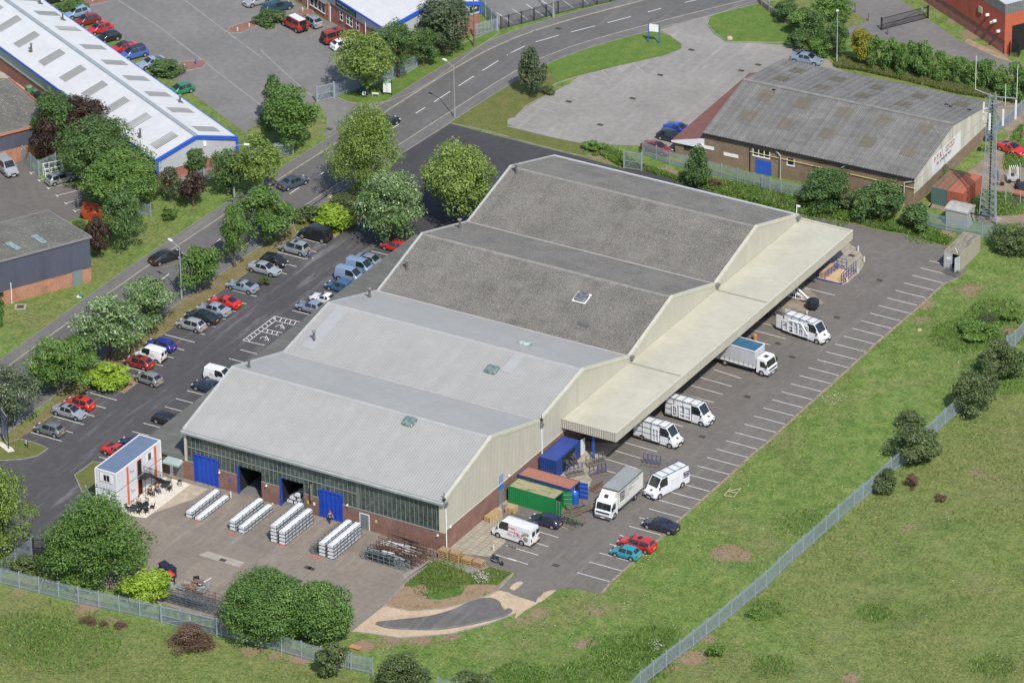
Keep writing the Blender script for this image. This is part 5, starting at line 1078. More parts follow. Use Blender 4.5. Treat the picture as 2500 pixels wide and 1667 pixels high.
for bx_, lb in ((('03', 725, 975, 860, 1050), 'left of the three orange brown withered plants below the fence'), (('03', 895, 1005, 960, 1070), 'middle of the three orange brown withered plants below the fence'), (('03', 1020, 1010, 1130, 1090), 'right of the three orange brown withered plants below the fence')):
    tree('brown', bx_, lb, 'shrub', 'plant', 'withered plants below the front fence', gap=-.2, trunk=False, var=2)
# upper right belt
UR = [('dark', ('30', 100, 0, 330, 200), 'dark tree behind the mown lawn, first of the belt from the road'), ('maple', ('30', 230, 60, 520, 330), 'mid green tree in the belt beside the low brick wall'), ('dark', ('30', 215, 250, 430, 430), 'low dark spreading tree at the end of the mown lawn'),
      ('maple', ('30', 480, -60, 800, 190), 'bright green tree at the top beside the brown service drive'), ('dark', ('30', 380, 130, 600, 400), 'dark green tree left of the slim lamp column'), ('dark', ('30', 560, 180, 770, 500), 'dark green tree right behind the slim lamp column'), ('maple', ('30', 400, 340, 610, 520), 'light green bush below the trees by the silver saloon')]
for i, (k_, b_, l_) in enumerate(UR): tree(k_, b_, l_, group='tree belt at the service drive', gap=.4, var=i % 3)
tree('yellow', ('30', 760, 275, 945, 560), 'golden yellow conifer at the left end of the hedge', 'evergreen_tree', base=('30', 880, 590), var=1, dense=1.2)
HX = [(925, 320, 1060, 610), (1035, 350, 1200, 640), (1170, 380, 1300, 690), (1270, 400, 1420, 670), (1330, 380, 1530, 700), (1480, 470, 1640, 720), (1580, 520, 1740, 740), (1690, 510, 1830, 750), (1790, 540, 1960, 780), (1930, 550, 2090, 800), (2060, 590, 2210, 860), (2140, 580, 2340, 900), (2270, 620, 2480, 930)]
HL = ['next to the golden one', 'second from the golden one', 'third from the golden one', 'fourth from the golden one', 'tallest, in the middle of the hedge', 'right of the tallest one', 'seventh from the golden one', 'eighth from the golden one', 'left of the mast top arm', 'directly behind the mast arm', 'just left of the right mast aerial', 'behind the right mast aerial', 'cut by the right edge']
for i, (b_, l_) in enumerate(zip(HX, HL)): tree('conifer', ('30',)+b_, 'bushy hedge conifer, '+l_, 'evergreen_tree', group='conifers of the hedge behind the warehouse', gap=.1, var=i % 3, shape='col' if i % 2 else None, dense=1.3)
# field hedge along the long fence
for i, (b_, l_) in enumerate(((('32', 1955, 30, 2330, 385), 'dark hawthorn at the right edge over the fence, furthest up'), (('32', 1690, 315, 2050, 715), 'large olive hawthorn at the end of the upper fence stretch'), (('32', 1920, 285, 2140, 480), 'green hawthorn squeezed between the dark one and the olive one'),
                              (('32', 1190, 655, 1460, 830), 'smaller green bush just above the big dark hawthorn on the fence'), (('32', 1125, 760, 1575, 1140), 'big dark hawthorn growing across the long fence'), (('32', 980, 1170, 1215, 1390), 'small hawthorn on the fence, lowest of the field hedge'))):
    tree('haw', b_, l_, 'hawthorn', group='hawthorns along the long fence', gap=.0, var=i % 3, dense=1.2)
for i, (b_, l_) in enumerate(((('32', 1280, 1220, 1400, 1370), 'reddish brown bush in the field right of the lowest hawthorn'), (('32', 1540, 1380, 1650, 1490), 'small brown bush in the field, furthest from the fence'))): tree('brown', b_, l_, 'shrub', 'bush', 'brown bushes in the field', gap=-.2, trunk=False, var=i)
for i, (b_, l_) in enumerate(((('23', 2105, 880, 2300, 1010), 'low green thicket just outside the middle of the long fence'), (('23', 1765, 1210, 1920, 1365), 'round green thicket outside the fence near the bare soil'), (('31', 1760, 1370, 2080, 1530), 'bramble thicket on the slope at the right'), (('31', 2150, 1240, 2330, 1400), 'bramble thicket at the right edge above the other one'))): tree('bramble', b_, l_, 'shrub', 'bush', 'thickets in the rough grass', gap=-.3, trunk=False, var=i % 3)
tree('dark', ('00', 520, 20, 780, 110), 'clipped hedge bush above the light blue hatchback', 'shrub', 'bush', 'clipped bushes of the car park islands', gap=-.2, trunk=False, var=0)
tree('dark', ('00', 1320, 555, 1600, 690), 'clipped hedge bush below the silver blue coupe', 'shrub', 'bush', 'clipped bushes of the car park islands', gap=-.2, trunk=False, var=1)
tree('dark', ('10', 10, 110, 265, 225), 'clipped hedge bush left of the red off roader with the white roof', 'shrub', 'bush', 'clipped bushes of the car park islands', gap=-.2, trunk=False, var=2)

# ---- low growth as masses: bramble banks, meadow tufts, daisies ----
def scatter(name, label, cat, pts_, n_per, spread, hgt_, wd_, kind, rng, lean=.4, zoff=0.):
    P = []
    for (x, y, r, dens) in pts_:
        k = int(n_per*r*r*dens); a = rng.uniform(0, 2*math.pi, k); q = r*np.sqrt(rng.uniform(0, 1, k)); P.append(np.stack([x+q*np.cos(a), y+q*np.sin(a)], 1))
    P = np.concatenate(P); return tuft_mesh(name, label, cat, P, hgt_, wd_, kind, rng, lean, zoff)
def tuft_mesh(name, label, cat, P, h, wd, kind, rng, lean=.4, zoff=0.):
    n = len(P); a = rng.uniform(0, 2*math.pi, n); hh = h*rng.uniform(.5, 1.3, n); ww = wd*rng.uniform(.6, 1.3, n)
    la = rng.uniform(0, 2*math.pi, n); lx = np.cos(la)*hh*lean*rng.rand(n); ly = np.sin(la)*hh*lean*rng.rand(n)
    B = np.stack([P[:, 0], P[:, 1], np.full(n, zoff)], 1); dx = np.stack([np.cos(a)*ww/2, np.sin(a)*ww/2, np.zeros(n)], 1)
    T_ = B+np.stack([lx, ly, hh], 1); V = np.stack([B-dx, B+dx, T_+dx*.45, T_-dx*.45], 1).reshape(-1, 3)
    me = bpy.data.meshes.new(name); me.vertices.add(len(V)); me.vertices.foreach_set('co', V.ravel()); me.loops.add(len(V)); me.polygons.add(n)
    me.loops.foreach_set('vertex_index', np.arange(len(V), dtype=np.int32)); me.polygons.foreach_set('loop_start', np.arange(0, len(V), 4, dtype=np.int32)); me.polygons.foreach_set('loop_total', np.full(n, 4, dtype=np.int32))
    at = me.attributes.new('tone', 'FLOAT', 'POINT'); at.data.foreach_set('value', np.repeat(np.clip(rng.normal(.5, .22, n), 0, 1), 4).astype(np.float32)); me.update(); me.materials.append(LEAF[kind] if isinstance(kind, str) else kind)
    return tag(link(name, me), label, cat, None, 'stuff')
LEAF['meadow'] = leafmat('meadow_blades', [(0, (.11, .155, .04)), (.5, (.19, .25, .07)), (.8, (.27, .29, .11)), (1, (.35, .32, .17))], .45, .8)
LEAF['dryg'] = leafmat('dry_blades', [(0, (.12, .11, .05)), (.6, (.2, .17, .09)), (1, (.3, .24, .15))], .3, .8)
rng = np.random.RandomState(11)
def inpoly(P, poly):
    x, y = P[:, 0], P[:, 1]; ins = np.zeros(len(P), bool); n = len(poly)
    for i in range(n):
        a, b_ = poly[i], poly[(i+1) % n]
        c_ = ((a[1] > y) != (b_[1] > y)) & (x < (b_[0]-a[0])*(y-a[1])/(b_[1]-a[1]+1e-12)+a[0]); ins ^= c_
    return ins
def fill(poly, n):
    xs = [p[0] for p in poly]; ys = [p[1] for p in poly]; P = np.stack([rng.uniform(min(xs), max(xs), n), rng.uniform(min(ys), max(ys), n)], 1); return P[inpoly(P, poly)]
field_ = path('03 -300,700 0,720 2334,1280 13 870,1530 2334,1640 23 1050,1620 33 820,30 32 1720,720 2334,420 2800,100 33 2900,1900 -2500,1900 03 -700,1900')
P = fill(field_, 260000); nz = np.sin(P[:, 0]*.31+np.sin(P[:, 1]*.23)*2)*np.cos(P[:, 1]*.27+P[:, 0]*.09)
P1 = P[(rng.rand(len(P)) < (.40+.45*nz))]
tuft_mesh('meadow_grass', 'rough meadow grass in the field outside the palisade fence', 'grass', P1, .17, .15, 'meadow', rng, 1.1)
in_ = path('13 900,1240 2334,1050 23 250,900 440,760 850,800 1400,270 22 2334,960 32 0,1010 925,175 31 1620,1050 1850,960 2334,680 2334,1600 32 2200,50 1700,640 820,0 33 820,-60 0,560 23 1040,1540 -200,1600 13 1650,1540 1600,1400')
P = fill(in_, 120000); nz = np.sin(P[:, 0]*.4+np.sin(P[:, 1]*.33)*2)*np.cos(P[:, 1]*.3+P[:, 0]*.13)
tuft_mesh('bank_grass', 'short rough grass on the bank between the yard and the fence', 'grass', P[rng.rand(len(P)) < .45+.4*nz], .11, .13, 'meadow', rng, 1.1)
bp = []
for (t, x, y, r, s_) in LUSH:
    if r > 2.0: p = G(t, x, y); bp.append((p.x, p.y, r*.9, s_))
scatter('bramble_patches', 'low bramble and nettle growth in patches on the rough ground', 'ground cover', bp, 60, 0, .3, .17, 'bramble', rng, .9)
bank = path('20 680,1300 860,1300 1010,1370 21 1180,-30 1500,80 1900,120 2334,200 31 340,270 850,380 1240,500 1450,540 1700,640 1640,690 1300,590 1000,540 850,495 500,440 230,395 0,320 21 2334,345 1900,230 1500,110 1180,20 20 1010,1490')
P = fill(bank, 90000); nz = np.sin(P[:, 0]*.9+np.sin(P[:, 1]*.8)*2)
tuft_mesh('bank_weeds', 'green weeds and ivy along the bank behind the factory', 'weeds', P[rng.rand(len(P)) < .5+.35*nz], .4, .28, 'bramble', rng, .9)
P = fill(bank, 12000); tuft_mesh('dead_weeds', 'brown dead weeds among the green on the bank behind the factory', 'weeds', P, .35, .2, 'dryg', rng, .8)
hb = path('30 690,500 800,540 1100,620 1500,720 1900,800 2334,900 2334,930 2000,880 1700,830 1300,730 900,640 640,600')
tuft_mesh('hedge_grass', 'long dry grass along the foot of the conifer hedge', 'grass', fill(hb, 30000), .45, .2, 'meadow', rng, .8); tuft_mesh('hedge_weeds', 'dead stems along the foot of the conifer hedge', 'weeds', fill(hb, 9000), .45, .16, 'dryg', rng, .8)
isl = path('13 1605,482 1940,600 2060,560 2100,540 2300,590 2170,700 1990,690 1900,700 1700,760 1560,740 1500,690 1340,715 1345,690')
tuft_mesh('island_grass', 'long bright grass on the soil island by the corner of the factory', 'grass', fill(isl, 4500), .25, .14, 'meadow', rng, .7, .06)
M_PETAL = mat('white_petals', (.75, .74, .68), .7, .05, 3)
dz = path('13 1940,640 2000,590 2100,600 2090,680 2000,690'); P = np.concatenate([fill(dz, 260), fill(path('32 500,560 640,500 800,560 620,640'), 90), fill(path('23 1300,1180 1400,1260 1300,1300'), 150), fill(in_, 900), fill(field_, 500)])
mb = MB()
for x, y in P:
    z = rng.uniform(.15, .4); s_ = rng.uniform(.03, .07); mb.add([(x-s_, y, z), (x, y-s_, z), (x+s_, y, z), (x, y+s_, z)], [(0, 1, 2, 3)])
tag(mb.build('daisies', M_PETAL), 'white daisies and specks dotted through the grass', 'flowers', None, 'stuff')
# ================= VEHICLES =================
M_TYRE = mat('tyre_rubber', (.018, .018, .018), .85, .2, 4); M_ARCH = mat('arch_black', (.008, .008, .008), .9, .1, 2)
M_RIM = mat('alloy_rim', (.42, .43, .44), .35, .1, 3, metal=.5); M_CGL = gmat('car_glass', (.018, .022, .024), .05, .8)
M_BUMP = mat('black_plastic', (.03, .032, .034), .6, .1, 3); M_LAMP = gmat('headlamp_glass', (.5, .52, .54), .12, .8); M_TAIL = gmat('tail_lamp', (.35, .01, .01), .15, .7)
M_PLF = mat('white_plate', (.75, .75, .72), .5, .05, 3); M_PLR = mat('yellow_plate', (.75, .5, .05), .5, .05, 3); M_PLT = mat('plate_ink', (.02, .02, .02), .6)
M_GRILLE = mat('grille_black', (.012, .012, .012), .5, .1, 3)
KIND = {
 'hatch': dict(L=3.95, W=1.66, H=1.43, xc=1.0, xr=.28, xq=-1.38, xb=-1.78, zd=1.0, zb=.90),
 'mini': dict(L=3.65, W=1.66, H=1.40, xc=.85, xr=.3, xq=-1.3, xb=-1.62, zd=.95, zb=.92),
 'saloon': dict(L=4.5, W=1.74, H=1.41, xc=1.1, xr=.38, xq=-.92, xb=-1.5, zd=1.02, zb=.92),
 'fastback': dict(L=4.6, W=1.77, H=1.42, xc=1.15, xr=.4, xq=-.9, xb=-1.85, zd=1.02, zb=.92),
 'coupe': dict(L=4.3, W=1.74, H=1.30, xc=.9, xr=.15, xq=-.65, xb=-1.6, zd=.98, zb=.86),
 'estate': dict(L=4.65, W=1.78, H=1.48, xc=1.1, xr=.4, xq=-1.95, xb=-2.18, zd=1.0, zb=.93),
 'mpv': dict(L=4.2, W=1.74, H=1.62, xc=1.25, xr=.45, xq=-1.65, xb=-1.92, zd=1.05, zb=1.0),
 'suv': dict(L=4.6, W=1.86, H=1.90, xc=1.05, xr=.7, xq=-2.05, xb=-2.2, zd=1.15, zb=1.2, up=.14, R=.38),
 'svan': dict(L=4.15, W=1.72, H=1.80, xc=1.25, xr=.55, xq=-1.95, xb=-2.03, zd=1.2, zb=1.05, van=1),
 'mvan': dict(L=4.75, W=1.9, H=1.92, xc=1.45, xr=.75, xq=-2.25, xb=-2.34, zd=1.3, zb=1.15, van=1),
 'van': dict(L=6.3, W=1.98, H=2.55, xc=2.42, xr=1.72, xq=-3.0, xb=-3.1, zd=1.6, zb=1.42, van=1, R=.36, zh=1.15),
 'transit': dict(L=5.75, W=1.98, H=2.45, xc=2.15, xr=1.42, xq=-2.75, xb=-2.84, zd=1.5, zb=1.38, van=1, R=.35, zh=1.1),
}
CAR = {}
def car_parts(kind):
    if kind in CAR: return CAR[kind]
    k = KIND[kind]; L, W, H = k['L'], k['W'], k['H']; hw = W/2; up = k.get('up', 0); R = k.get('R', .31); van = k.get('van'); zb = k['zb']; zh = k.get('zh', zb*.86); big = kind in ('van', 'transit')
    xc, xr, xq, xb, zd = k['xc'], k['xr'], k['xq'], k['xb'], k['zd']; f = L/2; rw = (.80 if van or kind == 'suv' else .72)*hw; rw = .86*hw if big else rw
    zl = .2+up
    # x, half width, sill z, belt z, roof-edge half width, edge z, centre rise
    S = [(f, hw*(.86 if big else .72), .34+up, .50+up, hw*(.8 if big else .66), .56+up, .01), (f-.10, hw*(.95 if big else .88), .24+up, .60+up, hw*(.88 if big else .80), zh*.80, .02), (f-.38, hw*.97, zl, .68+up, hw*.84, zh*.91, .035), (f-.38-(f-.38-xc)*.55, hw, zl, zh*.93, hw*.86, zh*1.0, .04),
         (xc, hw, zl, zb*.97, hw*.84, zb*1.03, .04), (xc*.5+xr*.5, hw, zl, zb, (hw*.84+rw)/2, zb*.5+H*.5, .045), (xr, hw, zl, zb, rw, H-.06, .045)]
    xm = xr-(xr-xq)*.46 if not van else xr-(1.05 if big else .95)
    S += [(xr-.25, hw, zl, zb, rw, H-.03, .05), (xm+.05, hw, zl, zb, rw, H-.02, .05), (xm-.05, hw, zl, zb, rw, H-.02, .05)]
    if not van: S += [(xq+.3, hw, zl, zb+.01, rw, H-.04, .05)]
    S += [(xq, hw*.995, zl, zb+.02, rw*.97, H-.09 if not van else H-.05, .045), (xb, hw*.985, zl, zb+.01, hw*.80 if not van else rw*.96, zd+.02, .03)]
    if xb > -f+.45: S += [(-f+.14, hw*.95, .24+up, zb*.9, hw*.80, zd-.02, .02), (-f, hw*.84, .32+up, .55+up, hw*.72, zd-.14, .01)]
    else: S += [(-f+.02, hw*.96, .26+up, zb*.85, hw*.84, zd*.82, .01)]
    body = MB(); ws = MB(); rwn = MB(); sd1 = MB(); sd2 = MB(); ringv = []
    for (x, w_, z0, zz, wr, zt, cr) in S:
        half = [(w_*.90, z0), (w_*.985, z0+.10), (w_, z0+(zz-z0)*.55), (w_*.965, zz), (wr, zt), (wr*.88, zt+cr*.55), (wr*.5, zt+cr*.9), (0, zt+cr)]
        ringv.append([Vector((x, -y, z)) for y, z in half]+[Vector((x, y, z)) for y, z in half[-2::-1]])
    n = len(ringv[0]); iw = 4; ixr = 6
    names = {}
    iq = [i for i, s_ in enumerate(S) if s_[0] == xq][0]; ib = iq+1; im = [i for i, s_ in enumerate(S) if abs(s_[0]-(xm+.05)) < 1e-6][0]
    for i in range(len(S)-1):
        for j in range(n-1):
            a, b_, c, d = ringv[i][j], ringv[i][j+1], ringv[i+1][j+1], ringv[i+1][j]; tgt = body
            side = j in (3, n-5); topf = 5 <= j <= n-7
            if iw <= i < ixr and topf: tgt = ws
            elif i == iq and topf: tgt = rwn if not van else body
            elif side and iw+1 <= i < im: tgt = sd1
            elif side and im+1 <= i < iq and not van: tgt = sd2
            tgt.quad(a, d, c, b_)
    for r_, rev in ((ringv[0], 0), (ringv[-1], 1)):
        idx = list(range(n)); body.add(r_, [tuple(idx if not rev else idx[::-1])])
    # underside
    body.add([ringv[0][0], ringv[0][-1], ringv[-1][-1], ringv[-1][0]], [(0, 3, 2, 1)])
    parts = {}
    def weld(me):
        import bmesh
        bm = bmesh.new(); bm.from_mesh(me); bmesh.ops.remove_doubles(bm, verts=bm.verts, dist=.0005); bmesh.ops.recalc_face_normals(bm, faces=bm.faces); bm.to_mesh(me); bm.free(); return me
    pm = bpy.data.materials.get('paint_slot') or paint('paint_slot', (.5, .5, .5))
    def fin(mb, nm, m, sm=38):
        me = mb.mesh(nm, m); weld(me); me.polygons.foreach_set('use_smooth', [True]*len(me.polygons)); me.set_sharp_from_angle(angle=R_(sm)); return me
    out = [('body', fin(body, 'body', pm), None), ('windscreen', fin(ws, 'windscreen', M_CGL), None)]
    if len(rwn.f): out.append(('rear_window', fin(rwn, 'rear_window', M_CGL), None))
    for nm, q in (('side_window', sd1), ('side_window', sd2)):
        if not q.f: continue
        for sg in (-1, 1):
            h = MB()
            for fc in q.f:
                vs = [Vector(q.v[i]) for i in fc]
                if vs[0].y*sg > 0: h.add(vs, [(0, 1, 2, 3)])
            out.append((nm, fin(h, nm, M_CGL), None))
    if van:
        for sg in (-1, 1):
            q = MB(); q.box((xb-.06 if not big else xb-.1, sg*hw*.42, zb+(.28 if not big else .45)), (.04, hw*.52, .42 if not big else .5)); out.append(('rear_window', q.mesh('rear_window', M_CGL), None))
    q = MB(); q.box((f-.06, 0, .36+up), (.14, hw*1.66, .2)); q.box((-f+.05, 0, .42+up), (.12, hw*1.72, .2)); 
    # bumpers as separate parts
    for x in (f-.05, -f+.03):
        q = MB(); hwz = hw*(.97 if big else .8) if x > 0 else hw*(.96 if big else .88)
        q.extrude([Vector((x-.1*(1 if x > 0 else -1)-.0, 0, .26+up)), Vector((x+.08*(1 if x > 0 else -1), 0, .28+up)), Vector((x+.08*(1 if x > 0 else -1), 0, .46+up)), Vector((x-.1*(1 if x > 0 else -1), 0, .5+up))], (0, -hwz, 0), (0, hwz, 0)); me = q.mesh('bumper', pm if not (van or kind == 'suv') else M_BUMP); weld(me); out.append(('bumper', me, None))
    q = MB(); q.box((f+.005, 0, .58+up*.8), (.06, hw*.8, .13 if not big else .2)); out.append(('grille', q.mesh('grille', M_GRILLE), None))
    for sg in (-1, 1):
        q = MB(); q.box((f-.09, sg*hw*.68, .60+up if not big else .82), (.2, hw*.34, .13 if not big else .2)); out.append(('headlight', q.mesh('headlight', M_LAMP), None))
        q = MB(); q.box((-f+.05, sg*hw*.80, .78+up if not big else .95), (.12, hw*.22, .18 if not van else .4)); out.append(('tail_light', q.mesh('tail_light', M_TAIL), None))
        q = MB(); q.box((xc-.18, sg*(hw+.07), zb+.06), (.1, .18, .13 if not big else .32)); out.append(('mirror', q.mesh('mirror', pm if not big else M_BUMP), None))
    q = MB(); q.box((f+.045, 0, .36+up), (.02, .5, .11)); out.append(('number_plate', q.mesh('number_plate', M_PLF), None))
    q = MB(); q.box((-f-.065, 0, (.62 if not big else .5)+up), (.02, .5, .11)); out.append(('number_plate', q.mesh('number_plate', M_PLR), None))
    wb = L*.30
    for sx in ((L*.5-.78 if not big else L*.5-.95), -(L*.5-.72 if not big else L*.5-1.35)):
        for sg in (-1, 1):
            q = MB(); y = sg*(hw-.095); q.lathe([(R*.55, -.105), (R*.93, -.105), (R, -.07), (R, .07), (R*.93, .105), (R*.55, .105)], (0, 0, 0), 18, 'y'); me = q.mesh('wheel', M_TYRE, 30)
            rm = MB(); rm.lathe([(.03, sg*.118), (R*.6, sg*.112), (R*.62, sg*.06)], (0, 0, 0), 14, 'y'); 
            rme = rm.mesh('rim', M_RIM); out.append(('wheel', me, (sx, y, R), [('rim', rme)]))
            ar = MB(); rr = R+.07; pts_ = [Vector((rr*math.cos(a), 0, rr*math.sin(a))) for a in [math.pi*i/12 for i in range(13)]]+[Vector((-rr, 0, -.06)), Vector((rr, 0, -.06))]
            ar.extrude(pts_, (sx, sg*(hw+.006), R), (sx, sg*(hw-.2), R)); out.append(('wheel_arch', ar.mesh('wheel_arch', M_ARCH), None))
    if kind == 'suv':
        q = MB(); q.lathe([(.12, -.1), (.34, -.1), (.36, 0), (.34, .1), (.12, .1)], (-f-.12, 0, 1.05), 14, 'x'); out.append(('spare_wheel', q.mesh('spare_wheel', M_TYRE), None))
    CAR[kind] = out; return out
def vehicle(name, kind, label, cat, pos, hd, col, group=None, sunroof=False, roofcol=None, skip=(), bump_paint=True):
    T_ = thing(name, label, cat, (pos[0], pos[1], .045), hd, group)
    pt = paint('paint_%d_%d_%d' % tuple(int(c*1000) for c in col), col); sc_objs = {}
    for it in car_parts(kind):
        nm, me = it[0], it[1]
        if nm in skip: continue
        o = link(nm, me, T_, it[2])
        if me.materials and me.materials[0].name == 'paint_slot': o.material_slots[0].link = 'OBJECT'; o.material_slots[0].material = pt
        if len(it) > 3:
            for cn, cm in it[3]: link(cn, cm, o)
        sc_objs.setdefault(nm, o)
    k = KIND[kind]
    if sunroof or roofcol:
        q = MB(); 
        if sunroof: q.box(((k['xr']+k['xq'])/2+.35, 0, k['H']+.028), (.5, .8, .02)); q.build('sunroof', M_CGL, T_)
        if roofcol: rl = (k['xr']-k['xq']); q = MB(); q.box(((k['xr']+k['xq'])/2, 0, k['H']+.025), (rl*.96, k['W']*.62, .05)); q.build('roof_panel', paint('roofpaint%d' % int(roofcol[0]*100), roofcol), T_)
    return T_
def at(t, x, y, z=.7): p = G(t, x, y, z); return (p.x, p.y)
SILV = (.40, .43, .45); SILB = (.27, .34, .42); DBLUE = (.012, .02, .07); BLUE = (.03, .10, .38); RED = (.55, .02, .018); DRED = (.22, .015, .018); BLK = (.010, .011, .013); WHT = (.78, .79, .80); DGRN = (.008, .03, .03); GREEN = (.02, .20, .09); TEAL = (.02, .27, .33); GREY = (.17, .18, .19); NAVY = (.015, .02, .06)
A1 = 'cars parked behind the long silver unit'
def C(kind, t, x, y, hd, col, label, group=None, **kw):
    return vehicle('parked_car', kind, label, 'car', at(t, x, y, KIND[kind]['H']*.5), R_(hd), col, group, **kw)
for a in (('hatch', '00', 683, 108, 243, (.22, .33, .47), 'light blue hatchback, topmost car beside the clipped hedge behind the silver unit'), ('hatch', '00', 772, 175, 243, DRED, 'dark red hatchback between the light blue and the bright red hatchback'),
          ('hatch', '00', 885, 250, 243, RED, 'bright red hatchback with a sunroof, third behind the silver unit'), ('mini', '00', 962, 325, 243, BLK, 'black small car, fourth behind the silver unit'), ('coupe', '00', 1092, 420, 243, RED, 'red open car with a black roof, behind the silver unit'),
          ('mpv', '00', 1190, 467, 243, (.06, .13, .42), 'blue tall hatchback between the red open car and the silver coupe'), ('coupe', '00', 1345, 555, 243, (.27, .33, .42), 'silver blue coupe above the clipped hedge bush'), ('hatch', '00', 1607, 792, 243, GREEN, 'green hatchback parked alone behind the silver unit')):
    C(*a, group=A1, sunroof='sunroof' in a[-1], roofcol=(.01, .01, .01) if 'open car' in a[-1] else None)
C('hatch', '00', 2285, 0, 243, (.3, .32, .35), 'silver car cut by the top edge beside the dark teal estate', A1)
C('saloon', '00', 440, -12, 243, BLK, 'black car cut by the top edge behind the silver unit', A1)
A2 = 'cars by the brick offices at the top'
C('estate', '10', 208, 55, 63, (.01, .06, .09), 'dark teal estate car at the top edge above the clipped hedge', A2)
C('suv', '10', 362, 200, 158, (.42, .03, .02), 'red boxy off roader with a white roof and spare wheel', A2, roofcol=(.72, .74, .76))
C('hatch', '10', 515, 182, 157, (.24, .27, .31), 'grey hatchback beside the red off roader with the white roof', A2)
C('suv', '10', 738, 315, 62, (.32, .035, .025), 'brick red off roader nose to the brick offices', A2, sunroof=True)
C('hatch', '10', 805, 388, 60, WHT, 'white hatchback half hidden behind the pale olive tree', A2)
R1 = 'cars driving on the main road'
def D_(kind, t, x, y, hd, col, label): return vehicle('car', kind, label, 'car', at(t, x, y, .7), R_(hd), col, R1)
D_('saloon', '11', 350, 122, 70, (.05, .075, .11), 'dark blue grey saloon driving up the road past the tall yellow green tree')
D_('fastback', '01', 1475, 785, 68, BLK, 'black fastback driving up the road next to the near lamp post'); D_('hatch', '10', 1178, 1078, 66, BLK, 'black car emerging from behind the tall yellow green tree')
A3 = 'cars in the row under the verge trees'
L_ = [('suv', '11', 545, 575, 180, (.008, .009, .014), 'black off roader with a spare wheel, top of the left row', 0), ('mpv', '11', 362, 702, 180, (.25, .28, .31), 'silver tall estate with a sunroof, beside the walking person', 1), ('mini', '11', 180, 818, 0, BLK, 'black rounded car nose out between two silver cars', 0), ('saloon', '11', 95, 890, 0, (.30, .33, .35), 'silver old saloon nose out, below the black rounded car', 0),
      ('coupe', '01', 2160, 1048, 180, (.22, .27, .33), 'silver blue coupe under the small round maple', 0), ('coupe', '01', 2003, 1188, 180, RED, 'bright red coupe in the middle of the left row', 0), ('saloon', '01', 1905, 1252, 180, (.26, .31, .37), 'silver blue saloon next to the bright red coupe', 0), ('fastback', '01', 1800, 1318, 180, (.008, .02, .03), 'very dark green fastback between two silver cars', 0),
      ('hatch', '01', 1700, 1388, 180, (.30, .32, .34), 'silver three door hatchback below the dark green fastback', 0), ('hatch', '02', 1432, 72, 180, (.012, .02, .28), 'deep blue hatchback above the white small van', 0), ('hatch', '02', 1235, 228, 180, (.28, .02, .018), 'dark red hatchback below the white small van', 1), ('hatch', '02', 1318, 372, 174, (.20, .21, .21), 'grey hatchback standing off the row beside the yellow green bush', 0),
      ('hatch', '02', 708, 592, 180, RED, 'bright red hatchback with a sunroof below the yellow green bush', 1), ('saloon', '02', 620, 668, 0, (.27, .29, .32), 'silver saloon nose out next to the bright red hatchback', 1), ('hatch', '02', 440, 822, 180, (.14, .15, .155), 'grey hatchback, lowest of the left row near the company sign', 0)]
for kd, t, x, y, hd, col, lb, sr in L_: C(kd, t, x, y, hd, col, lb, A3, sunroof=bool(sr))
sv = vehicle('parked_van', 'svan', 'white small van with dark square logo in the left row', 'van', at('02', 1342, 150, .9), R_(180), WHT, A3)
A4 = 'vehicles parked along the left wall of the factory'
for kd, t, x, y, hd, col, lb in [('hatch', '11', 1258, 690, 180, RED, 'red hatchback by the wall under the big white flecked tree'), ('saloon', '11', 1040, 822, 0, (.20, .25, .32), 'blue grey saloon above the two pale blue vans by the wall'), ('hatch', '11', 765, 1048, 180, (.035, .11, .24), 'mid blue hatchback by the wall above the white coupe'), ('coupe', '11', 640, 1162, 180, WHT, 'white coupe by the wall above the silver blue saloon'), ('saloon', '11', 525, 1235, 180, (.22, .27, .34), 'silver blue saloon by the wall above the hatched bays'), ('saloon', '02', 1862, 445, 180, (.015, .03, .06), 'dark blue saloon by the wall below the white small van'), ('mini', '02', 1485, 735, 0, BLK, 'black small car alone by the wall above the cabins'), ('hatch', '02', 1195, 950, 180, (.02, .03, .12), 'dark blue car mostly hidden behind the stacked cabins'), ('coupe', '02', 1055, 1020, 0, RED, 'red coupe with a dark rear window behind the stacked cabins')]:
    C(kd, t, x, y, hd, col, lb, A4)
for (x, y, lb) in ((955, 872, 'pale blue small van by the wall, upper of the two'), (860, 948, 'pale blue small van by the wall, lower of the two')): vehicle('parked_van', 'svan', lb, 'van', at('11', x, y, .9), 0, (.20, .29, .42), A4)
sv2 = vehicle('parked_van', 'svan', 'white small van by the wall, half hidden under the factory roof edge', 'van', at('02', 1960, 345, .9), 0, WHT, A4)
M_LOGOD = mat('logo_dark', (.03, .03, .05), .5); M_LOGOP = mat('logo_purple', (.07, .02, .10), .5); M_LOGOG = mat('logo_green', (.015, .06, .05), .5); M_TXT = mat('grey_lettering', (.12, .12, .13), .6); M_TXTW = mat('white_lettering', (.7, .7, .7), .6)
for v, sg in ((sv, 1), (sv2, -1)):
    q = MB(); q.box((.0, sg*.872, 1.12), (.34, .012, .34)); q.build('logo', M_LOGOD, v)
    for i, s_ in enumerate(('Windows', 'Doors', 'Conservatories')): text(s_, .13, M_TXT, v, (-.75, sg*.874, 1.24-i*.13), (-sg, 0, 0), (0, 0, 1))
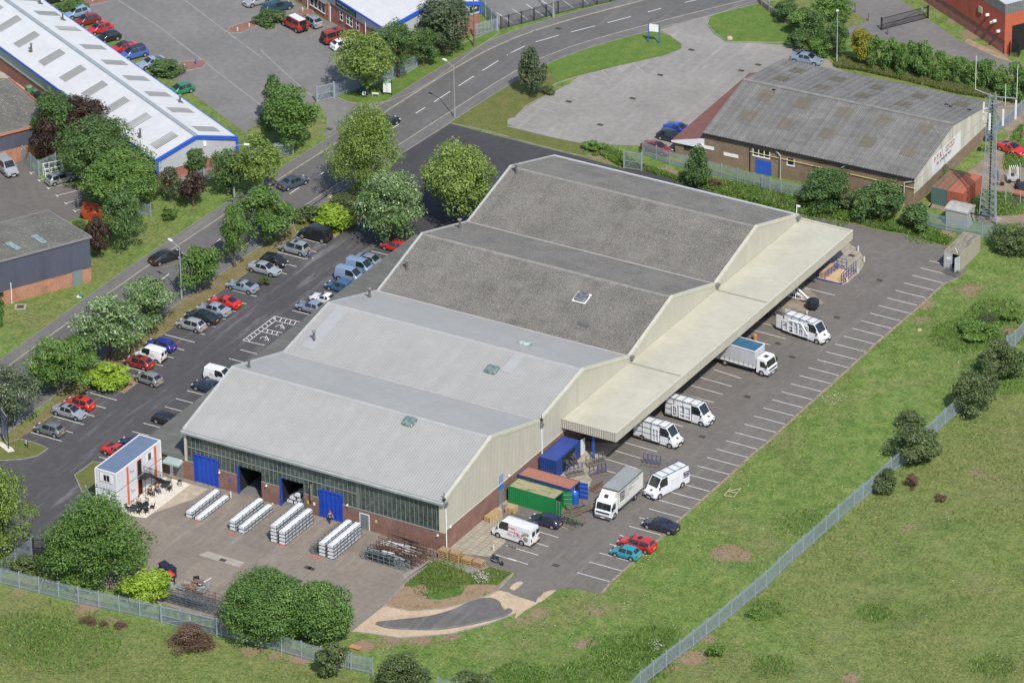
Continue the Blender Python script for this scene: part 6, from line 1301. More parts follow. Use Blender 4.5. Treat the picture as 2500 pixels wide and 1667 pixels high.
# other lots
C('hatch', '01', 535, 88, 62, (.22, .24, .24), 'silver fastback car at the white pipe frame, trade yard'); vehicle('parked_van', 'mvan', 'silver grey van in front of the orange door', 'van', at('00', 55, 1470, 1.), R_(-30), (.30, .32, .36))
C('coupe', '20', 1525, 1143, -3, (.015, .05, .38), 'bright blue car beside the brown red lean-to', 'cars at the lean-to'); C('hatch', '20', 1452, 1210, -3, (.012, .018, .03), 'black hatchback next to the bright blue car', 'cars at the lean-to'); C('saloon', '20', 1325, 1312, -6, (.20, .012, .015), 'dark red saloon behind the grey palisade gate', 'cars at the lean-to', sunroof=True)
C('saloon', '30', 398, 520, 6, (.20, .25, .32), 'silver blue saloon behind the roof of the warehouse'); C('coupe', '30', 2225, 1318, -14, RED, 'red sports car with a sunroof on the dirt at the right edge', sunroof=True)
C('hatch', '10', 60, 1345, 63, (.05, .09, .16), 'dark blue car hidden behind the airy tree and short fence', 'cars behind the short fence'); C('hatch', '10', 165, 1345, 243, SILV, 'silver car seen through the short palisade fence', 'cars behind the short fence')
A5 = 'cars at the yard corner'
C('hatch', '13', 2600, 112, 180, NAVY, 'navy hatchback between the large white van and the green container', A5); C('saloon', '23', 1362, 155, 180, (.012, .014, .04), 'navy saloon with bright wheels at the far edge of the yard', A5); C('estate', '23', 1150, 318, 180, (.50, .02, .02), 'red estate car with two sunroofs in the outer row', A5, sunroof=True); C('mini', '23', 1050, 398, 180, TEAL, 'teal hatchback next to the red estate car', A5)
# ---- large vans ----
M_RACK = mat('rack_steel', (.10, .105, .11), .5, .15, 3, metal=.3); M_UPVC = mat('white_profile', (.80, .81, .82), .4, .04, 2)
def roofrack(v, x0, x1, hw, z, n=5, m=None):
    q = MB(); 
    for sg in (-1, 1): q.bar((x0, sg*hw, z), (x1, sg*hw, z), .05)
    for i in range(n): x = x0+(x1-x0)*i/(n-1); q.bar((x, -hw, z), (x, hw, z), .045)
    for i in range(n): 
        x = x0+(x1-x0)*i/(n-1)
        for sg in (-1, 1): q.bar((x, sg*hw, z-.12), (x, sg*hw, z), .04)
    return q.build('roof_rack', m or M_RACK, v)
def bonnetlogo(v, x=2.72, z=1.17):
    q = MB(); M_ = Matrix.Rotation(R_(14), 3, 'Y'); q.box((x, .05, z), (.3, .3, .01), M=M_); q.build('logo', M_LOGOD, v)
def siderack(v, sg, frames, x0=-3.05, x1=.85):
    q = MB(); y = sg*1.12
    for x in np.linspace(x0, x1, 4): q.bar((x, y-sg*.1, .55), (x, y-sg*.16, 2.75), .04)
    for z in (.5, 1.25, 2.0, 2.75): q.bar((x0, y-sg*(.1+.03*(z-.5)), z), (x1, y-sg*(.1+.03*(z-.5)), z), .035)
    q.bar((x0, y, .45), (x1, y, .45), .14, .08); sr = q.build('side_rack', M_RACK, v)
    return sr
def winframe(v, x0, x1, z0, z1, y, div=1, trans=None, name='window_frame'):
    q = MB(); t_ = .09; q.bx(x0, x1, y-.035, y+.035, z0, z0+t_); q.bx(x0, x1, y-.035, y+.035, z1-t_, z1); q.bx(x0, x0+t_, y-.034, y+.034, z0+t_, z1-t_); q.bx(x1-t_, x1, y-.034, y+.034, z0+t_, z1-t_)
    for i in range(1, div+1): x = x0+(x1-x0)*i/(div+1); q.bx(x-.04, x+.04, y-.032, y+.032, z0+t_, z1-t_)
    if trans: q.bx(x0+t_, x1-t_, y-.033, y+.033, trans, trans+.08)
    return q
VG = 'white panel vans with glass racks'
def pvan(lb, x, y, hd, kind='van', frames=(), rack=True, grp=VG):
    v = vehicle('panel_van', kind, lb, 'van', (x, y), hd, (.70, .71, .73), grp); roofrack(v, -2.9, 1.5, .82, 2.72, 5); bonnetlogo(v); return v
va = pvan('white van with one tall window frame on its side rack, nearest under the canopy edge', 9.0, 36.55, R_(-3)); siderack(va, -1, 1); vb = pvan('white van with a pair of door frames on its side rack, under the canopy', 9.7, 43.4, R_(-3)); siderack(vb, -1, 1)
vc = pvan('white van loaded with many white window frames, its rear doors open', 12.2, 70.1, R_(-8)); siderack(vc, -1, 1)
vd = pvan('white van with a bare roof rack and rear flank logo, nose towards the camera', 15.9, 26.1, R_(255), grp=None)
FG = 'white window frames strapped to vans'
def loadframe(v, lb, *a, **k):
    q = winframe(v, *a, **k); o = q.build('window_frame', M_UPVC); o.matrix_world = Matrix.Translation(v.location) @ Matrix.Rotation(v.rotation_euler.z, 4, 'Z'); tag(o, lb, 'window frame', FG); return o
loadframe(va, 'tall white window frame on the side of the nearest van under the canopy', -.25, .75, .6, 2.5, -1.2, div=1); loadframe(vb, 'white double door frame on the second van under the canopy', -.9, .85, .55, 2.55, -1.2, div=1, trans=1.15); loadframe(vb, 'narrow white frame behind the double door frame on the second van', -1.9, -1.15, .6, 2.1, -1.2, div=0)
for i, (a, b_, z0, z1) in enumerate(((-3.0, -2.2, .6, 2.1), (-2.1, -1.35, .55, 2.45), (-1.3, -.55, .55, 2.5), (-.5, .25, .55, 2.5), (.3, 1.05, .6, 2.3))):
    loadframe(vc, 'upright white window frame on the fully loaded van, '+('rearmost', 'second from the rear', 'middle one of five', 'second from the cab', 'nearest the cab')[i], a, b_, z0, z1, -1.2, div=0, trans=1.5 if i % 2 else None)
q = MB(); q.bar((-3.0, -1.26, 1.3), (-1.9, -1.26, 2.3), .12, .05); q.bar((-1.9, -1.26, 2.3), (.1, -1.26, 2.45), .12, .05); q.bar((.0, -1.26, 2.3), (1.05, -1.26, 1.1), .12, .05); o = q.build('profile', M_UPVC); o.matrix_world = Matrix.Translation(vc.location) @ Matrix.Rotation(vc.rotation_euler.z, 4, 'Z'); tag(o, 'long slanting white profile strapped over the frames of the loaded van', 'profile')
for sg, ry in ((1, .25), (-1, -.2)):
    q = MB(); q.box((-3.65, sg*(.95 if sg > 0 else .98), 1.45), (1.0, .05, 1.85)); q.build('rear_door', paint('door_white', (.74, .75, .76)), vc)
q = MB()   # logo panels and small lines on the side of the front-facing van
q.box((-2.45, 1.003, 1.85), (.95, .012, .36)); q.build('logo', M_LOGOP, vd); q = MB(); q.box((-2.45, 1.003, 1.42), (.95, .012, .36)); q.build('logo', M_LOGOD, vd)
text('Classic', .27, M_TXTW, vd, (-2.45, 1.012, 1.85), (-1, 0, 0), (0, 0, 1)); text('Window', .27, M_TXTW, vd, (-2.45, 1.012, 1.42), (-1, 0, 0), (0, 0, 1))
for i in range(4): text('windows doors conservatories'[i*3:], .14, mat('faint_lettering', (.55, .58, .62), .6), vd, (-.6, 1.006, 1.85-i*.2), (-1, 0, 0), (0, 0, 1))
q = MB(); q.bar((-2.9, -1.15, 2.85), (1.6, -1.15, 2.85), .04); q.bar((-2.9, -1.15, 2.35), (1.6, -1.15, 2.35), .04); [q.bar((x, -1.15, .7), (x, -1.15, 2.85), .04) for x in (-2.9, -1.4, .1, 1.6)]; q.bar((-2.9, -1.2, .55), (1.7, -1.2, .55), .06); q.build('side_rack', M_RACK, vd)
# transit with slogan
vt = vehicle('panel_van', 'transit', 'large white van with red slogan and phone number on its side', 'van', (5.8, 6.85), R_(176), (.70, .72, .74)); y = .996
M_SR = mat('slogan_red', (.55, .03, .03), .5); M_SG = mat('slogan_grey', (.25, .25, .3), .5)
for s_, sz, x, z, m in (('at last !', .46, -.2, 2.0, M_SR), ('every window you need', .15, -1.7, 1.9, M_SG), ('the', .14, -.1, 1.66, M_SG), ('great', .32, -.05, 1.42, M_SR), ('big', .62, -.8, 1.45, M_SR), ('window', .26, -1.5, 1.30, M_SR), ('0800 007 5540', .38, -.55, .98, M_SR), ('WINDOWS AND DOORS', .1, -.3, .78, M_SG)): text(s_, sz, m, vt, (x, y, z), (-1, 0, 0), (0, 0, 1))
for x, z, r_, col in ((-2.15, 1.0, .34, (.35, .25, .2)), (-1.75, 1.5, .2, (.3, .36, .33)), (-2.1, 1.72, .2, (.38, .34, .22)), (-2.45, 1.72, .16, (.2, .3, .24))):
    q = MB(); q.lathe([(.01, .012), (r_, .01), (r_, 0)], (x, y, z), 16, 'y'); q.build('photo_roundel', mat('roundel%d' % int(r_*100+x*-10), col, .5, .5, 4, obj=True), vt)
q = MB(); 
for sg in (-1, 1): q.bar((-2.8, -.75+sg*.17, 2.68), (1.4, -.75+sg*.17, 2.68), .06)
for i in range(15): q.bar((-2.7+i*.28, -.92, 2.68), (-2.7+i*.28, -.58, 2.68), .03)
o = q.build('ladder', M_RACK); o.matrix_world = Matrix.Translation(vt.location) @ Matrix.Rotation(vt.rotation_euler.z, 4, 'Z'); tag(o, 'grey metal ladder lying on the roof of the white slogan van', 'ladder')
q = MB(); q.box((-2.885, .35, 1.65), (.02, .45, .55)); q.build('rear_window', M_CGL, vt)
# ---- lorries ----
M_CABW = paint('lorry_white', (.78, .79, .80)); M_CHAS = mat('chassis_grey', (.11, .12, .13), .6, .15, 2); M_BOXSIDE = mat('box_side', (.60, .58, .53), .5, .05, .6); M_BOXROOF = mat('box_roof', (.28, .29, .29), .6, .1, .5, dirt=(.24, .23, .15), dirt_amt=.4)
def lorry(lb, loc, hd, blen, bh, side, roofm, front_defl):
    T_ = thing('lorry', lb, 'lorry', (loc[0], loc[1], .045), hd); hw = 1.2; f = (blen+1.9)/2; xb = f-1.95
    cab = MB(); prof = [(f-.02, .45), (f, 1.25), (f-.18, 1.35), (f-.42, 2.25), (f-.62, 2.42), (f-1.75, 2.45), (f-1.78, .45)]
    cab.extrude([Vector((x, 0, z)) for x, z in prof], (0, -1.1, 0), (0, 1.1, 0)); cb = cab.build('cab', M_CABW, T_)
    q = MB(); q.add([(f-.165, -.98, 1.40), (f-.165, .98, 1.40), (f-.40, .94, 2.2), (f-.40, -.94, 2.2)], [(0, 1, 2, 3)]); q2 = [Vector(v)+Vector((.02, 0, .006)) for v in q.v]; q = MB(); q.add(q2, [(0, 1, 2, 3)]); q.build('windscreen', M_CGL, cb)
    for sg in (-1, 1):
        q = MB(); q.add([(f-.35, sg*1.108, 1.35), (f-1.25, sg*1.108, 1.35), (f-1.25, sg*1.108, 2.15), (f-.6, sg*1.108, 2.15)], [(0, 1, 2, 3)] if sg > 0 else [(3, 2, 1, 0)]); q.build('side_window', M_CGL, cb)
        q = MB(); q.box((f-.2, sg*1.28, 1.75), (.12, .2, .5)); q.build('mirror', M_BUMP, cb)
        q = MB(); q.box((f+.01, sg*.88, .62), (.06, .34, .2)); q.build('headlight', M_LAMP, cb)
    q = MB(); q.box((f+.012, 0, 1.08), (.03, 1.8, .2)); q.build('grille', M_GRILLE, cb); q = MB(); q.box((f, 0, .5), (.12, 2.2, .36)); q.build('bumper', M_CHAS, cb); q = MB(); q.box((f+.075, 0, .45), (.02, .52, .12)); q.build('number_plate', M_PLF, cb)
    q = MB(); q.bx(-f, f-1.8, -.45, .45, .55, .85); 
    for sg in (-1, 1): q.bx(-f+.2, f-2.9, sg*1.0-.05+.0, sg*1.0+.05, .55, .95)
    q.build('chassis', M_CHAS, T_)
    bx_ = MB(); bx_.bx(-f, xb, -hw, hw, .95, bh); bo = bx_.build('box_body', side, T_); q = MB(); q.bx(-f+.02, xb-.02, -hw+.02, hw-.02, bh, bh+.03); q.build('box_roof', roofm, bo)
    q = MB(); 
    for sg in (-1, 1): q.bar((-f, sg*(hw+.01), bh), (xb, sg*(hw+.01), bh), .09, .12); q.bar((-f, sg*(hw+.01), .98), (xb, sg*(hw+.01), .98), .08, .1)
    q.bar((xb+.01, -hw, bh), (xb+.01, hw, bh), .09, .12); q.build('edge_trim', M_CABW if front_defl == 0 else M_CHAS, bo)
    for sx in (f-1.05, -f+1.75):
        for sg in (-1, 1):
            q = MB(); q.lathe([(.22, -.14), (.42, -.14), (.46, -.1), (.46, .1), (.42, .14), (.22, .14)], (0, 0, 0), 18, 'y'); wh = q.build('wheel', M_TYRE, T_, 30, (sx, sg*.97, .46)); q = MB(); q.lathe([(.05, sg*.16), (.2, sg*.15), (.25, sg*.1)], (0, 0, 0), 12, 'y'); q.build('rim', M_RIM, wh)
    if front_defl:
        q = MB(); q.extrude([Vector((f-.55, 0, 2.46)), Vector((f-1.7, 0, 2.47)), Vector((f-1.7, 0, bh-.05)), Vector((f-1.45, 0, bh-.1))], (0, -.95, 0), (0, .95, 0)); q.build('roof_deflector', M_CABW, cb)
        q = MB(); M_ = Matrix.Rotation(R_(48), 3, 'Y'); q.box((f-.92, 0, 2.93), (.42, .55, .02), M=M_); q.build('logo', M_LOGOD, cb)
    else:
        q = MB(); q.box((f-1.0, 0, 2.45), (.55, .6, .04)); q.build('roof_hatch', M_BUMP, cb)
    return T_, f, bo
lt, f, bo = lorry('white box lorry with a grey roof and black writing, nose towards the camera', (12.75, 19.8), R_(270.5), 6.1, 3.35, M_BOXSIDE, M_BOXROOF, 1)
for (z, m, s_) in ((2.75, M_LOGOP, 'Classic'), (2.1, M_LOGOG, 'Window')):
    q = MB(); q.box((f-2.75, 1.207, z), (1.1, .012, .55)); q.build('logo', m, bo); text(s_, .34, M_TXTW, bo, (f-2.75, 1.216, z), (-1, 0, 0), (0, 0, 1))
for s_, sz, x, z in (('YOUR LOCAL CONSERVATORY', .36, -.65, 2.95), ('AND WINDOW COMPANY', .26, .1, 2.55), ('WINDOWS DOORS', .22, .3, 2.25), ('FREEPHONE', .24, -1.5, 2.3), ('ROOFLINE & MORE', .2, .25, 1.95)): text(s_, sz, M_TXT, bo, (x+.3, 1.208, z), (-1, 0, 0), (0, 0, 1))
l2, f2, bo2 = lorry('white curtain sided lorry with a blue roof backed under the canopy', (9.2, 58.9), R_(-3), 6.3, 3.35, mat('grey_curtain', (.45, .45, .47), .6, .08, 1.2, stretch=(1, 1, .2), obj=True), mat('blue_tarpaulin', (.035, .115, .19), .5, .2, .6), 0)
q = MB(); q.bx(-f2+.2, f2-2., -1.225, -1.205, .98, 1.28); q.build('side_board', M_BOXSIDE, bo2); 
for x in np.linspace(-f2+.4, f2-2.2, 9): q = MB(); q.bar((x, -1.235, .95), (x, -1.235, 1.5), .04); q.build('curtain_strap', M_RACK, bo2)
# motorbike
mbk = thing('motorbike', 'black motorbike parked beside the wooden crates', 'motorbike', (*at('13', 2165, 480, .4), .04), R_(-12))
for x in (-.72, .72):
    q = MB(); q.lathe([(.22, -.05), (.30, -.06), (.32, 0), (.30, .06), (.22, .05)], (0, 0, 0), 18, 'y'); wh = q.build('wheel', M_TYRE, mbk, True, (x, 0, .32)); q = MB(); [q.bar((0, 0, 0), (.23*math.cos(a), 0, .23*math.sin(a)), .03) for a in np.linspace(0, 6.28, 7)[:-1]]; q.lathe([(.21, -.03), (.24, -.03), (.24, .03), (.21, .03)], (0, 0, 0), 16, 'y'); q.build('rim', M_RIM, wh)
q = MB(); q.box((-.05, 0, .5), (.55, .28, .38)); q.bar((-.72, 0, .34), (-.1, 0, .5), .1); q.bar((.2, 0, .65), (.45, 0, .85), .12); q.build('engine', mat('engine_metal', (.2, .2, .21), .4, .3, 6, metal=.4), mbk)
q = MB(); q.lathe([(.03, -.3), (.13, -.22), (.16, 0), (.13, .2), (.05, .28)], (.18, 0, .86), 12, 'x'); q.build('fuel_tank', paint('bike_black', (.01, .01, .012)), mbk, 40)
q = MB(); q.box((-.32, 0, .83), (.62, .26, .1)); q.box((-.62, 0, .9), (.2, .24, .12)); q.build('seat', M_BUMP, mbk)
for sg in (-1, 1): q = MB(); q.tube((.72, sg*.09, .32), (.45, sg*.09, .95), .03, 6); q.build('fork', M_RIM, mbk)
q = MB(); q.tube((.42, -.36, 1.02), (.42, .36, 1.02), .02, 6); q.lathe([(.05, -.06), (.1, .0), (.09, .06)], (.56, 0, .88), 10, 'x'); q.build('handlebar', M_RACK, mbk)
q = MB(); q.tube((.1, -.17, .35), (-.75, -.2, .42), .05, 8); q.build('exhaust', M_RIM, mbk)
# ================= FENCES, POSTS, SIGNS =================
M_PALE = mat('galvanised_pale', (.33, .385, .43), .5, .12, 2, metal=.2)
M_PALEB = mat('blue_grey_pale', (.30, .37, .44), .5, .12, 2, metal=.2)
M_DKF = mat('dark_fence', (.035, .04, .05), .6, .15, 2)
FM = {}
def panel_mesh(style, h):
    k = (style, h)
    if k in FM: return FM[k]
    q = MB(); L = 2.75
    if style in ('pal', 'palb', 'paldark'):
        n = 17
        for i in range(n):
            x = (i+.5)*L/n; w_ = .034; y = -.03
            q.add([(x-w_, y, .05), (x+w_, y, .05), (x+w_, y, h-.12), (x, y, h), (x-w_, y, h-.12), (x-w_, y+.018, .05), (x+w_, y+.018, .05), (x+w_, y+.018, h-.12), (x, y+.018, h), (x-w_, y+.018, h-.12)], [(0, 1, 2, 3, 4), (9, 8, 7, 6, 5), (1, 6, 7, 2), (2, 7, 8, 3), (3, 8, 9, 4), (4, 9, 5, 0)])
        for z in (.3, h-.35): q.bx(0, L, -.01, .035, z-.03, z+.03)
        m = {'pal': M_PALE, 'palb': M_PALEB, 'paldark': M_DKF}[style]
    elif style == 'rail':
        for i in range(22): x = (i+.5)*L/22; q.bx(x-.012, x+.012, -.012, .012, .08, h)
        for z in (.12, h-.12): q.bx(0, L, -.02, .02, z-.02, z+.02)
        m = M_DKF
    elif style == 'mesh':
        for i in range(14): z = .1+i*(h-.15)/13; q.bx(0, L, -.004, .004, z-.005, z+.005)
        for i in range(20): x = (i+.5)*L/20; q.bx(x-.004, x+.004, -.005, .005, .05, h)
        m = mat('chain_link', (.17, .19, .18), .6, .1, 2)
    me = q.mesh('panel', m); q = MB(); q.bx(-.055, .055, -.07, .11, 0, h+.02) if style != 'mesh' else q.bx(-.05, .05, -.05, .05, 0, h+.15)
    pm = q.mesh('post', m if style != 'mesh' else mat('concrete_post', (.36, .34, .30), .85, .15, 3)); FM[k] = (me, pm); return FM[k]
def fence(label, pts_, h=2.2, style='pal', group=None, name='fence'):
    T_ = thing(name, label, 'fence', (pts_[0].x, pts_[0].y, 0), 0, group); o = Vector((pts_[0].x, pts_[0].y, 0)); me, pm = panel_mesh(style, h)
    for a, b_ in zip(pts_, pts_[1:]):
        a = Vector((a.x, a.y, 0)); b_ = Vector((b_.x, b_.y, 0)); d = b_-a; n = max(1, round(d.length/2.75)); rz = math.atan2(d.y, d.x)
        for i in range(n):
            p = a+d*i/n-o; q = link('panel', me, T_, p, rz); q.scale.x = d.length/n/2.75; link('post', pm, T_, p, rz)
    link('post', pm, T_, b_-o, rz); return T_
fence('long grey palisade fence along the bottom left, in front of the yard', path('03 -160,640 0,683 700,856 1430,1016 2334,1243 13 600,1395 870,1452 1060,1492'), 2.3)
fence('grey palisade fence leg running up to the dark gate in the corner', path('03 -400,905 0,632 285,425'), 2.3)
fence('short grey palisade stub outside the hawthorns at the bottom edge', path('13 1640,1660 1810,1700'), 2.2)
fence('very long grey palisade fence running diagonally across the rough field', path('23 1060,1740 1180,1610 1410,1427 1650,1243 1880,1062 2100,880 2300,715 33 270,487 460,325 680,126 820,-2 32 980,1395 1150,1228 1290,1125 1550,862 1715,712 1980,470'), 2.3)
fence('upper stretch of the field fence cut by the right edge', path('32 2180,140 2255,92 31 2334,1492 2480,1370'), 2.3)
fence('grey palisade fence behind the factory below the warehouse wall', path('20 1200,1380 1440,1468 21 1900,85 2334,212 31 0,197 340,272 620,345'), 2.1)
fence('blue grey palisade fence in front of the mast and cabin', path('31 1470,517 1640,560 1960,620 2160,652'), 2.2, 'palb')
fence('short grey palisade fence across the airy tree by the side road', path('10 -40,1440 180,1412 350,1372'), 2., 'pal')
fence('grey palisade fence behind the copper leaved tree by the silver gable', path('01 1600,190 1820,120 1895,105'), 2., 'pal')
fence('grey palisade fence behind the green lot sign', path('10 720,870 810,835 960,785 1240,690 1450,600'), 2.1)
fence('grey palisade fence hidden under the clump by the orange skip', path('01 1240,420 1345,432'), 2.)
fence('black railing along the top car park beyond the main road', path('20 -60,262 10,245 235,185 450,123 670,70 920,20 1200,-40'), 2.0, 'rail')
fence('grey palisade fence beside the gable of the blue trimmed unit', path('10 1960,330 2165,275'), 2.1); 
fence('grey fence panel turning back from the railing at the top', path('10 2170,275 2010,105 1990,60'), 2.4)
fence('grey palisade screen beside the orange door', path('00 205,1440 345,1568'), 2.4, 'pal'); fence('rear run of the grey palisade screen under the trees', path('00 345,1568 500,1500'), 2.4)
fence('low weathered fence at the edge of the dirt yard by the red sports car', path('30 1990,1250 2200,1110 2310,1010 2400,930'), 2., 'palb')
fence('chain link fence around the mast compound', path('31 1540,300 1700,150 1865,190'), 2.0, 'mesh'); fence('chain link fence with leaning strut right of the mast', path('31 2170,310 2300,330 2420,350'), 2.0, 'mesh')
fence('chain link fence above the brick wall by the mown lawn', path('30 0,60 130,160 290,262'), 1.6, 'mesh')
q = MB(); w0 = path('30 -60,-10 0,45 125,140 300,262 360,300'); strip(q, w0, .3, 0, .75); tag(q.build('garden_wall', brickmat('pale_brick', (.36, .26, .17), (.30, .21, .14), (.3, .26, .2))), 'low pale brick wall along the mown lawn at the top', 'wall')
fence('white palisade stub at the left side of the stacked cabins', path('02 765,1455 835,1560'), 2., 'pal')
def gate(label, a, b_, h, m, name='gate', leaf=2):
    a = Vector((a.x, a.y, 0)); b_ = Vector((b_.x, b_.y, 0)); d = b_-a; T_ = thing(name, label, 'gate', a, math.atan2(d.y, d.x)); L = d.length
    for x in (0, L): q = MB(); q.bx(x-.1, x+.1, -.1, .1, 0, h+.15); q.build('gate_post', m, T_)
    q = MB(); q.bx(.12, L-.12, -.03, .03, .1, .18); q.bx(.12, L-.12, -.03, .03, h-.1, h-.02); q.bx(.12, L-.12, -.03, .03, h*.45, h*.45+.06); q.bar((.12, 0, .15), (L-.12, 0, h-.1), .05); q.build('gate_frame', m, T_)
    q = MB(); n = int(L/.14); [q.bx(.15+i*(L-.3)/n-.012, .15+i*(L-.3)/n+.012, -.015, .015, .1, h) for i in range(n+1)]; q.build('gate_bars', m, T_); return T_
gate('grey steel gate across the side road mouth', G('10', 560, 915), G('10', 712, 875), 2.4, M_PALE)
gate('dark gate in the fence corner beside the huge maple', G('03', 300, 428), G('03', 440, 438), 2.2, M_DKF)
gate('open grey palisade gate behind the dark red saloon', G('20', 1035, 1500), G('20', 1190, 1522), 2.6, M_PALE)
gate('black sliding gate across the service drive', G('30', 1065, 272), G('30', 1478, 165), 1.9, M_BLACKMET)
gate('grey gate in the front fence between the steel racks and the field', G('03', 1440, 1030), G('03', 1935, 1150), 2.3, M_PALE)
q = MB(); q.box((0, 0, 1.3), (.6, .04, .5)); sgn = q.build('sign_plate', M_WHITE, None); sgn.location = G('30', 1437, 160); tag(sgn, 'small white plate on the black sliding gate', 'sign')
q = MB(); q.box((0, 0, 1.45), (.26, .03, .5)); sgn = q.build('sign_plate', mat('pale_pink_plate', (.62, .58, .66)), None); p = G('03', 1698, 1085); sgn.location = (p.x, p.y-.1, 0); tag(sgn, 'small white notice fixed to the front palisade fence', 'sign')
# brick flower beds with bollards
M_REDPAVE = mat('red_paviours', (.25, .12, .095), .9, .2, 2)
for pp in ('00 1580,650 1600,560 1810,540 1838,575 1800,610', '00 770,60 740,0 980,-10 960,20', '10 -235,295 -215,250 60,160 90,210 -120,300', '10 370,120 400,80 520,100 560,180'): island(path(pp), M_REDPAVE, .1, name='paved_bed')
# ---- lamp posts ----
M_COLUMN = mat('lamp_column', (.30, .31, .30), .6, .12, 2)
def lamp(label, t, x, y, h, arm=None, m=None, r=.09):
    p = G(t, x, y); T_ = thing('street_lamp', label, 'street lamp', (p.x, p.y, 0), 0, 'street lamps'); q = MB(); q.tube((0, 0, 0), (0, 0, 1.3), r*1.5, 10); q.tube((0, 0, 1.3), (0, 0, h), r, 10, r*.6); q.build('column', m or M_COLUMN, T_, 40)
    if arm:
        a = R_(arm); L = 1.7; e = (math.cos(a)*L, math.sin(a)*L, h+.25); q = MB(); q.tube((0, 0, h-.1), e, .05, 6); q.build('arm', m or M_COLUMN, T_)
        q = MB(); q.box((e[0]+math.cos(a)*.3, e[1]+math.sin(a)*.3, e[2]+.03), (.75, .28, .16), a); q.build('lamp_head', M_WHITE, T_)
    else: q = MB(); q.box((0, 0, h+.05), (.3, .3, .12)); q.build('lamp_head', M_WHITE, T_)
    return T_
lamp('tall grey street lamp with a curved arm on the lawn edge by the main road', '10', 1787, 1050, 7.9, 160); lamp('near street lamp with an arm, between the maple and the pale pair of trees', '01', 1618, 1168, 7.6, 160)
lamp('street lamp column by the footway in front of the silver gable', '01', 2086, 268, 7.9, 20); lamp('street lamp column cut by the top edge at the black railing', '20', 405, 163, 9, None, M_COLUMN, .12)
lamp('brown pole beside the large grey green tree at the top', '10', 1962, 415, 9, None, mat('brown_pole', (.16, .13, .11), .8), .11); lamp('slim grey lamp column between the hedge and the tree belt', '30', 667, 570, 8.2)
# ---- signs ----
def board(label, t, x, y, w_, z0, z1, rz, panel, post, name='sign', pw=.1, rows=(), posts=True, d=.06):
    p = G(t, x, y); T_ = thing(name, label, 'sign', (p.x, p.y, 0), R_(rz))
    if posts:
        for sg in (-1, 1): q = MB(); q.bx(sg*w_/2-pw/2, sg*w_/2+pw/2, -.05, .05, 0, z1+.05); q.build('post', post, T_)
    q = MB(); q.bx(-w_/2+pw/2, w_/2-pw/2, -d/2, d/2, z0, z1); pn = q.build('panel', panel, T_); return T_, pn
board('white blank sign board on two blue legs on the bright lawn', '20', 1300, 388, 1.55, 1.85, 2.95, 12, M_WHITE, M_BLUE2, pw=.14)
T_, pn = board('tall white estate directory with a green header by the side road', '10', 1188, 850, 1.25, .45, 2.35, 20, M_WHITE, M_BLACKMET); q = MB(); q.box((0, -.04, 2.15), (1.14, .03, .36)); q.build('header', mat('sign_green', (.03, .28, .12), .5), T_)
text('Estate', .22, M_WHITE, T_, (0, -.06, 2.15), (1, 0, 0), (0, 0, 1))
for i in range(10): text('Unit %d  Trading Company Ltd' % (i+1) if 0 else 'Trade Directory', .085, M_TXT, T_, (-.05, -.036, 1.85-i*.14), (1, 0, 0), (0, 0, 1))
T_, pn = board('small white sign with a blue heart shape near the teal cabinet', '10', 982, 870, .62, .35, .95, 16, M_WHITE, M_BLACKMET, pw=.06); q = MB(); q.extrude([Vector((0, -.045, .52)), Vector((.17, -.045, .74)), Vector((.09, -.045, .84)), Vector((0, -.045, .76)), Vector((-.09, -.045, .84)), Vector((-.17, -.045, .74))], (0, 0, 0), (0, .01, 0)); q.build('emblem', mat('sky_blue', (.03, .35, .55), .5), T_)
T_, pn = board('low white street name plate on two short legs', '10', 1082, 865, .95, .45, .66, 20, M_WHITE, mat('pale_leg', (.5, .55, .45)), pw=.06)
p = G('10', 975, 820); T_ = thing('utility_cabinet', 'teal green cabinet on the lawn behind the small white sign', 'cabinet', (p.x, p.y, 0), R_(20)); q = MB(); q.bx(-.5, .5, -.25, .25, 0, 1.05); q.build('body', mat('teal_cabinet', (.03, .13, .12), .5), T_); q = MB(); q.bx(-.53, .53, -.28, .28, 1.05, 1.12); q.build('lid', mat('teal_lid', (.05, .19, .18), .5), T_)
p = G('01', 712, 1150); T_ = thing('marker', 'small green topped marker stone on the lawn by the footway', 'marker', (p.x, p.y, 0), .3); q = MB(); q.bx(-.4, .25, -.2, .25, 0, .12); q.build('stone', M_WHITE, T_); q = MB(); q.bx(-.1, .45, -.15, .2, .13, .3); q.build('cap', mat('teal_lid', (.05, .19, .18)), T_)
p = G('01', 182, 1240); T_ = thing('manhole_surround', 'square concrete manhole surround set in the lawn', 'manhole', (p.x, p.y, 0), .5); q = MB(); q.bx(-.75, .75, -.75, .75, 0, .08); q.build('slab', M_KERB, T_); q = MB(); q.bx(-.45, .45, -.45, .45, .085, .1); q.build('cover', mat('cast_iron', (.06, .055, .05)), T_)
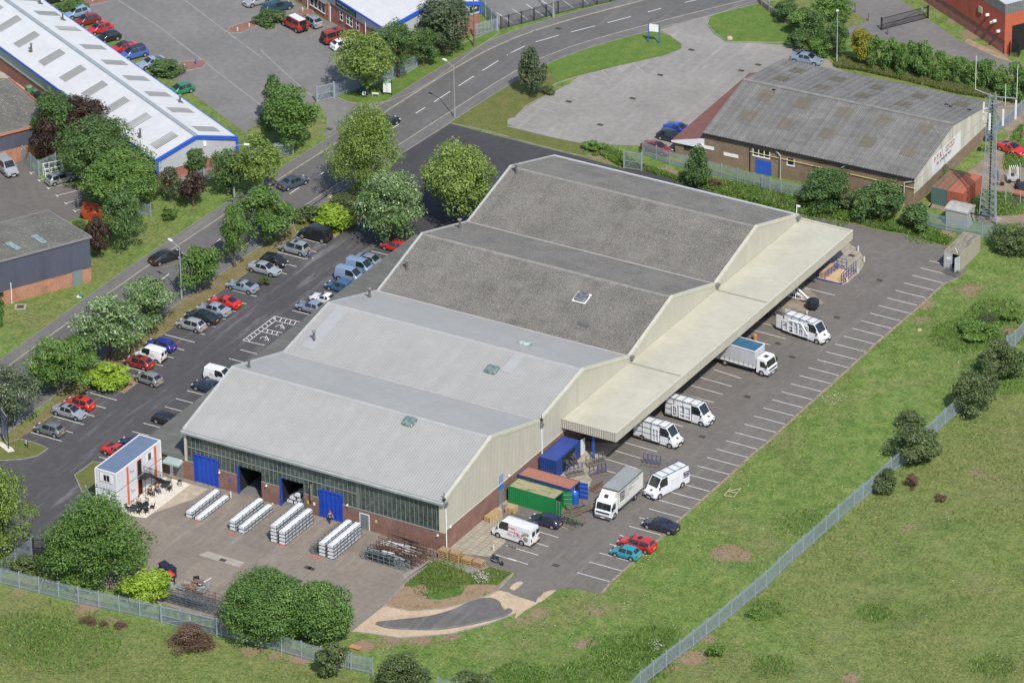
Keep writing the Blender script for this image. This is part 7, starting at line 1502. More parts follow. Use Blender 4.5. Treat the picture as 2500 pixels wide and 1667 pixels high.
# company sign at the left edge
T_ = thing('company_sign', 'tall company sign board with two dark panels at the left edge', 'sign', (*at('02', 78, 1008, 0), 0), R_(142)); M_LILAC = mat('lilac_board', (.30, .29, .36), .5, .06, 1)
for x in (0, 2.6): q = MB(); q.bx(x-.07, x+.07, -.05, .05, .1, 4.6); q.build('post', M_BLACKMET, T_)
q = MB(); q.bx(.08, 2.52, -.04, .04, .9, 4.6); q.build('panel', M_LILAC, T_); q = MB(); q.bx(.35, 2.3, .045, .06, 3.55, 4.3); q.build('upper_panel', M_LOGOP, T_); q = MB(); q.bx(.35, 2.3, .045, .06, 2.65, 3.4); q.build('lower_panel', M_LOGOD, T_)
for s_, z in (('Classic', 3.92), ('Window', 3.02)): text(s_, .5, M_TXTW, T_, (1.3, .07, z), (-1, 0, 0), (0, 0, 1))
for i, s_ in enumerate(('Windows', 'Doors', 'Conservatories', 'Rooflines', 'Showroom Open')): text(s_, .24, M_TXT, T_, (1.3, .05, 2.3-i*.28), (-1, 0, 0), (0, 0, 1))
sheet('sign_plinth', path('02 -60,900 0,945 110,1000 132,1030 75,1042 0,985 -60,950'), .1, mat('pale_concrete', (.62, .57, .48)))
T_, pn = board('small white notice on a post beside the end of the left row', '02', 236, 992, .5, .5, .95, -25, M_WHITE, M_BLACKMET, pw=.05)
# bollards
BL = [('13', 2132, 385, .75, 'in front of the slogan van'), ('22', 328, 1508, .75, 'beside the green container'), ('31', 857, 745, .8, 'at the top of the rounded slab paving'), ('31', 910, 838, .8, 'at the outer curve of the slab paving'), ('31', 852, 935, .7, 'by the corner of the purple blue cage'), ('31', 757, 1018, .75, 'at the near tip of the slab paving'), ('31', 400, 1310, .6, 'beside the loaded white van'), ('12', 168, 1545, .9, 'beside the middle pair of white packs'), ('02', 2055, 1440, .9, 'in front of the first open doorway'),
      ('00', 1642, 608, .6, 'on the red paved bed below the silver blue coupe'), ('00', 822, 15, .6, 'on the red paved bed at the top edge'), ('00', 2115, 280, .6, 'left one on the red paved bed by the red off roader'), ('00', 2220, 245, .6, 'right one on the red paved bed by the red off roader'), ('10', 433, 105, .6, 'on the paved bed by the red off roader roof')]
for t, x, y, h, lb in BL:
    p = G(t, x, y); q = MB(); q.lathe([(.13, 0), (.12, h*.9), (.07, h)], (0, 0, 0), 10); o = q.build('bollard', mat('pale_bollard', (.48, .45, .38), .8, .12, 3), None, 40); o.location = (p.x, p.y, .03); tag(o, 'pale concrete bollard '+lb, 'bollard', 'concrete bollards')
for t, x, y, lb, r_ in (('00', 1745, 580, 'blue post on the red paved bed below the silver blue coupe', .09), ('10', 1018, 405, 'blue post by the brick wall near the white hatchback', .1), ('10', 1122, 480, 'blue post between the pale olive tree and the dark tree', .1)):
    p = G(t, x, y); q = MB(); q.lathe([(r_, 0), (r_, .9), (.03, .98)], (0, 0, 0), 8); o = q.build('bollard', M_BLUE2); o.location = (p.x, p.y, .05); tag(o, lb, 'bollard', 'blue posts')
for t, x, y, lb in (('30', 1120, 312, 'reddish post in front of the black sliding gate'), ('30', 948, 190, 'slim brown post left of the black sliding gate'), ('30', 830, 115, 'slim pole at the start of the service drive')):
    p = G(t, x, y); q = MB(); q.lathe([(.08, 0), (.07, 1.2), (.02, 1.25)], (0, 0, 0), 8); o = q.build('post', mat('brown_post', (.16, .08, .07), .7)); o.location = (p.x, p.y, 0); tag(o, lb, 'post')
# white barrier beside the disabled bays
q = MB(); a, b_ = G('11', 400, 1385, 0), G('11', 170, 1575, 0); a.z = b_.z = 0
br_ = thing('barrier', 'white low barrier rail along the disabled bays by the side roof', 'barrier', (-44.9, 31.5, 0)); 
q.bx(-.04, .04, 0, 11.2, .75, .95); q.build('rail', M_WHITE, br_)
for i in range(6): q = MB(); q.bx(-.04, .04, i*2.2, i*2.2+.08, 0, .75); q.build('post', M_WHITE, br_)
# ================= STACKED CABINS =================
M_CAB = mat('cabin_white', (.60, .62, .65), .5, .04, .8); M_CABR = mat('cabin_ribbed_roof', (.13, .17, .25), .5, .08, 1); M_ORG = mat('orange_pipe', (.62, .13, .035), .5, .1, 2); M_CDK = mat('cabin_gap', (.05, .055, .06), .7)
def cabin(label, z, top):
    T_ = thing('site_cabin', label, 'cabin', (-42.75, -11.05, z), 0, 'stacked white site cabins'); Lx, Ly, H = 3.05, 9.7, 2.55
    q = MB(); corrwall(q, (0, 0, 0), (1, 0, 0), Lx, .08, lambda u: H, .42, .02, (0, -1, 0)); q.bx(0, Lx, .001, Ly, .08, H); q.build('wall', M_CAB, T_)
    q = MB(); q.bx(-.02, Lx+.02, -.03, Ly+.02, 0, .08); q.build('base_frame', M_CDK, T_)
    if top: q = MB(); corrplane(q, (.08, .08, H+.03), (0, 1, 0), (1, 0, 0), Ly-.16, Lx-.16, .22, .035, (0, 0, 1)); q.build('roof', M_CABR, T_)
    q = MB(); q.bx(-.03, Lx+.03, -.035, .08, H-.02, H+.1); q.bx(-.03, Lx+.03, Ly-.08, Ly+.02, H-.02, H+.1); q.bx(-.03, .08, .08, Ly-.08, H-.02, H+.1); q.bx(Lx-.08, Lx+.03, .08, Ly-.08, H-.02, H+.1); q.build('roof_frame', M_WHITE, T_)
    for x in (0, Lx):
        for y in (0, Ly): q = MB(); q.bx(x-.07, x+.05, y-.05, y+.05, .08, H-.02); q.build('corner_post', M_WHITE, T_)
    # end window with shutters
    q = MB(); q.bx(1.25, 2.05, -.06, -.03, 1.25, 2.1) if top else q.bx(1.3, 2.3, -.06, -.025, 1.2, 2.05); wn = q.build('window', M_GLASS if top else M_WHITE, T_)
    if top:
        q = MB(); q.bx(1.63, 1.67, -.075, -.062, 1.25, 2.1); q.bx(1.2, 2.1, -.08, -.062, 1.17, 1.25); q.bx(1.2, 2.1, -.08, -.062, 2.1, 2.16); q.build('frame', M_WHITE, wn)
        for x in (.72, 2.12): q = MB(); q.bx(x, x+.46, -.1, -.05, 1.15, 2.15); q.build('shutter', M_WHITE, T_)
        q = MB(); q.bx(Lx, Lx+.04, 6.9, 7.5, 1.15, 2.0); wn = q.build('window', M_GLASS, T_); q = MB(); q.bx(Lx+.03, Lx+.06, 6.4, 6.86, 1.1, 2.05); q.build('shutter', M_WHITE, T_); q = MB(); q.bx(Lx+.03, Lx+.06, 7.54, 8.0, 1.1, 2.05); q.build('shutter', M_WHITE, T_)
    q = MB(); q.bx(Lx, Lx+.03, 4.55, 5.35, .12, 2.15); dr = q.build('doorway', M_DARK, T_); q = MB(); q.bx(Lx, Lx+.06, 4.47, 4.54, .1, 2.22); q.bx(Lx, Lx+.06, 5.36, 5.43, .1, 2.22); q.bx(Lx, Lx+.06, 4.54, 5.36, 2.16, 2.22); q.build('door_frame', M_ORG, dr)
    for y in (2.3, 8.35):
        q = MB(); q.bx(Lx+.02, Lx+.2, y-.1, y+.1, 0, H-.1); q.build('orange_duct', M_ORG, T_)
    text('Cabins', .3, M_TXT, T_, (Lx+.025, 3.45, 1.3), (0, 1, 0), (0, 0, 1)); q = MB(); q.box((Lx+.02, 3.0, 1.55), (.01, .14, .14)); q.build('logo', mat('logo_red', (.3, .05, .05)), T_)
    q = MB(); [q.add([(.05+i*.09, -.045, .12+i*.1), (.12+i*.09, -.045, .12+i*.1), (.05, -.045, .3+i*.1), (.05, -.045, .22+i*.1)], [(0, 1, 2, 3)]) for i in range(3)]; q.build('hazard_stripe', M_BLACKMET, T_)
    return T_
cabin('lower white site cabin of the stacked pair', 0.05, False); cabin('upper white site cabin with a blue ribbed roof', 2.72, True)
# outside stair
S_ = thing('steel_stair', 'dark steel stair and landing against the stacked cabins', 'stair', (-39.62, -6.6, 0)); z0 = 2.72
q = MB(); q.bx(0, 1.15, -.1, 1.3, z0-.08, z0); q.build('landing', M_BLACKMET, S_)
q = MB(); n = 12
for i in range(n): f = i/n; q.bx(.1, 1.05, 1.3+3.4*f, 1.3+3.4*f+.26, z0*(1-f)-.04-.2*f, z0*(1-f)-.2*f)
for x in (.06, 1.1): q.bar((x, 1.3, z0-.05), (x, 4.75, .05), .05, .2)
q.build('flight', M_BLACKMET, S_)
q = MB()
for x in (.06, 1.1):
    for h in (.5, 1.0): q.tube((x, 1.3, z0+h), (x, 4.75, h+.05), .025, 5)
    for f in (0, .33, .66, 1): q.tube((x, 1.3+3.45*f, z0*(1-f)), (x, 1.3+3.45*f, z0*(1-f)+1), .025, 5)
for h in (.5, 1.0): q.tube((1.12, -.1, z0+h), (1.12, 1.3, z0+h), .025, 5); q.tube((0, -.1, z0+h), (1.12, -.1, z0+h), .025, 5)
for y in (-.08, 1.28): q.tube((1.1, y, 0), (1.1, y, z0+1), .035, 5)
q.build('handrail', M_BLACKMET, S_)
# patio furniture
M_PLAS = mat('dark_green_plastic', (.012, .022, .02), .4, .15, 4)
tb = MB(); tb.lathe([(.50, .70), (.52, .72), (.50, .745)], (0, 0, 0), 16); TBT = tb.mesh('table_top', M_PLAS); 
def table(label, x, y):
    T_ = thing('patio_table', label, 'table', (x, y, .05), 0, 'dark plastic patio tables'); link('table_top', TBT, T_)
    for a in range(4): an = R_(45+90*a); q = MB(); q.bar((math.cos(an)*.3, math.sin(an)*.3, .7), (math.cos(an)*.42, math.sin(an)*.42, 0), .05); q.build('leg', M_PLAS, T_)
    return T_
def chair_proto(label, x, y, rz, grp):
    T_ = thing('patio_chair', label, 'chair', (x, y, .05), rz, grp); q = MB(); q.bx(-.24, .24, -.24, .24, .40, .44); q.build('seat', M_PLAS, T_); q = MB(); 
    for i in range(5): q.bar((-.23, -.2+i*.1, .44), (-.32, -.2+i*.1, .86), .05, .02)
    q.bar((-.33, -.24, .86), (-.33, .24, .86), .05); q.build('backrest', M_PLAS, T_)
    for sg in (-1, 1): q = MB(); q.bar((-.26, sg*.26, .64), (.2, sg*.27, .64), .05, .025); q.bar((.2, sg*.27, .64), (.22, sg*.25, .42), .035); q.build('armrest', M_PLAS, T_)
    for sx in (-1, 1):
        for sy in (-1, 1): q = MB(); q.bar((sx*.2, sy*.2, .42), (sx*.27, sy*.26, 0), .04); q.build('leg', M_PLAS, T_)
    return T_
table('round dark table nearest the corner of the cabins', -37.95, -10.2); table('round dark table behind the nearest one', -37.1, -9.0); table('round dark table under the stair', -37.9, -3.3)
CG = 'dark plastic patio chairs'
ch0 = chair_proto('dark plastic chair at the nearest table, left of it', -38.85, -10.1, 0, CG)
for x, y, rz, lb in ((-38.5, -9.35, -40, 'behind and left of the nearest table'), (-37.9, -9.25, -80, 'between the two nearest tables'), (-38.3, -8.5, -30, 'where the person in the striped shirt sits'), (-37.2, -10.15, 180, 'right of the nearest table'), (-36.4, -8.4, 200, 'right of the second table'), (-37.6, -8.0, -90, 'behind the second table'), (-36.5, -9.6, 150, 'in front of the second table'),
                     (-38.5, -5.7, 0, 'where the leftmost of the seated pair sits'), (-38.2, -4.6, -20, 'where the person in blue jeans sits'), (-37.1, -3.6, 170, 'right of the table under the stair'), (-38.0, -2.4, -90, 'behind the table under the stair')):
    dup(ch0, (x, y, .05), R_(rz), 'dark plastic chair '+lb, CG)
T_ = thing('litter_bin', 'grey metal bin at the foot of the steel stair', 'bin', (-36.7, -1.9, .05)); q = MB(); q.lathe([(.24, 0), (.28, .65), (.30, .7)], (0, 0, 0), 14); q.build('body', M_GALV, T_, 30); q = MB(); q.lathe([(.05, .702), (.27, .702), (.27, .72), (.05, .72)], (0, 0, 0), 14); q.build('rim', M_BLACKMET, T_)
# ================= PEOPLE =================
def skin_mesh(name, J, E_, Rd, m, sub=2):
    me = bpy.data.meshes.new('s'); me.from_pydata([tuple(j) for j in J], E_, []); ob = bpy.data.objects.new('s', me); COL.objects.link(ob)
    mod = ob.modifiers.new('k', 'SKIN'); 
    for i, r in enumerate(Rd): me.skin_vertices[0].data[i].radius = (r, r) if not isinstance(r, tuple) else r
    me.skin_vertices[0].data[0].use_root = True; ss = ob.modifiers.new('u', 'SUBSURF'); ss.levels = sub; ss.render_levels = sub
    dg = bpy.context.evaluated_depsgraph_get(); out = bpy.data.meshes.new_from_object(ob.evaluated_get(dg)); bpy.data.objects.remove(ob); out.materials.clear(); out.materials.append(m); out.name = name
    out.polygons.foreach_set('use_smooth', [True]*len(out.polygons)); return out
M_SKIN = mat('skin', (.50, .27, .18), .6, .08, 5, obj=True); M_HAIR = mat('dark_hair', (.03, .02, .015), .7, .2, 8); M_JEAN = mat('blue_denim', (.05, .12, .28), .8, .15, 8, obj=True); M_DSH = mat('dark_shirt', (.018, .02, .03), .8, .15, 8); M_BOOT = mat('pale_shoes', (.4, .4, .4), .7)
m, nt, b = newmat('striped_shirt'); co = coords(nt, True); sx = N(nt, 'SeparateXYZ'); nt.links.new(co, sx.inputs[0]); nt.links.new(ramp(nt, mth(nt, 'FRACT', mth(nt, 'MULTIPLY', sx.outputs[2], 9.)), [(0, (.75, .75, .75)), (.5, (.02, .02, .04))], 'CONSTANT'), b.inputs['Base Color']); M_STR = m
def person(label, loc, rz, pose, shirt, trou, hair=None):
    T_ = thing('person', label, 'person', loc, R_(rz)); V = Vector
    if pose == 'sit': hip = V((0, 0, .50)); kn = [V((.45, -.12, .52)), V((.45, .12, .52))]; ft = [V((.48, -.13, .06)), V((.52, .13, .06))]; ch = V((-.08, 0, .98)); hands = [V((.3, -.2, .62)), V((.32, .18, .64))]; el = [V((.02, -.27, .72)), V((.02, .27, .72))]
    elif pose == 'bend': hip = V((-.1, 0, .85)); kn = [V((.1, -.12, .45)), V((-.25, .12, .45))]; ft = [V((.15, -.13, .06)), V((-.55, .13, .08))]; ch = V((.3, 0, 1.15)); hands = [V((.5, -.3, .78)), V((.42, .32, .8))]; el = [V((.32, -.33, .92)), V((.3, .34, .95))]
    else: hip = V((0, 0, .92)); kn = [V((.2, -.1, .50)), V((-.12, .1, .5))]; ft = [V((.32, -.1, .07)), V((-.42, .1, .1))]; ch = V((.03, 0, 1.38)); hands = [V((-.15, -.28, .86)), V((.3, .28, .95))]; el = [V((-.05, -.27, 1.12)), V((.06, .27, 1.12))]
    up = (ch-hip).normalized(); nk = ch+up*.14+V((.0, 0, .03)); hd = nk+V((.05, 0, .13)); J = [hip, (hip+ch)/2, ch, nk, hd, hd+V((.0, 0, .10))]; Rd = [.13, .12, .13, .055, .09, .07]; E_ = [(0, 1), (1, 2), (2, 3), (3, 4), (4, 5)]
    for s_, k in ((-1, 0), (1, 1)):
        b0 = len(J); sh = ch+V((0, s_*.19, -.02)); J += [sh, el[k], hands[k]]; Rd += [.06, .045, .032]; E_ += [(2, b0), (b0, b0+1), (b0+1, b0+2)]
        d = (hands[k]-el[k]).normalized()
        for f in range(5): c0 = len(J); J += [hands[k]+d*(.07+.012*(2-abs(f-2)))+V((0, (f-2)*.02*1.0, -.01))]; Rd += [.009]; E_ += [(b0+2, c0)]
        l0 = len(J); J += [hip+V((0, s_*.09, -.05)), kn[k], ft[k], ft[k]+V((.16, 0, -.02))]; Rd += [.10, .065, .045, .04]; E_ += [(0, l0), (l0, l0+1), (l0+1, l0+2), (l0+2, l0+3)]
    link('body', skin_mesh('body', J, E_, Rd, M_SKIN), T_)
    Js = [(hip*.8+ch*.2), (hip+ch)/2, ch+up*.02]; Es = [(0, 1), (1, 2)]; Rs = [.145, .14, .145]
    for s_, k in ((-1, 0), (1, 1)): b0 = len(Js); sh = ch+V((0, s_*.2, -.02)); Js += [sh, sh*.35+el[k]*.65]; Rs += [.075, .065]; Es += [(2, b0), (b0, b0+1)]
    link('shirt', skin_mesh('shirt', Js, Es, Rs, shirt), T_)
    Js = [hip+up*.04]; Es = []; Rs = [.14]
    for s_, k in ((-1, 0), (1, 1)): b0 = len(Js); Js += [hip+V((0, s_*.09, -.06)), kn[k], ft[k]+V((0, 0, .08))]; Rs += [.115, .08, .06]; Es += [(0, b0), (b0, b0+1), (b0+1, b0+2)]
    link('trousers', skin_mesh('trousers', Js, Es, Rs, trou), T_)
    q = MB(); q.lathe([(.02, .14), (.07, .13), (.105, .08), (.11, .02), (.09, -.02)], tuple(hd+V((-.02, 0, .03))), 12); q.build('hair', hair or M_HAIR, T_, True)
    fc = MB(); fc.box(tuple(hd+V((.095, 0, .015))), (.03, .025, .045)); fc.build('nose', M_SKIN, T_)
    for s_ in (-1, 1): q = MB(); q.box(tuple(ft[0 if s_ < 0 else 1]+V((.07, 0, -.02))), (.27, .1, .08)); q.build('shoe', M_BOOT, T_)
    return T_
pz = at('11', 495, 812, 0); person('person in a dark top and blue jeans striding behind the silver estate', (pz[0], pz[1], .04), 60, 'walk', M_DSH, M_JEAN)
pz = at('13', 680, 148, 0); person('person in black with a red cap hurrying past the blue shutter', (pz[0], pz[1], .03), -40, 'walk', M_DSH, mat('black_trousers', (.015, .015, .017), .8), mat('red_cap', (.35, .04, .03)))
person('seated person in a black and white striped shirt', (-38.25, -8.5, .05), -30, 'sit', M_STR, mat('black_trousers', (.015, .015, .017), .8)); person('seated person in blue jeans below the stair', (-38.15, -4.6, .05), -25, 'sit', mat('brown_shirt', (.15, .08, .07)), M_JEAN); person('seated person in dark clothes left of the one in blue jeans', (-38.45, -5.7, .05), -5, 'sit', M_DSH, mat('black_trousers', (.015, .015, .017)))
# ================= YARD GOODS =================
M_FOIL = mat('white_wrapping', (.66, .68, .71), .4, .06, 2.5, bmp=.6); M_CAGE = mat('cage_steel', (.14, .16, .17), .5, .15, 3, metal=.3)
PKG = 'wrapped white profile packs in steel cages'
def pack_meshes(seed, L=6.3, W=.88, H=.44):
    rg = random.Random(seed); q = MB(); n = 26; ring = []
    for i in range(n+1):
        y = L*i/n; j = lambda a: rg.uniform(-a, a); e = .05 if 0 < i < n else .0; wv = W/2-.04+j(.012)
        ring.append([Vector((-wv, y, .08)), Vector((-wv-.01, y, H*.55+j(.02))), Vector((-wv*.92, y, H-.05+j(.02))), Vector((0+j(.05), y, H+.02+j(.03))), Vector((wv*.92, y, H-.05+j(.02))), Vector((wv+.01, y, H*.55)), Vector((wv, y, .08))])
    for i in range(n):
        for k in range(6): q.quad(ring[i][k], ring[i][k+1], ring[i+1][k+1], ring[i+1][k])
        q.quad(ring[i][6], ring[i][0], ring[i+1][0], ring[i+1][6])
    q.add(ring[0], [tuple(range(7))]); q.add(ring[-1], [tuple(range(6, -1, -1))]); b_ = q.mesh('wrapping', M_FOIL)
    q = MB()
    for sg in (-1, 1):
        x = sg*(W/2+.025); q.bar((x, 0, .04), (x, L, .04), .06, .07); q.bar((x, 0, H-.03), (x, L, H-.03), .045)
        for i in range(9): y = .02+(L-.04)*i/8; q.bar((x, y, .04), (x, y, H+(.12 if i % 2 == 0 else -.03)), .05)
    for i in range(5): y = L*i/4; q.bar((-W/2, y, .03), (W/2, y, .03), .05)
    return b_, q.mesh('cage_frame', M_CAGE)
PM_ = [pack_meshes(s_) for s_ in range(3)]
def pack(x, y, k, label, rz=0., i=0):
    T_ = thing('profile_pack', label, 'pack', (x, y, .03+k*.485), rz, PKG); link('wrapping', PM_[i % 3][0], T_); link('cage_frame', PM_[i % 3][1], T_); return T_
order = ['bottom', 'second', 'third', 'fourth', 'top']
for (x, n, nm) in ((-31.35, 2, 'left stack of the first pair by the closed shutter'), (-30.05, 1, 'right stack of the first pair'), (-25.05, 3, 'left stack of the second pair'), (-23.75, 2, 'right stack of the second pair'), (-19.15, 5, 'left stack of the third pair'), (-17.95, 4, 'right stack of the third pair'), (-12.3, 4, 'left white stack of the fourth group'), (-11.1, 4, 'right white stack of the fourth group')):
    for k in range(n): pack(x, -8.05, k, 'white wrapped pack, '+('only pack of the ' if n == 1 else ('top' if k == n-1 else order[k])+' of the ')+nm, R_(random.uniform(-.4, .4)), k+int(abs(x)))
# extended cage uprights on the stacks
for (x, n, lb) in ((-31.35, 2, 'first pair'), (-25.05, 3, 'second pair'), (-23.75, 2, 'second pair, right stack'), (-19.15, 5, 'third pair'), (-17.95, 4, 'third pair, right stack'), (-11.1, 4, 'fourth group')):
    pass
def openrack(label, loc, rz, L, W, H, m, lev=2, diag=True, ties=8, junk=None, grp=None, name='steel_rack'):
    T_ = thing(name, label, 'rack', loc, rz, grp); q = MB()
    for i in range(ties+1):
        x = L*i/ties
        for y in (0, W): q.bar((x, y, 0), (x, y, H*(1.0 if i % 2 == 0 else .85)), .05)
        for k in range(lev+1): q.bar((x, 0, H*.9*k/lev+.05), (x, W, H*.9*k/lev+.05), .04)
        if diag and i < ties:
            for y in (0, W): q.bar((x, y, .05), (x+L/ties, y, H*.8*(1 if i % 2 else .5)), .03)
    for y in (0, W):
        for k in range(lev+1): q.bar((0, y, H*.9*k/lev+.05), (L, y, H*.9*k/lev+.05), .045)
    q.build('frame', m, T_)
    if junk is not None:
        q = MB(); rg = random.Random(len(label))
        for i in range(26): z = rg.uniform(.1, H*.8); x = rg.uniform(0, L*.5); y = rg.uniform(.1, W-.1); q.bar((x, y, z), (x+rg.uniform(.8, L*.45), y+rg.uniform(-.1, .1), z+rg.uniform(-.1, .1)), rg.uniform(.04, .09))
        q.build('bars', junk, T_)
    return T_
M_RUST = mat('rusty_steel', (.15, .075, .05), .85, .3, 3); M_GRS = mat('green_grey_steel', (.20, .245, .245), .5, .12, 3, metal=.2); M_DKP = mat('dark_profile', (.04, .045, .06), .5, .3, 3)
RG = 'long steel racks at the front corner'
for i, (y, m, H, x0, lb) in enumerate(((-6.2, M_GRS, 1.25, -7.9, 'front green grey steel rack of the rack group'), (-5.3, M_DKP, 1.3, -7.6, 'dark steel rack, second from the front of the rack group'), (-4.5, M_RUST, 1.45, -7.3, 'rusty steel rack, third from the front of the rack group'), (-3.5, M_RUST, 1.9, -7.1, 'tall rusty steel rack, second from the wall'), (-2.4, M_RUST, 2.2, -6.4, 'tallest rusty steel rack nearest the brick wall'))):
    openrack(lb, (x0, y, .03), R_(-1), 6.3, .75, H, m, 2 if H < 1.6 else 3, True, 8 if i == 0 else 7, (M_DKP, M_UPVC, M_RUST, M_UPVC, M_DKP)[i], RG)
openrack('empty grey rack left of the white stacks of the fourth group', (-13.1, -8.0, .03), R_(90), 6.2, .8, 1.1, M_CAGE, 2, False, 8, M_DKP)
# pallets & crates
M_WOOD = mat('pale_wood', (.50, .36, .19), .8, .18, 4, stretch=(1, 1, 1)); M_WOOD2 = mat('pine_crate', (.42, .27, .13), .8, .2, 4)
q = MB()
for i in range(7): q.bx(0, 1.2, i*.162, i*.162+.1, .12, .14)
for i in range(3): q.bx(0, 1.2, i*.49, i*.49+.1, 0, .022); q.bx(0, .1, i*.49, i*.49+.1, .022, .12); q.bx(.55, .65, i*.49, i*.49+.1, .022, .12); q.bx(1.1, 1.2, i*.49, i*.49+.1, .022, .12)
PAL = q.mesh('pallet', M_WOOD)
def pallets(x, y, rz, n, lb, z=.05, sc=(1, 1, 1)):
    for k in range(n):
        o = link('pallet', PAL, None, (x+random.uniform(-.02, .02), y, z+k*.145*sc[2]), rz+random.uniform(-.01, .01)); o.scale = sc; tag(o, 'wooden pallet, '+('top' if k == n-1 else 'number %d from the ground' % (k+1) if 0 else ['bottom', 'second from the bottom', 'third from the bottom', 'fourth from the bottom', 'fifth from the bottom', 'sixth from the bottom'][k])+' of the '+lb, 'pallet', 'wooden pallets by the brick wall')
pallets(1.25, 8.6, R_(86), 5, 'long stack by the brick wall', sc=(2.1, .85, 1)); pallets(1.6, 11.6, R_(4), 6, 'stack beside the blue panel door')
for i, (x, n) in enumerate(((.15, 5), (1.65, 5), (3.2, 3), (4.7, 3))):
    T_ = thing('wooden_crate', 'slatted pine crate, '+('leftmost and tall', 'second from the left and tall', 'third from the left and low', 'rightmost beside the motorbike')[i], 'crate', (x, -1.75+.12*i, .05), R_(-2), 'slatted pine crates at the factory corner'); H = .24*n
    q = MB(); 
    for k in range(n): z = .05+k*.24; q.bx(0, 1.25, -.02, 0, z, z+.13); q.bx(0, 1.25, 1.0, 1.02, z, z+.13); q.bx(-.02, 0, 0, 1, z, z+.13); q.bx(1.25, 1.27, 0, 1, z, z+.13)
    q.build('side_slats', M_WOOD2, T_); q = MB(); [q.bx(j*.21, j*.21+.17, -.03, 1.03, H, H+.025) for j in range(6)]; q.build('lid', mat('crate_lid', (.38, .25, .13), .85, .2, 4), T_)
    q = MB(); [q.bx(x_, x_+.08, y_-.04, y_+.04, 0, H) for x_ in (0, .58, 1.17) for y_ in (0.05, .95)]; q.build('corner_posts', M_WOOD2, T_); q = MB(); q.bx(.08, 1.17, .08, .92, .05, H-.1); q.build('dark_contents', mat('crate_dark', (.05, .035, .02)), T_)
# ---- containers ----
def rustmat(name, col, rust, amt, sc=1.0):
    m, nt, b = newmat(name); co = coords(nt, True); n1 = noise(nt, co, sc, 5, .7, stretch=(.5, 2.5, 1)); n2 = noise(nt, co, 6, 3)
    c = ramp(nt, n2, [(.3, sat(col, .85)), (.7, sat(col, 1.15))]); c = mix(nt, c, ramp(nt, n2, [(.3, sat(rust, .7)), (.7, sat(rust, 1.25))]), ramp(nt, n1, [(amt-.05, (0,)*3), (amt+.08, (1,)*3)])); nt.links.new(c, b.inputs['Base Color']); b.inputs['Roughness'].default_value = .8; return m
def container(label, loc, rz, L, W, H, side, roof, doorm, dopen=(), grp='shipping containers', inner=None, name='container', door_at='+x'):
    T_ = thing(name, label, 'container', loc, rz, grp)
    q = MB(); corrwall(q, (.05, .04, 0), (1, 0, 0), L-.1, .1, lambda u: H-.08, .28, .035, (0, -1, 0)); corrwall(q, (.05, W-.04, 0), (1, 0, 0), L-.1, .1, lambda u: H-.08, .28, .035, (0, 1, 0)); corrwall(q, (.03, W-.1, 0), (0, -1, 0), W-.2, .1, lambda u: H-.08, .28, .035, (-1, 0, 0)); q.bx(.05, L-.1, .06, W-.06, .06, .12); q.build('side_walls', side, T_)
    q = MB(); corrplane(q, (.05, .05, H-.04), (1, 0, 0), (0, 1, 0), L-.1, W-.1, .28, .025, (0, 0, 1)); q.build('roof', roof, T_)
    q = MB(); 
    for y in (0, W-.1):
        q.bx(.1, L-.1, y, y+.1, 0, .12); q.bx(.1, L-.1, y, y+.1, H-.1, H)
        for x in (0, L-.1): q.bx(x, x+.1, y, y+.1, 0, H)
    for x in (0, L-.1): q.bx(x, x+.1, .1, W-.1, H-.1, H-.002); q.bx(x, x+.1, .1, W-.1, 0, .1)
    q.build('frame', side, T_)
    hwd = W/2-.1
    for k, ang in enumerate(dopen or (0, 0)):
        y = .1 if k == 0 else W-.1; q = MB(); d = 1 if k == 0 else -1
        q.bx(-.03, .03, 0, d*hwd, .12, H-.12)
        dr = q.build('door', doorm, T_, False, (L-.03, y, 0), R_(-ang if k == 0 else ang))
        q = MB(); [q.bar((.045, d*hwd*f, .15), (.045, d*hwd*f, H-.15), .035) for f in (.35, .75)]; [q.bar((-.045, 0, z), (-.045, d*hwd, z), .03) for z in (.6, 1.2, 1.8)]; q.build('locking_bar', M_GALV, dr)
    q = MB(); q.bx(L-.35, L-.33, .1, W-.1, .12, H-.12); q.build('dark_interior', M_DARK, T_)
    return T_
S_GRN = mat('container_green', (.012, .19, .055), .5, .1, 1, obj=True); S_BLU = mat('container_blue', (.015, .05, .20), .5, .15, 1, obj=True); S_BRT = mat('container_bright_blue', (.015, .07, .42), .45, .1, 1, obj=True)
container('bright green container with a stained roof and an open end', (.55, 14.1, .05), R_(-1), 6.55, 2.3, 2.3, S_GRN, rustmat('green_rust_roof', (.10, .16, .09), (.33, .27, .16), .42), S_GRN, (100, 120))
container('blue container with a rusty ribbed roof', (-.0+.15, 17.05, .05), R_(-1), 7.5, 2.35, 2.35, rustmat('blue_rust_side', (.02, .055, .16), (.05, .06, .08), .5), rustmat('blue_rust_roof', (.22, .17, .15), (.32, .13, .085), .38), S_BRT, (0, 100))
cb = container('clean blue container against the factory wall with junk inside', (2.7, 22.1, .05), R_(90.5), 6.1, 2.4, 2.4, S_BLU, mat('clean_blue_roof', (.03, .06, .25), .5, .12, 1, obj=True), mat('door_white', (.6, .62, .63)), (95, 0))
q = MB(); q.bx(1.6, 4.7, -.02, .03, .25, 2.1); q.build('side_opening', M_DARK, cb)
q = MB(); rg = random.Random(4)
for i in range(40): q.box((rg.uniform(1.7, 4.6), rg.uniform(-.5, .0), rg.uniform(.2, 1.6)), (rg.uniform(.1, .4), rg.uniform(.1, .3), rg.uniform(.08, .3)), rg.uniform(0, 3))
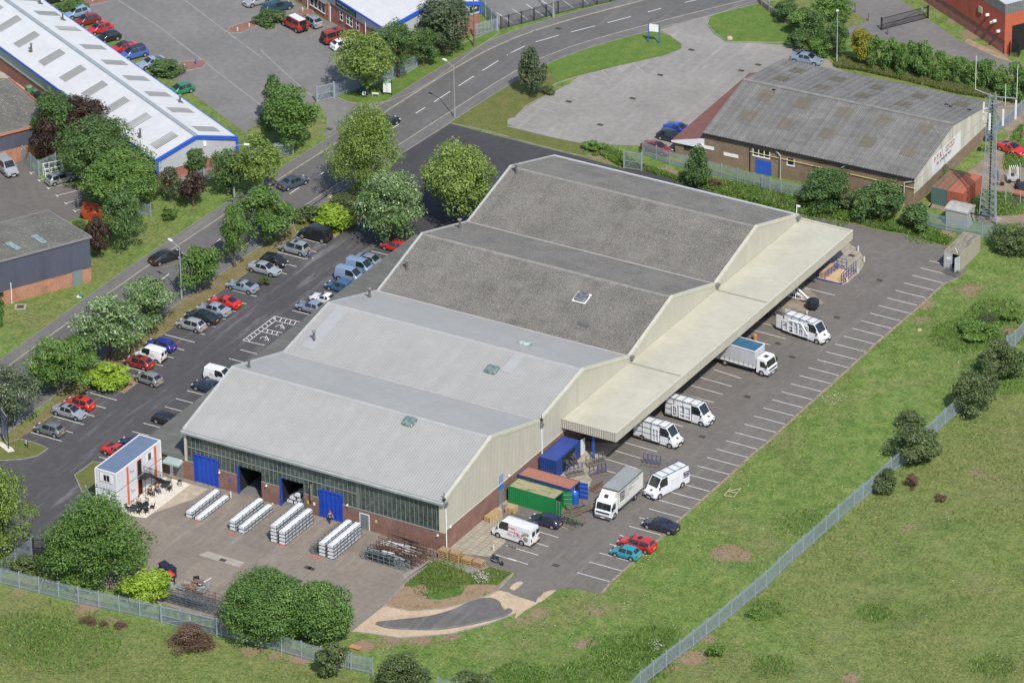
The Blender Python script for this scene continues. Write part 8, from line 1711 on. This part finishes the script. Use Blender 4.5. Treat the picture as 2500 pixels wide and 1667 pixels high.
o = q.build('scrap_heap', mat('mixed_scrap', (.12, .12, .12), .6, .8, 5)); o.location = cb.location; o.rotation_euler = cb.rotation_euler; tag(o, 'heap of dark scrap parts spilling from the clean blue container', 'scrap')
for x, y, h, col, lb in ((8.15, 17.55, 2.0, (.015, .10, .42), 'tall blue drum tank between the two container ends'),):
    T_ = thing('tank', lb, 'tank', (x, y-.4, .05)); q = MB(); q.lathe([(.45, 0), (.48, .08), (.48, h-.1), (.42, h)], (0, 0, 0), 18); q.build('body', mat('tank_blue', col, .4, .1, 2), T_, 30); q = MB(); q.lathe([(.04, h+.01), (.12, h+.01), (.12, h+.08), (.04, h+.08)], (0, 0, 0), 10); q.build('cap', M_WHITE, T_)
tan = container('weathered tan container with an open end door at the edge of the yard', (20.95, 96.15, .05), R_(88), 6.4, 2.44, 2.4, rustmat('tan_side', (.30, .28, .21), (.20, .17, .12), .62), rustmat('tan_roof', (.24, .215, .165), (.15, .13, .10), .5), mat('door_pale', (.40, .41, .42), .6, .1, 2)) if 0 else None
T_ = container('weathered tan container with an open door at the far edge of the yard', (18.6, 102.5, .05), R_(-88), 6.4, 2.44, 2.4, rustmat('tan_side', (.30, .28, .21), (.20, .17, .12), .62), rustmat('tan_roof', (.24, .215, .165), (.15, .13, .10), .5), mat('door_pale', (.40, .41, .42), .6, .1, 2), (0, 75))
q = MB(); q.box((6.44, .75, 1.5), (.02, .6, .35)); q.build('notice', M_WHITE, T_); text('DANGER', .13, M_TXT, T_, (6.46, .8, 1.5), (0, 1, 0), (0, 0, 1)); q = MB(); q.bar((5.0, 1.0, 2.46), (6.3, 1.9, 2.5), .06); o = q.build('pole', M_WHITE); o.location = T_.location; o.rotation_euler = T_.rotation_euler; tag(o, 'white length of pole lying on the tan container roof', 'pole')
openrack('small wire tray on the ground by the open tan container door', (*at('31', 1610, 940, 0), .05), R_(-6), 2.0, 1.1, .35, M_CAGE, 1, False, 5)
# glass racks
M_PURP = mat('purple_blue_steel', (.07, .07, .20), .5, .15, 3); M_TIMB = mat('grey_timber', (.16, .135, .10), .9, .2, 3)
def arack(label, x, y, rz, L=2.2, m=None, h=1.35, grp='glass stillages in the yard'):
    m = m or M_PURP; T_ = thing('glass_stillage', label, 'rack', (x, y, .05), R_(rz), grp); q = MB()
    for i in range(5): xx = L*i/4; q.bar((xx, .45, .1), (xx, .85, h), .05); q.bar((xx, .95, .1), (xx, .87, h), .05)
    for z in (.3, .75, h-.05): q.bar((0, .5+z*.25, z), (L, .5+z*.25, z), .045)
    q.build('frame', m, T_); q = MB(); q.bx(-.05, L+.05, 0, 1.0, 0, .1); q.bx(-.05, L+.05, .0, .12, .1, .2); q.build('base', M_TIMB, T_); return T_
arack('purple grey glass stillage standing alone in the yard behind the vans', 10.2, 30.0, 8); arack('glass stillage in front of the blue canopy post', 4.9, 26.3, 55, 2.3, M_CAGE); arack('glass stillage behind the box lorry, purple framed', 6.6, 24.2, 55, 2.2); arack('dark glass stillage by the rusty roofed container end', 4.0, 22.9, 55, 2.2); arack('low stillage with red and blue frame beside the box lorry', 8.9, 21.2, 80, 2.0, mat('rust_red_frame', (.22, .08, .05), .7, .2, 3), .7)
arack('dark green mesh stillage behind the navy hatchback', 8.4, 12.2, -5, 2.4, mat('dark_green_mesh', (.012, .07, .05), .6, .2, 3), 1.0)
for i, (x, y, rz, L) in enumerate(((7.9, 13.9, 60, 3.0), (8.7, 13.5, 60, 2.6), (9.3, 14.8, 62, 2.8), (8.2, 15.6, 60, 2.4), (9.4, 12.9, 10, 2.2))):
    T_ = thing('timber_skid', 'grey timber skid in the pile left of the box lorry, '+('left', 'front', 'right', 'rear', 'lowest')[i]+' one', 'skid', (x, y, .05+.1*i), R_(rz), 'timber skids by the box lorry'); q = MB(); [q.bx(0, L, k*.3, k*.3+.13, .1, .17) for k in range(3)]; q.build('deck_boards', M_TIMB, T_); q = MB(); [q.bx(xx, xx+.12, -.02, .75, 0, .1) for xx in (0, L/2, L-.12)]; [q.bar((xx, .73, .1), (xx, .73, .6), .05) for xx in (.05, L/2, L-.1)]; q.build('bearers', M_TIMB, T_)
# cage of purple blue frames with board floor, rear paving
T_ = thing('frame_pen', 'purple blue steel pen with a plywood floor on the slab paving', 'pen', (5.8, 85.2, .06)); q = MB(); q.bx(.05, 3.5, .05, 3.9, 0, .1); q.build('plywood_floor', mat('plywood', (.52, .38, .22), .7, .15, 1), T_)
def grid(q, a, b_, h, nx, nz, t_=.05):
    a = Vector(a); b_ = Vector(b_)
    for i in range(nx+1): p = a+(b_-a)*i/nx; q.bar(p, p+Vector((0, 0, h)), t_*1.3 if i in (0, nx) else t_)
    for k in range(nz+1): q.bar(a+Vector((0, 0, h*k/nz)), b_+Vector((0, 0, h*k/nz)), t_)
for nm, a, b_, h, nx, nz in (('side_frame', (3.55, 0, .05), (3.55, 4.2, .05), 1.55, 6, 3), ('side_frame', (0, 0, .05), (0, 3.4, .05), 1.5, 4, 4), ('back_frame', (.1, 4.0, .05), (2.3, 4.0, .05), 1.5, 3, 3), ('middle_frame', (1.0, .3, .1), (1.2, 3.6, .1), 1.0, 4, 3)): q = MB(); grid(q, a, b_, h, nx, nz); q.build(nm, mat('deep_blue_steel', (.035, .03, .26), .5, .15, 2), T_)
q = MB(); q.bx(-.1, 3.6, -.08, .06, 0, .12); q.build('threshold_beam', mat('deep_blue_steel', (.035, .03, .26)), T_)
q = MB(); [q.bx(.15+k*.18, .22+k*.18, .3, 3.3, .15, .9+.05*k) for k in range(4)]; o = q.build('board_stack', mat('plywood', (.52, .38, .22))); o.location = T_.location; tag(o, 'plywood boards leaning inside the purple blue steel pen', 'boards')
# big black bin and white beams
T_ = thing('hopper_bin', 'large black hopper bin at the end of the white beams', 'bin', (9.35, 77.2, .05), R_(10)); q = MB(); q.lathe([(.55, .35), (.8, .5), (.85, 1.35), (.55, 1.45)], (0, 0, 0), 8); q.build('body', mat('black_bin', (.02, .025, .03), .35, .2, 3), T_, 20)
for a in range(4): an = R_(45+90*a); q = MB(); q.bar((math.cos(an)*.6, math.sin(an)*.6, .45), (math.cos(an)*.6, math.sin(an)*.6, 0), .08); q.build('leg', M_BLACKMET, T_)
T_ = thing('beam_pile', 'jumble of long white beams and a ladder frame under the canopy edge', 'frames', (4.2, 78.2, .05)); 
q = MB(); q.bar((0.2, -.1, .5), (4.6, .1, .45), .07); q.bar((.1, .3, .9), (4.5, .25, .85), .07); [q.bar((.2+i*.9, .1, .46), (.2+i*.9, .28, .88), .06) for i in range(5)]; q.build('ladder_frame', M_UPVC, T_)
for i, (a, b_, w_) in enumerate((((.2, 1.6, 1.9), (4.9, -.6, .7), .26), ((.0, 1.3, 1.3), (4.5, -.3, .5), .2), ((.9, 2.6, 2.4), (1.2, .8, .6), .45))): q = MB(); q.bar(a, b_, w_, .12); q.build('beam', M_UPVC, T_)
q = MB(); q.lathe([(.26, 0), (.28, .05), (.28, .8), (.24, .85)], (0, 0, 0), 14); o = q.build('orange_drum', mat('orange_drum_paint', (.55, .24, .06), .6, .15, 2), None, 30); p = G('21', 2200, 1535); o.location = (p.x, p.y, .05); tag(o, 'orange drum standing in the yard behind the curtain sided lorry', 'drum')
openrack('tangle of grey trolley frames under the canopy edge by the loaded van', (*at('31', 60, 1330, 0), .05), R_(40), 1.8, 1.2, 1.1, M_CAGE, 2, True, 4, M_TIMB)
# scrap corner by the fence
for i, (x, y, z, lid, lb) in enumerate(((-26.6, -20.6, 0, (.02, .02, .035), 'blue black lid, leftmost by the shrub'), (-25.4, -21.0, 0, (.02, .02, .035), 'blue black lid, middle one'), (-24.7, -22.4, 0, (.65, .03, .025), 'bright red lid'))):
    T_ = thing('wheeled_bin', 'large wheeled bin with a '+lb, 'bin', (x, y, .03), R_(-25), 'large wheeled bins by the maple'); q = MB(); q.prism([(-.55, -.4), (.55, -.4), (.6, .45), (-.6, .45)], .15, 1.15); q.build('body', mat('navy_bin', (.02, .025, .05), .5, .1, 3), T_); q = MB(); q.extrude([Vector((0, -.5, 1.15)), Vector((0, .5, 1.3)), Vector((0, .5, 1.38)), Vector((0, -.5, 1.22))], (-.65, 0, 0), (.65, 0, 0)); q.build('lid', mat('lid%d' % i, lid, .4, .08, 3), T_)
    for a in (-1, 1): q = MB(); q.lathe([(.02, -.03), (.09, -.03), (.09, .03), (.02, .03)], (a*.45, -.3, .09), 8, 'x'); q.build('wheel', M_TYRE, T_)
openrack('long stack of grey steel frames behind the front fence gate', (-23.2, -26.2, .03), R_(2), 7.4, 1.0, 1.7, mat('blue_grey_steel', (.16, .19, .215), .5, .15, 2, metal=.3), 5, False, 9, M_CAGE, None); openrack('thin brown rack frame behind the stack of grey steel frames', (-21.0, -24.4, .03), R_(1), 4.6, .7, 1.6, M_RUST, 3, False, 5)
T_ = thing('scrap_trolley', 'grey scrap trolley heaped with brown boards and metal offcuts', 'trolley', (-22.9, -23.3, .03), R_(5)); q = MB(); q.bx(0, 3.3, 0, 1.7, .3, .42); grid(q, (0, 0, .4), (3.3, 0, .4), .5, 5, 2, .05); grid(q, (3.3, 0, .4), (3.3, 1.7, .4), .6, 3, 2, .06); q.build('frame', M_GALV, T_)
q = MB(); rg = random.Random(9); [q.box((rg.uniform(.4, 2.4), rg.uniform(.2, 1.4), rg.uniform(.5, 1.0)), (rg.uniform(.4, 1.1), rg.uniform(.2, .6), .06), rg.uniform(0, 3), ) for i in range(16)]; q.build('board_offcuts', mat('brown_board', (.30, .17, .10), .85, .4, 2), T_)
q = MB(); q.box((2.2, 1.3, 1.15), (1.3, .8, .08), .2); q.build('brown_panel', mat('brown_panel', (.17, .11, .09), .8, .1, 2), T_); q = MB(); q.box((1.5, 1.9, 1.0), (.7, .5, .5), .6); q.build('black_bag', M_DARK, T_); q = MB(); [q.bar((2.2+.1*i, 1.0, .9), (3.4, 1.8+.1*i, 1.5), .05) for i in range(4)]; q.build('white_offcut', M_UPVC, T_)
q = MB(); q.box((0, 0, .5), (.95, .7, .75)); q.box((0, 0, .9), (1.0, .75, .08)); o = q.build('grey_box', mat('pale_grey_box', (.42, .45, .46), .5)); o.location = (-24.0, -23.6, .05); tag(o, 'pale grey box beside the red lidded bin', 'box')
def skip(label, pts_, z, m, inner, name='skip'):
    T_ = thing(name, label, 'skip', pts_[0], 0); o = Vector(pts_[0]); P0 = [Vector(p)-o for p in pts_]; ce = sum(P0, Vector())/4; lo = [ce+(p-ce)*.72 for p in P0]; q = MB()
    q.add([(p.x, p.y, z) for p in P0]+[(p.x, p.y, .08) for p in lo], [(i, 4+i, 4+(i+1) % 4, (i+1) % 4) for i in range(4)]+[(4, 5, 6, 7)][:0]); ins = [ce+(p-ce)*.95 for p in P0]; q.add([(p.x, p.y, z) for p in P0]+[(p.x, p.y, z) for p in ins], [(i, (i+1) % 4, 4+(i+1) % 4, 4+i) for i in range(4)]); q.add([(p.x, p.y, .08) for p in lo], [(3, 2, 1, 0)]); q.build('shell', m, T_)
    q = MB(); lo2 = [ce+(p-ce)*.74 for p in P0]; q.add([(p.x, p.y, z-.005) for p in ins]+[(p.x, p.y, .3) for p in lo2], [(i, (i+1) % 4, 4+(i+1) % 4, 4+i) for i in range(4)]+[(4, 5, 6, 7)]); q.build('inside', inner, T_); return T_
sp = [G('01', 718, 395, 1.3), G('01', 925, 410, 1.3), G('01', 880, 320, 1.3), G('01', 745, 300, 1.3)]
skip('orange red skip standing open under the trees of the trade yard', [Vector((p.x, p.y, 0)) for p in sp], 1.3, mat('skip_orange', (.55, .07, .025), .6, .15, 1.5), mat('skip_inside', (.40, .10, .04), .85, .25, 1.5))
sp = [G('03', 1945, 1040, 1.0), G('03', 2060, 1040, 1.0), G('03', 2110, 955, 1.0), G('03', 1990, 945, 1.0)]
skip('yellow skip with a rusty inside behind the front fence', [Vector((p.x, p.y, 0)) for p in sp], 1.0, mat('skip_yellow', (.50, .28, .03), .6, .15, 2), mat('skip_rust', (.27, .12, .05), .85, .2, 2))
q = MB(); p = G('03', 2075, 915); [q.box((rx, ry, .25+k*.08), (.7, .12, .08), a) for k, (rx, ry, a) in enumerate(((0, 0, .3), (.2, .1, 1.2), (.5, 0, 0), (-.3, .05, .8)))]; q.box((-.35, 0, .2), (.5, .35, .3)); o = q.build('white_offcuts', M_UPVC); o.location = (p.x, p.y, .03); tag(o, 'small pile of white profile offcuts behind the yellow skip', 'offcuts')
T_ = thing('pipe_frame', 'white welded pipe frame leaning beside the grey palisade screen', 'frame', (*at('01', 405, 85, 0), 0), R_(55)); q = MB(); grid(q, (0, 0, 0), (2.6, 0, 0), 1.2, 3, 2, .07); grid(q, (0, .8, 0), (2.6, .8, 0), 1.7, 3, 2, .07); [q.bar((x, 0, 1.2), (x, .8, 1.7), .06) for x in (0, 2.6)]; q.build('pipes', M_WHITE, T_)
for i, (x, y, c_) in enumerate(((265, 840, (.10, .2, .12)), (325, 870, (.06, .12, .07)), (345, 895, (.02, .02, .025)))):
    T_ = thing('wheeled_bin', ('pale green', 'dark green', 'black')[i]+' bin in the alley beside the long silver unit', 'bin', (*at('00', x, y, 0), .02), R_(60), 'bins in the alley'); q = MB(); q.prism([(-.5, -.4), (.5, -.4), (.55, .4), (-.55, .4)], .1, 1.1); q.build('body', mat('alleybin%d' % i, c_, .5, .2, 3), T_); q = MB(); q.lathe([(.5, 1.12), (.45, 1.25), (.2, 1.32)], (0, 0, 0), 10); q.build('lid', mat('alleylid%d' % i, sat(c_, 1.6), .5, .2, 3), T_)
# ---- mast compound ----
MP = G('31', 2030, 482); T_ = thing('radio_mast', 'tall lattice radio mast with whip aerials and white panel antennas', 'mast', (MP.x, MP.y, 0)); HM = 19.0; M_LAT = mat('lattice_steel', (.27, .30, .33), .5, .12, 2)
def leg_at(a, z): r_ = 1.0*(1-z/HM)+.5; return Vector((math.cos(a)*r_, math.sin(a)*r_, z))
an3 = [R_(90), R_(210), R_(330)]
for a in an3: q = MB(); q.tube(leg_at(a, 0), leg_at(a, HM), .07, 6); q.build('leg', M_LAT, T_)
q = MB(); z = 0.
while z < HM-.9:
    for i in range(3): a, b_ = an3[i], an3[(i+1) % 3]; q.bar(leg_at(a, z), leg_at(b_, z+.9), .035); q.bar(leg_at(b_, z), leg_at(a, z+.9), .035); q.bar(leg_at(a, z), leg_at(b_, z), .035)
    z += .9
q.build('lattice', M_LAT, T_)
q = MB(); q.bar((-.1, -.15, .5), (-.1, -.15, HM-1), .17, .1); q.build('cable_run', mat('black_cable', (.012, .012, .015), .5), T_)
q = MB(); n = int((HM-1)/.35)
for i in range(n): z = .6+i*.35; a = i*.5; q.bar((.3+.0, -.35, z), (.62, -.35, z), .02)
[q.tube((x, -.35, .5), (x, -.35, HM-.5), .02, 5) for x in (.3, .62)]; q.build('ladder', M_LAT, T_)
for (x, y, z, h) in ((-1.55, .3, 14.6, 2.6), (0., -1.0, 14.0, 2.4), (1.5, -.1, 14.6, 2.4), (2.7, 1.2, 15.3, 2.8)): q = MB(); q.bx(x-.11, x+.11, y-.06, y+.06, z, z+h); q.build('panel_antenna', M_WHITE, T_)
for (x, y) in ((-2.9, .4), (3.1, .5), (1.6, .2)): q = MB(); q.tube((x, y, HM-.3 if x != 1.6 else HM-1.5), (x, y, HM+4.6 if x != 1.6 else HM+1.6), .035, 6); q.build('whip_aerial', M_WHITE, T_)
q = MB(); q.tube((0, 0, HM-.5), (-2.9, .4, HM-.3), .08, 6); q.tube((0, 0, HM-.5), (3.1, .5, HM-.3), .08, 6); [q.bar((-1.2, -.5, z_), (1.2, .6, z_), .1) for z_ in (14.5, 16.5)]; [q.bar((-1.2, .6, z_), (1.2, -.6, z_), .1) for z_ in (14.5, 16.5)]; q.tube((0, 0, HM-2), (2.7, 1.2, HM-1.8), .05, 6); q.tube((0, 0, HM-3), (-1.6, .3, HM-3), .05, 6); q.tube((0, 0, HM-3), (1.6, -.1, HM-3), .05, 6); [q.tube((math.cos(a)*1.2, math.sin(a)*1.2, HM-1), (math.cos(a+.8)*1.2, math.sin(a+.8)*1.2, HM-1), .04, 5) for a in np.arange(0, 6.2, .8)]; q.build('head_frame', M_LAT, T_)
T_ = thing('equipment_cabin', 'grey concrete equipment cabin with a rounded roof beside the mast', 'cabin', (13.4, 107.6, 0), R_(2)); q = MB(); q.bx(0, 3.1, 0, 2.5, 0, 2.35); q.build('wall', mat('cabin_concrete', (.33, .335, .30), .85, .08, 1), T_)
q = MB(); q.extrude([Vector((0, -.12, 2.3)), Vector((0, 2.62, 2.3)), Vector((0, 2.62, 2.5)), Vector((0, 1.8, 2.75)), Vector((0, .7, 2.75)), Vector((0, -.12, 2.5))], (-.12, 0, 0), (3.22, 0, 0)); q.build('roof', mat('cabin_roof', (.36, .35, .32), .9, .2, 1.5), T_); q = MB(); q.box((3.9, 1.2, 1.9), (3.9, .25, .12)); q.build('cable_bridge', M_BLACKMET, T_)
container('green sided container with a rusty roof, left of the joined pair by the gable', (11.2, 112.4, .02), R_(92), 6.2, 2.3, 2.5, rustmat('teal_rust_side', (.06, .13, .12), (.16, .08, .05), .6), rustmat('rust_roof_a', (.22, .10, .06), (.13, .085, .05), .5), M_RUST, grp='rusty containers by the gable')
container('orange red rusty container, right of the joined pair by the gable', (13.6, 112.45, .02), R_(92), 6.2, 2.35, 2.5, rustmat('red_rust_side', (.33, .09, .05), (.20, .08, .05), .55), rustmat('rust_roof_b', (.36, .11, .06), (.22, .09, .05), .55), mat('rust_door', (.3, .09, .06), .8, .2, 2), grp='rusty containers by the gable')
T_ = thing('forklift', 'pale grey forklift truck by the rusty containers', 'forklift', (*at('31', 2250, 120, 0), .03), R_(35)); q = MB(); q.prism([(-1.1, -.5), (.5, -.55), (.5, .55), (-1.1, .5)], .25, .85); q.build('body', mat('forklift_grey', (.42, .42, .40), .5, .15, 3), T_)
q = MB(); [q.bar((x, y, .85), (x, y, 2.1), .07) for x in (-.7, .4) for y in (-.45, .45)]; [q.bar((-.7+i*.27, -.5, 2.12), (-.7+i*.27, .5, 2.12), .08) for i in range(5)]; q.build('overhead_guard', M_WHITE, T_); q = MB(); [q.bar((.75, y, .1), (.75, y, 2.5), .1) for y in (-.3, .3)]; [q.bar((.75, -.3, z), (.75, .3, z), .07) for z in (.6, 1.5, 2.4)]; [q.bar((.8, y, .1), (1.8, y, .1), .1, .05) for y in (-.25, .25)]; q.build('lift_mast', M_GALV, T_)
for x in (-.8, .4):
    for y in (-.55, .55): q = MB(); q.lathe([(.05, -.1), (.27, -.1), (.3, 0), (.27, .1), (.05, .1)], (x, y, .3), 14, 'y'); q.build('wheel', M_TYRE, T_)
q = MB(); q.box((-.3, 0, 1.0), (.45, .45, .2)); q.build('seat', M_BLACKMET, T_)
p = G('31', 2300, 270); T_ = thing('machine', 'orange cylindrical machine in a dark pen at the right edge', 'machine', (p.x, p.y, 0)); q = MB(); q.lathe([(.1, -.8), (.45, -.7), (.45, .7), (.1, .8)], (0, 0, .7), 12, 'x'); q.build('drum', mat('machine_orange', (.4, .12, .06), .6, .2, 3), T_, 30); q = MB(); [q.bar((x, y, .4), (x, y, 0), .1) for x in (-.6, .6) for y in (-.3, .3)]; q.build('legs', M_BLACKMET, T_)
T_ = thing('wire_cage', 'tall wire cage on the ground by the red unit doorway', 'cage', (*at('30', 2200, 500, 0), 0), R_(15)); q = MB(); [grid(q, a, b_, 2.0, 5, 6, .04) for a, b_ in (((0, 0, 0), (1.4, 0, 0)), ((1.4, 0, 0), (1.4, 1.2, 0)), ((1.4, 1.2, 0), (0, 1.2, 0)), ((0, 1.2, 0), (0, 0, 0)))]; q.build('mesh', M_BLACKMET, T_)
for t, x, y, c_, lb in (('30', 2215, 1395, (.6, .5, .05), 'yellow child bicycle lying on the grass below the red sports car'), ('30', 1965, 1350, (.03, .03, .03), 'black bicycle leaning by the rusty container'), ('31', 2110, 160, (.12, .10, .10), 'old bicycle leaning on the rusty container end')):
    T_ = thing('bicycle', lb, 'bicycle', (*at(t, x, y, 0), .02), R_(20))
    for xx in (-.45, .45): q = MB(); q.lathe([(.29, -.015), (.32, -.015), (.32, .015), (.29, .015), (.29, -.014)], (xx, 0, .32), 14, 'y'); q.build('wheel', M_TYRE, T_)
    q = MB(); q.bar((-.45, 0, .32), (-.15, 0, .8), .04); q.bar((-.15, 0, .8), (.3, 0, .8), .04); q.bar((.3, 0, .8), (0, 0, .3), .04); q.bar((.45, 0, .32), (.3, 0, .95), .04); q.bar((0, 0, .3), (-.45, 0, .32), .03); q.build('frame', paint('bike%d' % int(c_[0]*100), c_), T_); q = MB(); q.box((-.17, 0, .88), (.24, .12, .05)); q.build('saddle', M_BLACKMET, T_); q = MB(); q.bar((.3, -.25, .98), (.3, .25, .98), .03); q.build('handlebar', M_BLACKMET, T_)
# small fittings and litter on the ground
T_ = thing('batten_square', 'pale timber frame lying on the grass bank', 'frame', (*at('22', 1925, 1435, 0), .15), R_(8)); q = MB(); q.bar((0, 0, .1), (1.2, .1, .1), .07); q.bar((.1, 1.2, .1), (1.3, 2.4, .1), .07); q.bar((0, 0, .12), (.1, 2.2, .1), .07); q.bar((1.2, 0, .12), (1.3, 2.4, .1), .07); q.bar((0, 1.1, .1), (1.3, 1.2, .1), .06); q.build('battens', mat('pale_batten', (.48, .42, .25), .8), T_)
p = G('31', 1405, 1450); q = MB(); q.box((0, 0, .12), (.5, .35, .2), .4); o = q.build('rock', mat('pale_rock', (.55, .40, .26), .9, .2, 5)); o.location = (p.x, p.y, 0); tag(o, 'pale orange lump of rubble on the bank at the right', 'rubble')
for t, x, y, lb in (('11', 680, 265, 'pale boulder in the shrub bed under the tall roadside tree'), ('20', 1975, 350, 'broken drain cover on the mown lawn corner')):
    p = G(t, x, y); q = MB(); q.lathe([(.5, 0), (.42, .25), (.2, .4)], (0, 0, 0), 7); o = q.build('boulder', mat('boulder_stone', (.45, .36, .25), .9, .2, 3)); o.location = (p.x, p.y, .03); tag(o, lb, 'stone')
q = MB(); p = G('13', 905, 1262); q.bx(-.8, .6, -.3, .5, .1, .16); o = q.build('board', mat('orange_board', (.45, .22, .12), .8)); o.location = (p.x, p.y, .05); tag(o, 'orange brown board lying by the end of the sand track', 'board')
# goods seen inside the third doorway, lights and cameras on the walls, clutter in the mast yard
rg = random.Random(21)
for i, (x, z, lb) in enumerate(((-22.6, 0, 'lower left'), (-21.6, 0, 'lower middle'), (-22.2, .55, 'upper left'), (-21.1, .55, 'upper right'), (-21.5, 1.1, 'topmost'))):
    T_ = thing('profile_pack', '%s white wrapped pack inside the third doorway of the factory' % lb, 'pack', (x, 1.0, .05+z), 0, PKG); link('wrapping', PM_[i % 3][0], T_); link('cage_frame', PM_[i % 3][1], T_); T_.scale = (1, .72, 1)
def fitting(name, label, cat, loc, size, m, parent=None, par_name=None):
    q = MB(); q.box((0, 0, 0), size); q.box((0, -size[1]*.6 if abs(loc[1]) < 1 else 0, -size[2]*.4), (size[0]*.4, size[1]*.8, size[2]*.4)); return q
for (x, y, z) in ((-.9, -.12, 2.1), (.12, 1.2, 2.9), (-32, -.12, 2.3), (-13.6, -.12, 2.75), (-25.2, -.12, 2.3), (.2, 15.0, 3.2), (-38.5+.9, -.1, 2.5)):
    q = MB(); q.box((x, y, z), (.16, .3, .14)); q.box((x, y, z+.12), (.1, .1, .12)); q.build('wall_camera', M_WHITE, F)
for (x, m_) in ((-19.3, mat('yellow_notice', (.6, .5, .05), .6)), (-18.4, M_WHITE), (-9.6, mat('yellow_notice', (.6, .5, .05), .6)), (-30.6, mat('blue_notice', (.05, .1, .4), .6))):
    q = MB(); q.box((x, -.02, 1.6), (.3, .02, .4)); q.build('notice', m_, F)
mb = MB(); mb.tube((-18.6, -.35, 2.2), (-18.6, -.35, 4.3), .13, 8); mb.tube((-18.6, 0, 2.3), (-18.6, -.35, 2.3), .1, 6); mb.build('wall_flue', mat('flue_brown', (.2, .17, .13), .6, .2, 3), F)
for y in (12.0,): pass
for (x, y, h) in ((.1, -.1, 1.3), (.2, 22.9, .9)):
    z = 6.9; mb = MB(); mb.tube((x, y, z), (x, y, z+h), .05, 6); mb.tube((x, y, z+h*.5), (x-.3, y-.2, z+h*.7), .04, 5); mb.box((x, y, z+h*.3), (.3, .3, .25)); mb.build('camera_mast', M_BLACKMET, F)
p = G('31', 345, 430, 5.5); mb = MB(); mb.tube((-.2, 90.7, 5.5), (-.2, 90.7, 7.0), .05, 6); mb.box((.05, 90.7, 6.9), (.5, .2, .2)); mb.build('camera_mast', M_WHITE, F)
# mast yard clutter
for i, (t, x, y, s_, c_, lb) in enumerate((('31', 1915, 195, (.7, .6, 1.0), (.03, .16, .12), 'green drum box below the rusty container door'), ('31', 2090, 90, (.7, .5, .9), (.06, .16, .32), 'blue drum box leaning at the rusty container end'), ('31', 1975, 440, (.9, .6, .35), (.35, .33, .28), 'pale concrete block at the foot of the mast'), ('31', 2080, 470, (1.6, 1.0, .2), (.36, .33, .28), 'low concrete pad at the foot of the mast'), ('30', 2020, 1250, (1.4, .8, .6), (.04, .04, .05), 'dark heap of machine parts by the gable of the warehouse'), ('30', 2320, 1220, (.8, .6, .4), (.2, .09, .07), 'rusty lump on the grass by the right edge'), ('31', 2310, 200, (1.6, 1.4, .8), (.03, .03, .035), 'black sheeted pen at the right edge below the forklift'))):
    p = G(t, x, y); q = MB(); q.box((0, 0, s_[2]/2), s_); q.box((s_[0]*.1, 0, s_[2]+.06), (s_[0]*.6, s_[1]*.7, .12)); o = q.build('yard_box', mat('clutter%d' % i, c_, .8, .35, 4)); o.location = (p.x, p.y, .03); o.rotation_euler.z = rg.uniform(0, 3); tag(o, lb, 'yard clutter')
tuft_mesh('yard_weeds', 'weeds growing over the dirt of the mast yard', 'weeds', np.concatenate([fill(path('31 1840,230 2000,200 2330,250 2330,420 2150,430 1900,430'), 5000), fill(path('30 2230,1180 2334,1100 2334,1260 31 2334,0 2150,30 30 2150,1420'), 5000)]), .3, .2, 'bramble', rng, .9, .02)
SC.cycles.use_denoising = True
